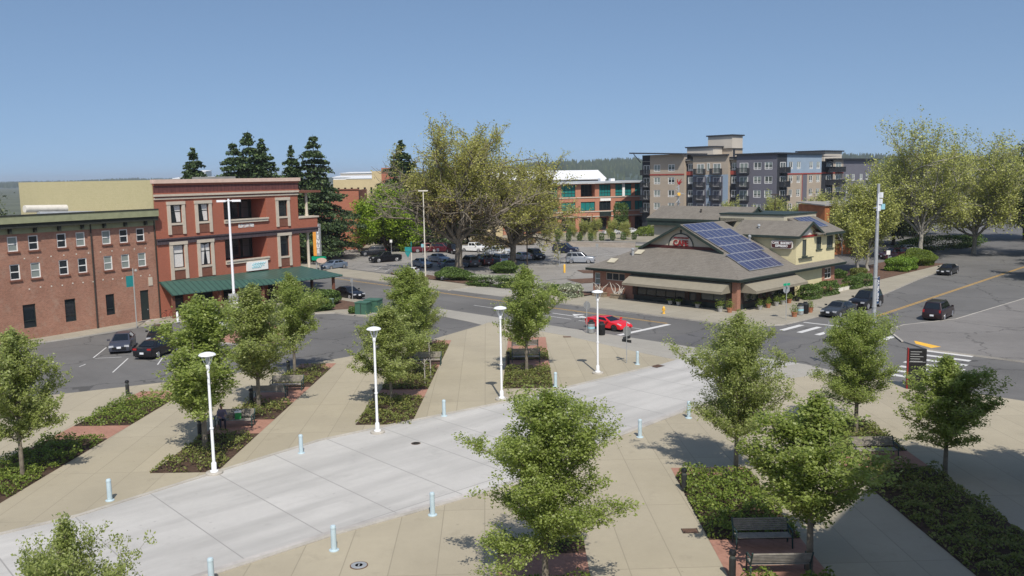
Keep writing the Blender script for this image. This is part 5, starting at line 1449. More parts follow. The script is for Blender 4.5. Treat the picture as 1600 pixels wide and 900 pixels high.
for key, lb, m, dens, h, bare in ((0, 'low green ground cover in the leftmost bed by the parking road', 'cover', 210, .6, .16), (1, 'thin ground cover over brown soil in the bench bed', 'cover_dry', 150, .42, .38),
                                 (2, 'bushy green ground cover in the second bed', 'cover_dry', 190, .5, .2), (3, 'ground cover in the small bed around the single slim tree', 'cover_dry', 200, .45, .15),
                                 (4, 'ground cover under the large foreground tree', 'cover', 150, .45, .2), (5, 'lush green ground cover in the bed right of the drive', 'cover', 300, .7, .14),
                                 (6, 'lush ground cover in the right hand bed, sunlit far end and shaded near end', 'cover_dry', 230, .6, .26), (7, 'ground cover in the bed at the bottom left', 'cover', 120, .5, .2)):
    o = cover(key, BEDS[key], 70 + key, m, dens, h, bare=bare)
    tag(o, lb, 'ground cover')

# ------------------------------------------------------------------ hills on the horizon
def ridge(name, y0, x0, x1, hf, seed, depth=600):
    rs = np.random.RandomState(seed); n = 220
    xs = np.linspace(x0, x1, n); b = MB()
    prof = np.array([hf(x) for x in xs])
    for k in range(n - 1):
        a, c = xs[k], xs[k + 1]
        b.poly([(a, y0, -1), (c, y0, -1), (c, y0 + depth, prof[k + 1]), (a, y0 + depth, prof[k])])
        b.poly([(a, y0 + depth, prof[k]), (c, y0 + depth, prof[k + 1]), (c, y0 + depth * 2.2, -1), (a, y0 + depth * 2.2, -1)])
    struct(b.build(name, 'hill', None, True))
    # its woods: many crowns that read as one mass
    m = 15000; x = rs.uniform(x0, x1, m); t = rs.uniform(0.0, 1.02, m) ** .7
    z = np.interp(x, xs, prof) * np.clip(t, 0, 1); y = y0 + depth * t
    s = rs.uniform(7, 13, m)
    c = np.stack([x, y, z], 1)
    q = np.zeros((m * 2, 4, 3))
    for j, (dx, dy) in enumerate(((.32, .0), (.0, .32))):
        q[j::2, 0] = c + np.stack([-s * dx, -s * dy, 0 * s], 1); q[j::2, 1] = c + np.stack([s * dx, s * dy, 0 * s], 1)
        q[j::2, 2] = c + np.stack([s * dx * .15, s * dy * .15, s * 1.25], 1); q[j::2, 3] = c + np.stack([-s * dx * .15, -s * dy * .15, s * 1.25], 1)
    return q
M['wood'] = leaf_mat('wood', (.03, .05, .025), (.07, .10, .04), (.13, .15, .06), .1, .7, .004)
q1 = ridge('hill', 1900, -300, 3200, lambda x: 20 + 24 * min(1, max(0, (x + 250) / 500)) + 5 * math.sin(x / 130) + 3 * math.sin(x / 47) - 12 * max(0, (x - 900) / 2000), 81)
q2 = ridge('hill', 3200, -5200, 300, lambda x: 13 + 5 * math.sin(x / 420) + 4 * math.sin(x / 150) + 2 * math.sin(x / 60), 82, 900)
for q, lb in ((q1, 'wooded ridge on the horizon behind the apartments'), (q2, 'faint wooded ridge on the horizon behind the red brick building')):
    o = link('forest', quads_np('forest', q, 'wood')); tag(o, lb, 'forest', None, 'stuff')

# ------------------------------------------------------------------ cars
def arch(xc, r, n=7):
    return [(xc - r * math.cos(PI * k / n), .26 + (r * math.sin(PI * k / n))) for k in range(n + 1)]
CARS = {
 'sedan': dict(L=4.75, W=1.82, ax=(-1.4, 1.42), wr=.33, top=[(2.34, .5), (2.3, .68), (1.95, .82), (1.0, .96), (-1.7, 1.02), (-2.28, .98), (-2.36, .7), (-2.33, .4)], cab=((-1.85, 1.08), (-1.05, .28), 1.0, 1.45)),
 'hatch': dict(L=4.45, W=1.76, ax=(-1.3, 1.36), wr=.33, top=[(2.2, .5), (2.16, .7), (1.8, .86), (1.25, .98), (-1.9, 1.06), (-2.16, 1.0), (-2.22, .7), (-2.2, .4)], cab=((-2.12, 1.4), (-1.25, .2), 1.0, 1.5)),
 'suv': dict(L=4.85, W=1.94, ax=(-1.42, 1.46), wr=.38, top=[(2.4, .55), (2.38, .85), (2.15, 1.02), (1.1, 1.12), (-2.3, 1.14), (-2.4, 1.0), (-2.42, .6), (-2.4, .45)], cab=((-2.36, 1.15), (-2.08, .25), 1.1, 1.86)),
 'pickup': dict(L=5.7, W=1.98, ax=(-1.75, 1.75), wr=.41, top=[(2.8, .6), (2.78, .95), (2.5, 1.1), (1.35, 1.18), (-2.78, 1.16), (-2.84, 1.0), (-2.85, .6), (-2.82, .5)], cab=((-.95, 1.4), (-.78, .6), 1.15, 1.85)),
 'sports': dict(L=4.5, W=1.9, ax=(-1.3, 1.36), wr=.35, top=[(2.24, .32), (2.2, .46), (1.95, .62), (1.35, .8), (.7, .86), (-.7, .93), (-1.5, 1.02), (-2.0, 1.0), (-2.2, .9), (-2.24, .62), (-2.16, .34)], cab=((-1.75, .95), (-.75, -.1), .86, 1.23)),
}
def car(kind, col, x, y, hd, label, z=.0, metal=.15, group=None, name='parked_car', cat='car', detail=True, roof=None):
    k = CARS[kind]; L, W, wr = k['L'], k['W'], k['wr']; hw = W / 2
    pm = paint('car_paint', col, metal)
    root = thing(name, label, cat, (x, y, z), R(hd), group)
    # body: side outline with wheel arches, drawn across the car and rounded
    a0, a1 = k['ax']
    low = [(-L / 2 + .06, .3)] + arch(a0, wr + .05) + arch(a1, wr + .05) + [(L / 2 - .1, .24)]
    out = low + k['top']
    bm = bmesh.new()
    A = [bm.verts.new((p[0], -hw, p[1])) for p in out]; B = [bm.verts.new((p[0], hw, p[1])) for p in out]
    bm.faces.new(A); bm.faces.new(B[::-1]); n = len(out); er = []
    for i in range(n): bm.faces.new((A[i], B[i], B[(i + 1) % n], A[(i + 1) % n]))
    bm.edges.ensure_lookup_table()
    nl = len(low)
    for i in range(nl - 1, n):
        for S_ in (A, B):
            e = bm.edges.get((S_[i], S_[(i + 1) % n]))
            if e: er.append(e)
    bmesh.ops.recalc_face_normals(bm, faces=bm.faces)
    bmesh.ops.bevel(bm, geom=er, offset=.09 if kind != 'suv' else .07, segments=3, affect='EDGES', profile=.6, clamp_overlap=True)
    for v in bm.verts:
        t = min(1, abs(v.co.x) / (L / 2)); v.co.y *= 1 - (.15 if kind == 'sports' else .09) * t ** 4
        if v.co.z > .75: v.co.y *= 1 - .10 * (v.co.z - .75)
        if kind == 'sports': v.co.y *= 1 + .05 * math.exp(-((v.co.x + 1.2) / .7) ** 2) - .06 * math.exp(-((v.co.x) / .6) ** 2)
    me = bpy.data.meshes.new('body'); bm.to_mesh(me); bm.free(); me.materials.append(pm)
    me.polygons.foreach_set('use_smooth', [True] * len(me.polygons)); me.set_sharp_from_angle(angle=R(35))
    body = link('body', me, root)
    # dark under body and wheel wells
    b = MB(); b.box(-L / 2 + .25, L / 2 - .25, -hw + .12, hw - .12, .2, .7 if kind != 'sports' else .55); b.build('underbody', 'black', root)
    # cabin
    (r0, f0), (r1, f1), zb, zt = k['cab']; bw, tw = hw - .1, hw - (.3 if kind != 'pickup' else .24)
    if kind == 'sports': tw = hw - .42
    bm = bmesh.new()
    pb = [bm.verts.new(p) for p in ((r0, -bw, zb - .06), (f0, -bw, zb - .06), (f0, bw, zb - .06), (r0, bw, zb - .06))]
    xm = (r1 + f1) / 2
    pt_ = [bm.verts.new(p) for p in ((r1, -tw, zt - .05), (f1, -tw, zt - .03), (f1, tw, zt - .03), (r1, tw, zt - .05))]
    for i in range(4): bm.faces.new((pb[i], pb[(i + 1) % 4], pt_[(i + 1) % 4], pt_[i]))
    tf = bm.faces.new(pt_); bm.faces.new(pb[::-1])
    ed = [e for e in bm.edges if all(v in pt_ for v in e.verts)] + [e for e in bm.edges if (e.verts[0] in pb) != (e.verts[1] in pb)]
    bmesh.ops.recalc_face_normals(bm, faces=bm.faces)
    bmesh.ops.bevel(bm, geom=ed, offset=.075, segments=3, affect='EDGES', profile=.6)
    me = bpy.data.meshes.new('roof'); bm.to_mesh(me); bm.free(); me.materials.append(pm if roof is None else M[roof])
    me.polygons.foreach_set('use_smooth', [True] * len(me.polygons)); me.set_sharp_from_angle(angle=R(35))
    link('roof', me, root)
    def bl(a, c, u, v):   # bilinear on a quad (bottom a0,a1; top c0,c1)
        p = Vector(a[0]).lerp(Vector(a[1]), u); q = Vector(c[0]).lerp(Vector(c[1]), u); return p.lerp(q, v)
    def panes(nm, a, c, us, off):
        b = MB()
        for u0, u1, v0, v1 in us:
            P4 = [bl(a, c, u0, v0), bl(a, c, u1, v0), bl(a, c, u1, v1), bl(a, c, u0, v1)]
            b.poly([p + Vector(off) for p in P4])
        return b.build(nm, 'carglass', root)
    zb2, zt2 = zb - .06, zt - .04
    c_ = [(r0, f0), (r1, f1)]
    ss = [(.1, .5, .2, .88), (.53, .9, .2, .88)] if kind not in ('sports', 'pickup') else [(.22, .9, .22, .86)] if kind == 'sports' else [(.12, .44, .2, .86), (.49, .88, .2, .86)]
    if kind == 'suv': ss = [(.05, .3, .2, .86), (.33, .61, .2, .86), (.64, .93, .2, .86)]
    for s in (-1, 1):
        panes('side_window', ((r0, s * bw, zb2), (f0, s * bw, zb2)), ((r1, s * tw, zt2), (f1, s * tw, zt2)), ss, (0, s * .012, .004))
    panes('windscreen', ((f0, -bw, zb2), (f0, bw, zb2)), ((f1, -tw, zt2), (f1, tw, zt2)), [(.07, .93, .16, .93)], (.014, 0, .008))
    panes('rear_window', ((r0, -bw, zb2), (r0, bw, zb2)), ((r1, -tw, zt2), (r1, tw, zt2)), [(.1, .9, .2 if kind != 'sports' else .25, .9)], (-.014, 0, .008))
    # wheels
    for xa in k['ax']:
        for s in (-1, 1):
            b = MB(); wv = hw * (1 - .02) - .02
            prof = [(wr - .09, -.1), (wr - .02, -.1), (wr, -.06), (wr, .06), (wr - .02, .1), (wr - .09, .1)]
            b.X = Matrix.Translation((xa, s * (wv - .1), wr)) @ Matrix.Rotation(PI / 2, 4, 'X')
            b.lathe(prof, 18); w = b.build('wheel', 'tyre', root, True)
            b = MB(); b.X = Matrix.Translation((xa, s * (wv + .005), wr)) @ Matrix.Rotation(PI / 2, 4, 'X')
            b.lathe([(wr - .09, -.012), (wr - .1, .012)], 18)
            for j in range(5):
                a = 2 * PI * j / 5; b.tube([(0.03 * math.cos(a), .03 * math.sin(a), 0), ((wr - .1) * math.cos(a), (wr - .1) * math.sin(a), 0)], .03, 4, 0)
            b.build('rim', 'rim' if kind != 'sports' else 'dark_metal', w)
    zf = k['top'][1][1]; xf = k['top'][1][0]; zr = k['top'][-3][1] if kind != 'sports' else .84
    for s in (-1, 1):
        yy = s * (hw * .9 - .18)
        b = MB()
        if kind == 'sports': b.slab([(1.62, yy - .1, .74), (2.0, yy - .1 - s * .03, .62), (2.0, yy + .1 - s * .03, .62), (1.62, yy + .1, .74)], .05)
        else: b.box(xf - .22, xf + .02, yy - .19, yy + .19, zf - .12, zf + .05)
        b.build('headlight', 'lamp_clear', root)
        b = MB(); xr = -L / 2 - .012
        if kind in ('suv',): b.box(xr, xr + .1, yy - .06 + s * .04, yy + .1 + s * .04, .85, 1.12)
        else: b.box(xr + .02, xr + .12, yy - .17, yy + .15, zr - .16 if kind != 'pickup' else .82, zr - .01 if kind != 'pickup' else 1.1)
        b.build('taillight', 'lamp_red', root)
        b = MB(); mx = f0 - .28; b.box(mx - .07, mx + .08, s * (hw - .04), s * (hw + .17), zb + .03, zb + .17); b.build('mirror', pm, root)
    b = MB(); b.box(L / 2 - .02 if kind != 'sports' else 2.2, L / 2 + .02 if kind != 'sports' else 2.235, -.55, .55, .42 if kind != 'sports' else .28, .62 if kind != 'sports' else .4); b.build('grille', 'black', root)
    for s, nm in ((1, 'number_plate'), (-1, 'number_plate')):
        b = MB(); xx = s * (L / 2 + .025); b.box(min(xx, xx - s * .03), max(xx, xx - s * .03), -.17, .17, .5, .66) if not (kind == 'sports' and s == 1) else b.box(2.22, 2.25, -.15, .15, .36, .46); b.build(nm, 'plate', root)
    if kind == 'pickup':
        b = MB(); b.box(-2.7, -1.05, -hw + .2, hw - .2, 1.12, 1.185); b.build('load_bed', 'black', root)
    if kind == 'suv' and detail:
        b = MB()
        for s in (-1, 1): b.tube([(r1 + .15, s * (tw - .05), zt + .03), (f1 - .15, s * (tw - .05), zt + .03)], .025, 6)
        b.build('roof_rail', 'dark_metal', root)
    return root

BLK, NAVY, GREY, SILV, WHT = (.008, .008, .010), (.015, .02, .045), (.06, .065, .075), (.36, .37, .39), (.72, .72, .71)
GS, GL, GX = 'cars in the angled stalls of the side road', 'cars in the parking lot', 'cars along the cross street'
car('hatch', (.07, .075, .10), -34.1, 74.9, -74, 'blue grey hatchback facing the camera, leftmost of the cars below the old brick wall', .0, .4, GS)
car('sedan', BLK, -32.4, 78.8, -76, 'black car facing the camera, behind and right of the blue grey hatchback', 0, .1, GS)
car('sedan', BLK, -30.0, 72.4, 80, 'black sedan seen from behind with red tail lights and white plate', 0, .1, GS)
car('suv', WHT, -28.0, 82.6, -80, 'white car hidden behind the young trees below the canopy', 0, .0, GS)
car('sports', (.62, .012, .018), *st(-16.3, 3.7), -46, 'low red sports car waiting at the white stop bar', 0, .0, None, 'car')
car('sedan', BLK, *st(-20.3, 41.5), -46, 'black sedan parked on the main street beside the corner island', 0, .1, None)
car('sedan', (.20, .25, .33), *(-28.89, 140.9), -125, 'pale blue sedan at the left end of the lot, above the canopy tip', 0, .4, GL)
car('pickup', BLK, *(-22.06, 151.47), 216, 'black pickup truck beneath the round bright green tree', 0, .1, GL, 'parked_truck', 'truck')
car('pickup', (.27, .265, .25), *(-35.07, 166.21), 186, 'grey pickup truck beside the orange brick wall', 0, .3, GL, 'parked_truck', 'truck')
car('suv', WHT, *(-38.33, 162.82), 190, 'white car half hidden behind the red building balcony column', 0, 0, GL)
car('suv', BLK, *(-26.24, 164.6), 190, 'dark car in the shade under the round green tree', 0, .1, GL)
car('sedan', WHT, *(-14.84, 127.14), -97, 'white sedan behind the plaza tree, nose to the main street kerb', 0, 0, GL)
car('sedan', GREY, *(-9.28, 123.18), -85, 'dark grey sedan with white plate left of the big maple trunk', 0, .2, GL)
car('sedan', (.22, .27, .33), *(-14.59, 141.64), -60, 'pale blue grey sedan behind the blue sign post', 0, .4, GL)
car('sedan', (.27, .31, .36), *(-12.54, 149.86), -50, 'silver blue sedan behind the lot light pole', 0, .4, GL)
car('sedan', (.06, .09, .13), *(-9.39, 138.83), 20, 'dark teal sedan left of the big maple, side on', 0, .3, GL)
car('pickup', (.10, .012, .018), *(-16.65, 169.77), 10, 'maroon pickup truck at the back of the lot', 0, .2, GL, 'parked_truck', 'truck')
car('suv', (.085, .012, .018), *(-13.35, 169.14), -20, 'maroon wagon beside the maroon pickup', 0, .2, GL)
car('suv', BLK, *(-10.9, 165.86), -70, 'black wagon with bright headlight facing the camera beside the maroon one', 0, .1, GL)
car('sedan', (.25, .24, .2), *(-21.83, 175.22), 30, 'beige sedan in the dappled shade at the back left of the lot', 0, .1, GL)
car('pickup', WHT, *(-7.25, 169.42), -35, 'white pickup truck behind the big maple trunk, farther of the two', 0, 0, GL, 'parked_truck', 'truck')
car('pickup', WHT, *(-2.5, 160.27), -32, 'white pickup truck between the maple trunks, nearer of the two', 0, 0, GL, 'parked_truck', 'truck')
car('suv', (.23, .28, .35), *(-2.17, 143.76), 117, 'silver blue estate seen from behind between the two maples', 0, .4, GL)
car('suv', (.05, .008, .01), *(-4.8, 143.14), 117, 'boxy black and dark red jeep right of the big maple trunk', 0, .1, GL)
car('suv', (.09, .09, .09), *(-6.94, 141.43), 117, 'dark grey estate tucked behind the big maple trunk', 0, .2, GL)
car('sedan', (.45, .45, .47), *(1.75, 150.87), 117, 'pale grey sedan half hidden by the smaller maple trunk', 0, .2, GL)
car('suv', BLK, *(4.22, 151.61), -70, 'black estate facing the camera right of the smaller maple', 0, .1, GL)
car('suv', NAVY, *(10.22, 163.27), -25, 'navy blue car behind the silver off-roader', 0, .2, GL)
car('suv', SILV, *(11.42, 143.64), -12, 'silver off-roader side on beyond the cafe roof', 0, .5, GL)
car('pickup', WHT, *(-1.5, 240.1), 0, 'white pickup passing in front of the brick office', 0, 0, None, 'parked_truck', 'truck')
car('sedan', (.5, .5, .5), 24.5, 212, 20, 'pale car by the brick office entrance, left one', 0, .2, 'pale cars by the brick office')
car('sedan', (.55, .55, .55), 29.5, 213, 20, 'pale car by the brick office entrance, right one', 0, .2, 'pale cars by the brick office')
car('sedan', (.045, .05, .055), *st(4.7, -8.9), 224, 'dark grey sedan parked at the corner crosswalk beside the cafe planters', 0, .3, GX)
car('suv', BLK, *st(11.4, -8.7), 224, 'black off-roader with chrome grille parked behind the grey sedan', 0, .1, GX)
car('suv', (.02, .008, .01), *st(9.2, -16.9), 50, 'dark maroon car driving away at the right edge of the street', 0, .2, GX, 'car')
car('suv', (.05, .008, .012), 62.5, 142, 200, 'dark red car in the small lot behind the lime green bush', 0, .2)
car('sedan', BLK, *st(47.5, -4.2), 228, 'black car far up the cross street at the right margin', 0, .1, GX)
car('sedan', (.5, .5, .5), 69, 152, 200, 'pale car in the shade under the towering tree', 0, .1)

# ------------------------------------------------------------------ plaza lamps and bollards
def lamp():
    t = thing('street_lamp', '', 'street lamp', (0, 0, 0), 0, 'white plaza lamps')
    b = MB(); b.lathe([(.42, 0), (.42, .09), (.39, .11)], 20); b.build('footing', 'kerb', t)
    b = MB(); b.lathe([(.2, .11), (.2, .17), (.13, .2), (.125, .55), (.1, .6)], 16); b.build('base', 'white_metal', t, True)
    b = MB(); b.tube([(0, 0, .55), (0, 0, 5.35)], [.078, .062], 14); b.tube([(0, 0, 2.3), (0, 0, 2.36)], .1, 14)
    b.lathe([(.07, 5.3), (.1, 5.36), (.1, 5.5), (.05, 5.54)], 14); b.build('post', 'white_metal', t, True)
    b = MB()
    for a in (PI / 4, 3 * PI / 4, -PI / 4, -3 * PI / 4):
        c, s = math.cos(a), math.sin(a); b.tube([(.06 * c, .06 * s, 5.45), (.16 * c, .16 * s, 5.62), (.3 * c, .3 * s, 6.0)], .018, 6)
    b.build('bracket', 'white_metal', t)
    b = MB(); b.lathe([(.05, 5.55), (.07, 5.8), (.07, 5.95), (.04, 5.99)], 14); b.build('lens', 'lamp_clear', t, True)
    b = MB(); b.lathe([(.02, 5.98), (.4, 5.99), (.42, 6.03), (.35, 6.1), (.18, 6.15), (.02, 6.17)], 24); b.build('shade', 'white_metal', t, True)
    return t
L0 = lamp(); L0.location = (*(-14.98, 41.88), PZ); L0['label'] = 'white plaza lamp nearest the camera, at the front tip of the bench bed'
for p, lb in (((-7.84, 48.44), 'white plaza lamp second from the left, at the front of the second bed'), ((-0.79, 55.46), 'white plaza lamp beside the small bed with the slim single tree'),
              ((6.19, 62.55), 'white plaza lamp farthest from the camera, before the red sports car')):
    dup(L0, (*p, PZ), .3, lb)
def bollard():
    t = thing('bollard', '', 'bollard', (0, 0, 0), 0, 'pale blue bollards along the drive')
    b = MB(); b.lathe([(.2, 0), (.2, .03), (.13, .05)], 16); b.build('base', 'bollard', t, True)
    b = MB(); b.lathe([(.115, .03), (.105, .9), (.115, .91), (.115, .97), (.09, 1.02), (.03, 1.04)], 16); b.build('post', 'bollard', t, True)
    return t
B0 = bollard(); B0.location = (*(-18.61, 38.42), PZ); B0['label'] = 'pale blue bollard at the far left above the drive'
for p, lb in (((-11.37, 44.91), 'pale blue bollard between the first two white lamps'), ((-4.27, 51.7), 'pale blue bollard between the second and third white lamps'), ((2.89, 58.68), 'pale blue bollard beside the small bed with the slim tree'),
              ((9.51, 65.36), 'pale blue bollard beside the stop sign post at the plaza corner'), ((6.95, 46.76), 'pale blue bollard standing alone below the middle of the drive'), ((10.39, 50.4), 'pale blue bollard beside the tall tree at the lush bed'),
              ((3.46, 43.1), 'pale blue bollard partly behind the large foreground tree'), ((-3.59, 36.04), 'pale blue bollard left of the large foreground tree'), ((-7.16, 32.62), 'pale blue bollard above the round manhole cover'), ((-11.02, 29.84), 'pale blue bollard cut by the bottom edge of the photo')):
    dup(B0, (*p, PZ), 0, lb)
GWB = 'white bollards before the red brick building'
for p, lb in (((-34.53, 88.69), 'white bollard near the corner of the two brick buildings'), ((-31.78, 92.52), 'white bollard under the middle of the green canopy')):
    o = thing('bollard', lb, 'bollard', (*p, .13), 0, GWB); b = MB(); b.lathe([(.12, 0), (.12, .98), (.09, 1.05), (.02, 1.08)], 14); b.build('post', 'white_metal', o, True)
    b = MB(); b.lathe([(.19, 0), (.19, .03), (.12, .04)], 14); b.build('base', 'white_metal', o, True)
o = thing('bollard', 'yellow bollard at the parking lot entrance behind the cafe', 'bollard', (*(7.91, 129.71), 0))
b = MB(); b.lathe([(.16, 0), (.16, 1.15), (.1, 1.25), (.02, 1.28)], 14); b.build('post', 'hydrant', o, True)
def lightpost():
    t = thing('path_light', '', 'path light', (0, 0, 0), 0, 'dark path lights beside the beds')
    b = MB(); b.lathe([(.125, 0), (.125, .78), (.11, .79)], 16); b.build('post', 'dark_metal', t, True)
    b = MB(); b.lathe([(.1, .79), (.1, .92)], 16); b.build('lens', 'glass_grey', t, True)
    b = MB(); b.lathe([(.135, .92), (.135, 1.0), (.11, 1.06), (.05, 1.09)], 16); b.build('cap', 'black', t, True)
    return t
P0 = lightpost(); P0.location = (*(-26.38, 58.14), PZ); P0['label'] = 'dark path light at the far end of the leftmost bed'
for p, lb in (((-17.9, 48.13), 'dark path light beside the trunk behind the nearest lamp'), ((-17.06, 55.2), 'dark path light left of the back to back benches'), ((-16.82, 63.81), 'dark path light beside the far tree of the bench bed'),
              ((-8.93, 54.53), 'dark path light half hidden behind the second white lamp'), ((7.75, 38.44), 'dark path light in the tree shadow at the lush bed'), ((-0.39, 65.66), 'dark path light left of the pale bench'), ((7.74, 29.67), 'dark path light at the bottom edge beside the shaded bench')):
    dup(P0, (*p, PZ), 0, lb)

# ------------------------------------------------------------------ benches
def bench():
    t = thing('park_bench', '', 'bench', (0, 0, 0), 0, 'slatted benches in the plaza beds')
    b = MB()
    for k in range(5): b.box(-1.05, 1.05, -.30 + .105 * k, -.215 + .105 * k, .42, .45)
    b.build('seat', 'bench_wood', t)
    b = MB()
    for k in range(6):
        z = .53 + .072 * k; y = .24 + .035 * k; b.box(-1.05, 1.05, y, y + .028, z, z + .06)
    b.build('backrest', 'bench_wood', t)
    for x in (-1.08, 1.08):
        b = MB()
        b.tube([(x, -.33, .0), (x, -.28, .42)], .035, 6); b.tube([(x, .32, 0), (x, .2, .42), (x, .46, .98)], .035, 6); b.tube([(x, -.3, .41), (x, .22, .41)], .03, 6)
        b.build('leg', 'bench_green', t)
        b = MB(); b.tube([(x, -.3, .42), (x, -.33, .66), (x, -.26, .7), (x, .3, .7)], .032, 6); b.build('armrest', 'bench_green', t)
    return t
N0 = bench(); N0.location = (-16.55, 50.2, PZ + .01); N0['label'] = 'bench with the seated person, under the nearest plaza tree'
for x, y, a, lb in ((-16.3, 56.9, PI, 'shaded bench of the back to back pair, its back to the camera'), (-15.7, 59.0, 0, 'sunny bench of the back to back pair, facing the camera'),
                    (1.0, 67.0, 0, 'pale bench behind the slim single tree'), (1.0, 71.6, PI, 'shaded bench at the far end of the slim tree bed'),
                    (18.25, 42.7, 0, 'bench with sun dappled back beside the right hand bed'), (9.6, 32.4, 0, 'shaded bench at the near end of the lush bed'), (9.5, 30.0, PI, 'dark bench at the very bottom right, facing the other shaded one'), (-6.7, 66.4, 0, 'bench in deep tree shade in the second bed')):
    dup(N0, (x, y, PZ + .01), a, lb)

# ------------------------------------------------------------------ seated person on the bench, with a bag
def skin_body(name, verts, edges, radii, m, parent=None, root=0, sub=2):
    me = bpy.data.meshes.new(name); me.from_pydata(verts, edges, []); o = link(name, me, parent)
    md = o.modifiers.new('skin', 'SKIN'); md.use_smooth_shade = True
    for i, r in enumerate(radii): me.skin_vertices[0].data[i].radius = (r, r) if not isinstance(r, tuple) else r
    me.skin_vertices[0].data[root].use_root = True
    s = o.modifiers.new('sub', 'SUBSURF'); s.levels = sub; s.render_levels = sub
    me.materials.append(M[m]) if isinstance(m, str) else me.materials.append(m)
    bpy.context.view_layer.update()
    dg = bpy.context.evaluated_depsgraph_get()
    nm = bpy.data.meshes.new_from_object(o.evaluated_get(dg)); o.modifiers.clear(); o.data = nm
    nm.materials.clear(); nm.materials.append(M[m] if isinstance(m, str) else m)
    nm.polygons.foreach_set('use_smooth', [True] * len(nm.polygons))
    return o
pr = thing('person', 'person sitting on the bench leaning forward, dark hair, dull purple top and dark trousers', 'person', (-17.25, 49.98, PZ + .01), R(25))
V = [(0, .05, .52), (0, .03, .70), (0, -.03, .88), (0, -.07, 1.02), (0, -.10, 1.13), (0, -.14, 1.22)]                      # pelvis .. neck
E_ = [(0, 1), (1, 2), (2, 3), (3, 4), (4, 5)]; RR = [(.17, .13), (.16, .12), (.18, .12), (.17, .11), (.065, .065), (.055, .055)]
def limb(frm, pts, rad):
    last = frm
    for p, r in zip(pts, rad): V.append(p); RR.append(r); E_.append((last, len(V) - 1)); last = len(V) - 1
    return last
limb(0, [(-.11, -.12, .53), (-.13, -.40, .52), (-.13, -.42, .28), (-.13, -.40, .08), (-.13, -.55, .04)], [.095, .075, .06, .045, .04])
limb(0, [(.11, -.12, .53), (.13, -.40, .52), (.13, -.40, .28), (.13, -.38, .08), (.13, -.53, .04)], [.095, .075, .06, .045, .04])
hl = limb(3, [(-.2, -.07, 1.03), (-.25, -.14, .80), (-.16, -.36, .72), (-.11, -.45, .73)], [.07, .05, .04, .032])
hr = limb(3, [(.2, -.07, 1.03), (.27, -.16, .82), (.17, -.36, .78), (.12, -.45, .80)], [.07, .05, .04, .032])
# clothes colour by height and reach: one continuous body with a shirt, trousers and bare forearms
pm, nt, pp = new_mat('clothed_body')
s_ = N(nt, 'ShaderNodeSeparateXYZ'); nt.links.new(coords(nt), s_.inputs[0])
leg = mathn(nt, 'LESS_THAN', s_.outputs[2], .6)
fore = mathn(nt, 'MULTIPLY', mathn(nt, 'LESS_THAN', s_.outputs[1], -.27), mathn(nt, 'GREATER_THAN', s_.outputs[2], .64))
neck = mathn(nt, 'GREATER_THAN', s_.outputs[2], 1.125)
shoe = mathn(nt, 'LESS_THAN', s_.outputs[2], .1)
c_ = mixc(nt, leg, (.17, .145, .20), (.03, .03, .045)); c_ = mixc(nt, mathn(nt, 'MAXIMUM', fore, neck), c_, (.36, .2, .14)); c_ = mixc(nt, shoe, c_, (.02, .02, .02))
nt.links.new(c_, pp.inputs['Base Color']); pp.inputs['Roughness'].default_value = .85
for sgn, h in ((-1, (-.11, -.45, .73)), (1, (.12, -.45, .80))):
    for j, (dx, ln) in enumerate(((-.027, .06), (-.009, .072), (.009, .067), (.027, .052))):
        hi = hl if sgn < 0 else hr
        limb(hi, [(h[0] + dx, h[1] - .055, h[2] - .005), (h[0] + dx, h[1] - .055 - ln * .6, h[2] - .02), (h[0] + dx, h[1] - .055 - ln * .8, h[2] - .045)], [.01, .009, .008])
    limb(hl if sgn < 0 else hr, [(h[0] - sgn * .04, h[1] - .02, h[2] + .012), (h[0] - sgn * .055, h[1] - .055, h[2] + .0)], [.012, .01])
# head on the same body
V.append((0, -.19, 1.30)); RR.append((.075, .085)); E_.append((5, len(V) - 1))
V.append((0, -.20, 1.38)); RR.append((.08, .09)); E_.append((len(V) - 2, len(V) - 1))
V.append((0, -.19, 1.44)); RR.append((.055, .06)); E_.append((len(V) - 2, len(V) - 1))
skin_body('body', V, E_, RR, pm, pr)
b = MB(); b.lathe([(.06, -.02), (.102, .03), (.108, .09), (.09, .15), (.03, .185)], 14, (0, -.155, 1.31)); b.tube([(0, -.11, 1.38), (0, -.07, 1.26), (0, -.05, 1.12)], [.09, .075, .04], 10); b.build('hair', 'hair', pr, True)
b = MB(); b.tube([(0, -.285, 1.345), (0, -.305, 1.315)], [.012, .018], 6); b.build('nose', 'skin', pr, True)
b = MB()
for x in (-.033, .033): b.lathe([(.011, -.008), (.011, .008)], 8, (x, -.278, 1.355))
b.build('eye', 'hair', pr); b = MB(); b.box(-.028, .028, -.282, -.272, 1.282, 1.29); b.build('mouth', 'lamp_red', pr)
for x in (-.083, .083):
    b = MB(); b.lathe([(.018, -.028), (.022, .0), (.016, .028)], 8, (x, -.19, 1.34)); b.build('ear', 'skin', pr, True)
bg = thing('shopping_bag', 'green and white shopping bag standing on the bench beside the person', 'bag', (-16.35, 50.2, PZ + .465), R(12))
b = MB(); b.slab([(-.17, -.1, .38), (.17, -.1, .38), (.19, .1, .4), (-.19, .1, .4)], .38); b.build('body', 'bag_green', bg)
b = MB(); b.box(-.19, .19, -.105, .105, .39, .46); b.build('rim', 'white', bg)
for y in (-.08, .08):
    b = MB(); b.tube([(-.08, y, .44), (-.06, y, .56), (.06, y, .56), (.08, y, .44)], .012, 5); b.build('handle', 'white', bg)
bx = thing('paper_bag', 'small tan paper bag on the bench between person and green bag', 'bag', (-16.75, 50.1, PZ + .465), .2)
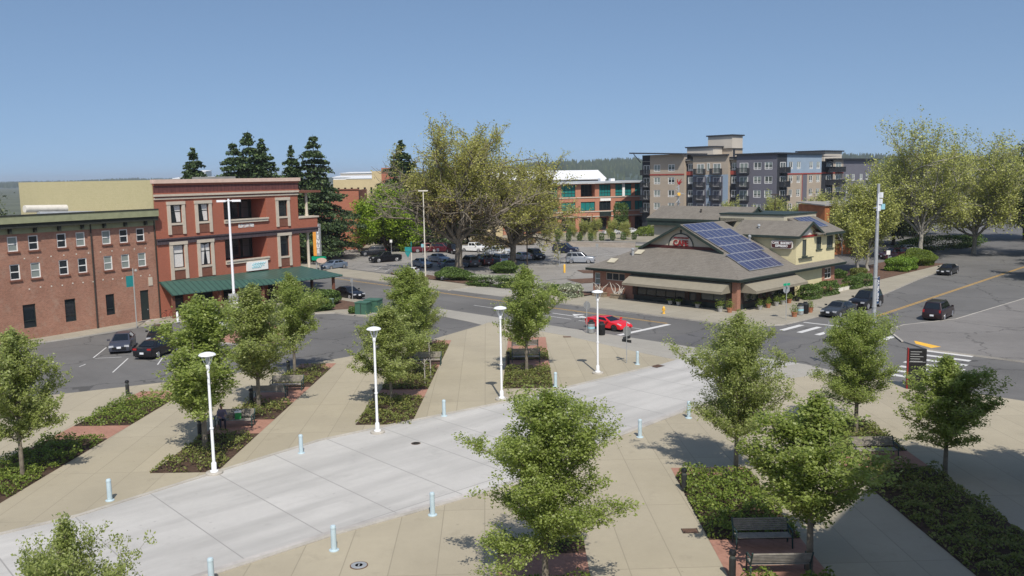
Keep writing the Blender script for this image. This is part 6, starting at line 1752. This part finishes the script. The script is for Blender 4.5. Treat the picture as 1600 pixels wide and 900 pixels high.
b = MB(); b.slab([(-.11, -.08, .28), (.11, -.08, .28), (.11, .08, .3), (-.11, .08, .3)], .28); b.build('body', 'planter_wood', bx)

# ------------------------------------------------------------------ poles, signs and street furniture
t = thing('street_lamp', 'tall pale pole with twin flat lamp heads in front of the green canopy', 'street lamp', (*(-28.14, 87.28), .1), R(25))
b = MB(); b.lathe([(.3, 0), (.3, .1)], 12); b.tube([(0, 0, 0), (0, 0, 12.6)], [.15, .1], 12); b.build('pole', 'white_metal', t, True)
for s in (-1, 1):
    b = MB(); b.tube([(0, 0, 12.4), (s * .35, 0, 12.4)], .05, 6); b.slab([(s * .3, -.22, 12.5), (s * 1.15, -.22, 12.5), (s * 1.15, .22, 12.5), (s * .3, .22, 12.5)], .2); b.build('lamp_head', 'white_metal', t)
b = MB(); b.box(-.55, .4, -.2, -.16, 2.3, 3.1); b.build('notice_board', 'galv', t)
b = MB(); b.box(-.5, .38, -.2, -.16, 1.55, 2.2); b.build('notice_board', 'white', t)
t = thing('signal_pole', 'tall grey steel pole with aerials, cameras and a dark blue banner at the street corner', 'pole', (*(34.31, 81.55), .13), R(44))
b = MB(); b.lathe([(.36, 0), (.36, .12), (.24, .16)], 14); b.tube([(0, 0, .1), (0, 0, 13.1)], [.21, .13], 14); b.build('pole', 'galv', t, True)
for z in (1.5, 4.3): b = MB(); b.lathe([(.24, -.04), (.24, .04)], 14, (0, 0, z)); b.build('band', 'galv', t)
for z0, dx in ((10.6, -.35), (11.2, .0), (11.8, .1)):
    b = MB(); b.box(dx - .18, dx + .18, -.34, -.1, z0, z0 + .5); b.build('equipment_box', 'white_metal', t)
b = MB(); b.tube([(-.55, -.25, 9.9), (-.55, -.25, 12.2)], .05, 6); b.tube([(-1.6, -.3, 10.9), (0, -.1, 10.9)], .025, 6); b.build('aerial', 'white_metal', t)
b = MB(); b.box(.2, 1.0, -.25, .0, 10.7, 11.2); b.build('camera', 'pale_blue', t)
M['banner'] = mat('banner', (.015, .05, .13), .7, .2, 1.)
b = MB(); b.box(.28, .95, -.02, .02, 1.75, 4.25); bn = b.build('banner', 'banner', t)
text_mesh('AUBURN', .52, bn, Matrix.Translation((.62, -.03, 3.0)) @ Matrix.Rotation(PI / 2, 4, 'X') @ Matrix.Rotation(-PI / 2, 4, 'Z'), 'white', bold=.01, depth=.004)
b = MB(); b.tube([(.1, 0, 4.3), (1.0, 0, 4.3)], .025, 6); b.tube([(.1, 0, 1.7), (1.0, 0, 1.7)], .025, 6); b.build('banner_arm', 'galv', t)

def octa(r, y): return [(r * math.cos(PI / 8 + k * PI / 4), y, r * math.sin(PI / 8 + k * PI / 4)) for k in range(8)]
def stop_sign(lb, p, z, rz, h, names=None, post=.035):
    t = thing('stop_sign', lb, 'road sign', (*p, z), rz, None)
    b = MB(); b.tube([(0, 0, 0), (0, 0, h)], post, 6); b.build('post', 'galv', t)
    b = MB(); b.X = Matrix.Translation((0, 0, h - (.75 if names else .42)))
    F_, K_ = octa(.4, .03), octa(.4, .045); b.poly(F_, 0); b.poly(K_, 1)
    for k in range(8): b.poly([F_[k], F_[(k + 1) % 8], K_[(k + 1) % 8], K_[k]], 0)
    b.build('plate', ['sign_back', 'lamp_red'], t)
    for k, (a, m, zz) in enumerate(names or ()):
        b = MB(); b.X = Matrix.Translation((0, 0, zz)) @ Matrix.Rotation(a, 4, 'Z'); b.box(-.45, .45, -.012, .012, -.11, .11); b.build('street_name_plate', m, t)
    return t
stop_sign('back of a stop sign standing behind the trash cans, left of the red car', (6.83, 78.99), PZ, R(-40), 3.0)
stop_sign('back of a stop sign with street name blades, on the plaza beside the red car', (8.75, 65.87), PZ, R(-46), 3.25, ((R(90), 'dark_metal', 2.0), (0, 'dark_metal', 1.75)))
stop_sign('back of a stop sign topped by green street name plates at the cafe corner', (26.79, 84.15), .13, R(20), 3.7, ((R(10), 'sign_green', 3.45), (R(60), 'teal_paint', 3.15)))

stop_sign('back of a stop sign hidden behind the broad tree near the crosswalk', (23.8, 64.6), PZ, R(-46), 3.25, ((R(90), 'dark_metal', 2.0), (0, 'dark_metal', 1.75)))
t = thing('street_sign', 'grey pole with a teal banner in front of the old brick wall', 'road sign', (*(-37.58, 85.93), .13), R(57))
b = MB(); b.tube([(0, 0, 0), (0, 0, 5.9)], .06, 8); b.build('post', 'pole_grey', t)
b = MB(); b.box(-.8, -.06, -.02, .02, 4.1, 5.2); b.build('banner', 'teal_paint', t)
b = MB(); b.tube([(0, 0, 5.7), (0, -.5, 5.75)], .035, 6); b.lathe([(.03, 5.6), (.14, 5.65), (.1, 5.85)], 10, (0, -.5, 0)); b.build('lamp_head', 'pole_grey', t)
t = thing('street_sign', 'teal arrow shaped wayfinding sign on a pale post beside the parking lot', 'road sign', (*(-14.83, 128.79), .1), R(-10))
b = MB(); b.tube([(0, 0, 0), (0, 0, 3.4)], .07, 8); b.build('post', 'offwhite', t)
b = MB(); b.tube([(0, 0, 3.4), (0, 0, 5.0)], .06, 8); b.build('upper_post', 'teal_paint', t)
b = MB(); b.box(-1.0, -.08, -.03, .03, 3.5, 4.2); b.poly([(-1.05, -.031, 3.45), (-.1, -.031, 3.45), (-.55, -.031, 2.6)]); b.poly([(-1.05, .031, 3.45), (-.1, .031, 3.45), (-.55, .031, 2.6)]); b.build('plate', 'teal_paint', t)
for p, h, m, lb, box_ in (((-19.09, 103.15), 2.7, 'sign_back', 'small grey parking sign beside the parked black sedan', (.35, .5)), ((-21.74, 157.35), 3.4, 'white', 'white parking sign at the back of the lot', (.5, .5)),
                          ((-15.47, 151.5), 3.0, 'pale_blue', 'blue parking sign left of the lot light pole', (.5, .6)), ((-12.37, 146.51), 2.6, 'white', 'white disc sign in front of the maroon pickup', (.45, .5)),
                          ((15.14, 153.29), 2.4, 'sign_back', 'grey sign board behind the silver off-roader', (.5, .6)), ((54.11, 124.46), 3.0, 'white', 'white parking sign on a post behind the lime green bush', (.5, .6)), ((7.55, 137.13), 2.6, 'sign_back', 'thin dark sign post left of the silver off-roader', (.3, .4))):
    t = thing('parking_sign', lb, 'road sign', (*p, .02), R(-20))
    b = MB(); b.tube([(0, 0, 0), (0, 0, h)], .04, 6); b.build('post', 'galv', t)
    b = MB(); b.box(-box_[0] / 2, box_[0] / 2, -.055, -.042, h - box_[1], h); b.build('plate', m, t)
for p, h, m, lb in (((-12.64, 126.82), 12.5, 'offwhite', 'thin pale light pole left of the big maple'), ((2.5, 137.93), 6.3, 'bark_dark', 'brown light pole right of the smaller maple'), ((46.0, 152.0), 10.5, 'bark_dark', 'dark pole before the apartments')):
    t = thing('light_pole', lb, 'street lamp', (*p, .05)); b = MB(); b.tube([(0, 0, 0), (0, 0, h)], [.11, .075], 8); b.build('pole', m, t)
    b = MB(); b.box(-.7, .7, -.15, .15, h - .05, h + .12); b.build('lamp_head', m, t)
# pylon directory
t = thing('directory_sign', 'black slab directory sign with red edge on the plaza before the right crosswalk', 'sign', (*(26.75, 56.51), PZ), R(-12))
b = MB(); b.box(-.55, .55, -.12, .12, 0, 2.7); b.build('slab', 'black', t)
b = MB(); b.box(-.62, -.55, -.14, .14, 0, 2.75); b.build('edge', 'sign_red', t)
b = MB()
for k in range(5): b.box(-.45, -.45 + (.7, .55, .8, .6, .75)[k], -.125, -.121, 2.5 - .16 * k, 2.54 - .16 * k)
b.box(-.5, .5, -.125, -.121, 1.82, 1.85); b.build('text_lines', 'galv', t)
# theatre blade sign
t = thing('blade_sign', 'tall orange and grey blade sign with white vertical lettering behind the canopy tip', 'sign', (-30.4, 136, 0), R(-20))
b = MB(); b.box(-.55, .05, -.2, .2, 2.6, 7.0); b.build('panel', 'orange', t)
b = MB(); b.box(.05, .65, -.22, .22, 2.6, 7.6); bl_ = b.build('letter_panel', 'galv', t)
for k, ch in enumerate('AVENUE'): text_mesh(ch, .8, bl_, Matrix.Translation((.35, -.23, 7.1 - .76 * k)) @ Matrix.Rotation(PI / 2, 4, 'X'), 'white', bold=.03, depth=.01)
b = MB(); b.tube([(-.3, .1, 0), (-.3, .1, 2.7)], .09, 8); b.tube([(.3, .1, 0), (.3, .1, 2.7)], .09, 8); b.build('post', 'galv', t)
b = MB(); b.box(-.9, 1.4, -.25, .25, 1.9, 2.5); b.build('marquee', 'sign_green', t)
b = MB(); b.X = Matrix.Translation((.9, -.3, 1.9)) @ Matrix.Scale(.45, 4, (0, 0, 1)) @ Matrix.Rotation(PI / 2, 4, 'X'); b.lathe([(.9, -.05), (.9, .05)], 20); b.build('oval_plate', 'pink_cap', t)
# bins
def bin_(lb, p, z, m='galv', grp=None):
    t = thing('trash_can', lb, 'trash can', (*p, z), 0, grp)
    b = MB(); b.lathe([(.3, .04), (.33, .1), (.33, .92), (.3, .95)], 18); b.build('body', m, t, True)
    b = MB(); b.lathe([(.35, .93), (.35, 1.0), (.2, 1.1), (.2, 1.18), (.24, 1.2), (.02, 1.24)], 18); b.build('lid', 'dark_metal', t, True)
    if m == 'galv':
        b = MB(); b.lathe([(.335, .45), (.335, .62)], 18); b.build('label_band', 'pale_blue', t)
    return t
bin_('grey metal recycling can with blue label left of the farthest plaza lamp', (7.24, 78.96), PZ)
bin_('black trash can right of the farthest plaza lamp', (8.07, 77.91), PZ, 'black')
bin_('grey trash can with planters at the cafe corner', (29.01, 86.67), .13)
bin_('black trash can behind the grey one at the cafe corner', (29.77, 87.41), .13, 'black')
# hydrant
t = thing('fire_hydrant', 'yellow fire hydrant on the pavement under the cafe awning', 'hydrant', (*(15.64, 88.88), .13))
b = MB(); b.lathe([(.17, 0), (.17, .05), (.11, .07), (.11, .5), (.15, .52), (.15, .57), (.13, .66), (.06, .74), (.03, .8)], 16); b.build('barrel', 'hydrant', t, True)
for a in (0, PI):
    b = MB(); b.tube([(0, 0, .42), (.2 * math.cos(a - .7), .2 * math.sin(a - .7), .42)], [.06, .065], 10); b.build('outlet', 'hydrant', t)
b = MB(); b.tube([(0, 0, .38), (-.12, -.17, .38)], [.08, .085], 10); b.build('outlet', 'hydrant', t)
# utility cabinets
for p, s, lb in (((-15.88, 91.74), (.7, .55, 1.25), 'dark green utility cabinet on the corner island, left one'), ((-14.98, 92.95), (.8, .6, 1.35), 'dark green utility cabinet partly behind the plaza tree')):
    t = thing('utility_cabinet', lb, 'cabinet', (*p, .14), R(-20)); b = MB(); b.box(-s[0], s[0], -s[1], s[1], .05, s[2]); b.build('body', 'cabinet', t)
    b = MB(); b.slab([(-s[0] - .05, -s[1] - .05, s[2] + .08), (s[0] + .05, -s[1] - .05, s[2] + .08), (s[0] + .05, s[1] + .05, s[2] + .12), (-s[0] - .05, s[1] + .05, s[2] + .12)], .1); b.build('lid', 'cabinet', t)
    b = MB(); b.box(-.03, .03, -s[1] - .03, -s[1] - .003, .1, s[2] - .05); b.build('door_seam', 'dark_metal', t)
    b = MB(); b.box(-s[0] - .1, s[0] + .1, -s[1] - .1, s[1] + .1, 0, .05); b.build('plinth', 'kerb', t)
t = thing('utility_cabinet', 'pale green low cabinet among the dark shrubs of the corner island', 'cabinet', (-20.9, 96.6, .14), R(-15))
b = MB(); b.box(-.7, .7, -.5, .5, 0, .95); b.build('body', 'cabinet_pale', t); b = MB(); b.box(-.75, .75, -.55, .55, .95, 1.05); b.build('lid', 'cabinet_pale', t)
# planters at the cafe
def pot(lb, x, y, m, h=.45, r=.26, ph=.5, grp='planters around the cafe'):
    t = thing('planter', lb, 'planter', (x, y, .13), 0, grp)
    b = MB(); b.lathe([(r * .72, 0), (r, h - .06), (r * 1.1, h - .05), (r * 1.1, h), (r * .9, h), (r * .85, h - .07)], 16); b.build('pot', m, t, True)
    rs = np.random.RandomState(int(abs(x * 37 + y * 11)) % 9999); P = rs.normal(size=(220, 3)) * np.array([r * .7, r * .7, ph * .33]) + np.array([0, 0, h + ph * .45])
    link('plant', quads_np('plant', leaf_quads(rs, P, .16, .06, .1, .4), 'cover'), t)
pot('grey planter under the middle of the front awning', *st(-.75, 7.8), 'pot_grey', ph=.2)
pot('grey planter under the front awning beside the hydrant', *st(-.75, 6.7), 'pot_grey', ph=.25)
pot('pale planter under the right part of the front awning', *st(-.8, 4.2), 'pot_grey', ph=.15)
pot('pale planter at the brick pillar of the cafe, left one', *st(-1.6, .9), 'pot_grey', .55, .3, .7)
pot('terracotta planter at the brick pillar of the cafe, right one', *st(-1.4, -.1), 'terracotta', .5, .3, .8)
for k, (x, m, lb) in enumerate(((2.2, 'pot_grey', 'planter nearest the pillar along the cafe side wall'), (3.9, 'terracotta', 'terracotta planter along the cafe side wall'), (5.6, 'pot_grey', 'grey planter at the middle of the cafe side wall'), (7.0, 'pot_grey', 'pale planter near the side hedge of the cafe'), (8.4, 'terracotta', 'terracotta planter near the side hedge of the cafe'), (10.2, 'black', 'black planter with big plant at the start of the side hedge'))):
    pot(lb, *st(x, -1.5), m, .45, .27, .65 if k != 5 else 1.0)
pot('terracotta planter left of the trash cans at the cafe corner', *(28.07, 85.57), 'terracotta', .5, .3, .8); pot('planter with green plant right of the trash cans', *(30.55, 88.16), 'terracotta', .5, .28, .8)
for y, lb in ((18.0, 'stone planter box with bare branches at the left end of the cafe wall'), (15.2, 'wooden planter box with bare grey driftwood under the cafe window')):
    x_, y_ = st(-.7, y); t = thing('planter_box', lb, 'planter', (x_, y_, .13), CA + PI / 2, None)
    b = MB(); b.box(-.9, .9, -.3, .3, 0, .5); b.box(-.95, .95, -.35, .35, .45, .52); b.build('box', 'planter_wood', t)
    rs = np.random.RandomState(int(y)); b = MB()
    for k in range(7):
        p = (rs.uniform(-.6, .6), 0, .5); q = tube_path(p, (rs.normal() * .5, rs.normal() * .3, 1), rs.uniform(.9, 1.7), 5, .1, rs, .3)
        b.tube(q, [.10 * (1 - j / 6.5) for j in range(6)], 6)
    b.build('branch', 'drift', t)
for k in range(3):
    x_, y_ = st(21.0 + 1.6 * k, -1.1); t = thing('planter_box', ('low white planter box below the brick bay, nearest one', 'low white planter box below the brick bay, middle one', 'low white planter box below the brick bay, farthest one')[k], 'planter', (x_, y_, .13), CA, 'white planter boxes under the brick bay')
    b = MB(); b.box(-.7, .7, -.3, .3, 0, .4); b.build('box', 'offwhite', t)
    rs = np.random.RandomState(90 + k); P = rs.uniform(-1, 1, (420, 3)) * np.array([.65, .28, .18]) + np.array([0, 0, .5]); link('plant', quads_np('plant', leaf_quads(rs, P, .13, .08, .4), 'cover'), t)
# drains and covers
def cover_(name, lb, p, r, m, grate=0, rz=0.):
    t = thing(name, lb, 'drain cover', (*p, PZ + .014), rz)
    b = MB()
    if grate:
        b.box(-r, r, -r * .7, r * .7, 0, .006); b.build('frame', m, t); b = MB()
        for k in range(9): b.box(-r * .9 + r * .2 * k, -r * .9 + r * .2 * k + .05, -r * .6, r * .6, .006, .012)
        b.build('grate', 'rusty_iron', t)
    else:
        b.lathe([(r, 0), (r, .008)], 28); b.build('frame', 'rusty_iron', t)
        b = MB(); b.lathe([(r * .88, .0), (r * .88, .014)], 28); b.lathe([(r * .5, .014), (r * .5, .018), (r * .42, .018), (r * .42, .014)], 24); b.box(-.03, .03, -r * .3, r * .3, .014, .02); b.build('lid', m, t)
cover_('manhole_cover', 'round grey manhole cover in the plaza near the bottom edge', (-5.94, 31.21), .34, 'galv')
cover_('manhole_cover', 'small dark round cover in the pale drive', (-5.41, 46.27), .26, 'iron')
cover_('drain_grate', 'square rusty drain grate beside the lush bed', (7.09, 33.9), .33, 'iron', 1)
cover_('drain_grate', 'dark drain grate where the drive meets the plaza near the bollards', (10.9, 64.57), .5, 'iron', 1, R(42))
cover_('drain_grate', 'rusty drain grate in the plaza left of the trash cans', (4.89, 77.24), .35, 'rusty_iron', 1)
# staked saplings of the second bed
for p, h, lb in (((-6.27, 60.25), 1.75, 'pale bare sapling tied to a stake in the second bed'), ((-6.02, 62.0), 1.3, 'short dark twiggy sapling beside the pale one in the second bed'), ((-6.69, 68.26), 1.5, 'thin grey stake standing in the far part of the second bed')):
    t = thing('sapling', lb, 'sapling', (*p, PZ), 0); rs = np.random.RandomState(int(h * 10)); b = MB(); b.tube([(0, 0, 0), (0, 0, h)], .04, 6)
    b.build('stake', 'drift', t); b = MB()
    for k in range(9):
        b.tube(tube_path((0, 0, h * rs.uniform(.4, .95)), (rs.normal(), rs.normal(), .6), rs.uniform(.2, .45), 3, .2, rs, .2), [.025, .02, .014, .008], 4)
    b.build('twig', 'drift' if h > 1.4 else 'bark_dark', t)
# bicycle against the red wall
t = thing('bicycle', 'dark bicycle leaning on the brick wall beneath the left end of the canopy', 'bicycle', (*(-36.54, 91.32), .13), RA)
for x in (-.52, .52):
    b = MB(); ring = [(x + .33 * math.cos(a), 0, .34 + .33 * math.sin(a)) for a in np.linspace(0, 2 * PI, 19)]; b.tube(ring, .02, 5, cap=False)
    for k in range(6): b.tube([(x, 0, .34), ring[k * 3]], .004, 3)
    b.build('wheel', 'tyre', t)
b = MB(); b.tube([(-.52, 0, .34), (-.1, 0, .3), (.38, 0, .72), (-.2, 0, .76), (-.1, 0, .3)], .018, 5); b.tube([(-.52, 0, .34), (-.2, 0, .76)], .014, 5); b.tube([(.52, 0, .34), (.36, 0, .85)], .018, 5); b.build('frame', 'sign_red', t)
b = MB(); b.box(-.34, -.1, -.06, .06, .82, .87); b.tube([(-.2, 0, .76), (-.22, 0, .84)], .015, 5); b.build('saddle', 'black', t)
b = MB(); b.tube([(.28, -.25, .92), (.38, 0, .88), (.28, .25, .92)], .016, 5); b.build('handlebar', 'black', t)
# painted metal sculpture seen over the cafe roof
t = thing('sculpture', 'tall scrap metal sculpture with yellow disc and red top above the cafe roof', 'sculpture', (29.2, 152, 0), 0)
rs = np.random.RandomState(3); b = MB(); b.tube([(0, 0, 0), (0, 0, 12.6)], .12, 6)
for k in range(26):
    z = rs.uniform(7.5, 12.5); b.tube([(0, 0, z), (rs.normal() * .45, rs.normal() * .45, z + rs.normal() * .5)], [.09, .03], 5)
b.build('frame', 'galv', t)
b = MB(); b.X = Matrix.Translation((0, -.3, 10.9)) @ Matrix.Rotation(PI / 2, 4, 'X'); b.lathe([(.3, -.05), (.3, .05)], 18); b.build('disc', 'hydrant', t)
b = MB()
for k in range(7): b.tube([(0, 0, 12.5), (rs.normal() * .5, rs.normal() * .3, 13.2 + rs.uniform(-.2, .4))], [.12, .04], 5)
b.build('plume', 'lamp_red', t)
t = thing('roof_unit', 'grey air conditioning box on the ground behind the left roof edge of the cafe', 'air conditioner', (20.5, 124, 0), CA)
b = MB(); b.box(-1.3, 1.3, -1.1, 1.1, 0, 3.6); b.build('casing', 'galv', t); b = MB(); b.box(-1.1, 1.1, -1.13, -1.1, .5, 3.2); b.build('grille', 'silver_roof', t)

# ------------------------------------------------------------------ the air: a thin even haze over the whole town
b = MB(); b.box(-9500, 9500, -900, 9500, -3, 82)
hz = b.build('haze', [])
hm = bpy.data.materials.new('haze'); hm.use_nodes = True; hn = hm.node_tree
hn.nodes.remove(hn.nodes['Principled BSDF'])
pv = hn.nodes.new('ShaderNodeVolumePrincipled')
pv.inputs['Color'].default_value = (.86, .92, 1.0, 1); pv.inputs['Density'].default_value = .00013
pv.inputs['Anisotropy'].default_value = .2
hn.links.new(pv.outputs['Volume'], hn.nodes['Material Output'].inputs['Volume'])
hz.data.materials.append(hm); hz['kind'] = 'stuff'
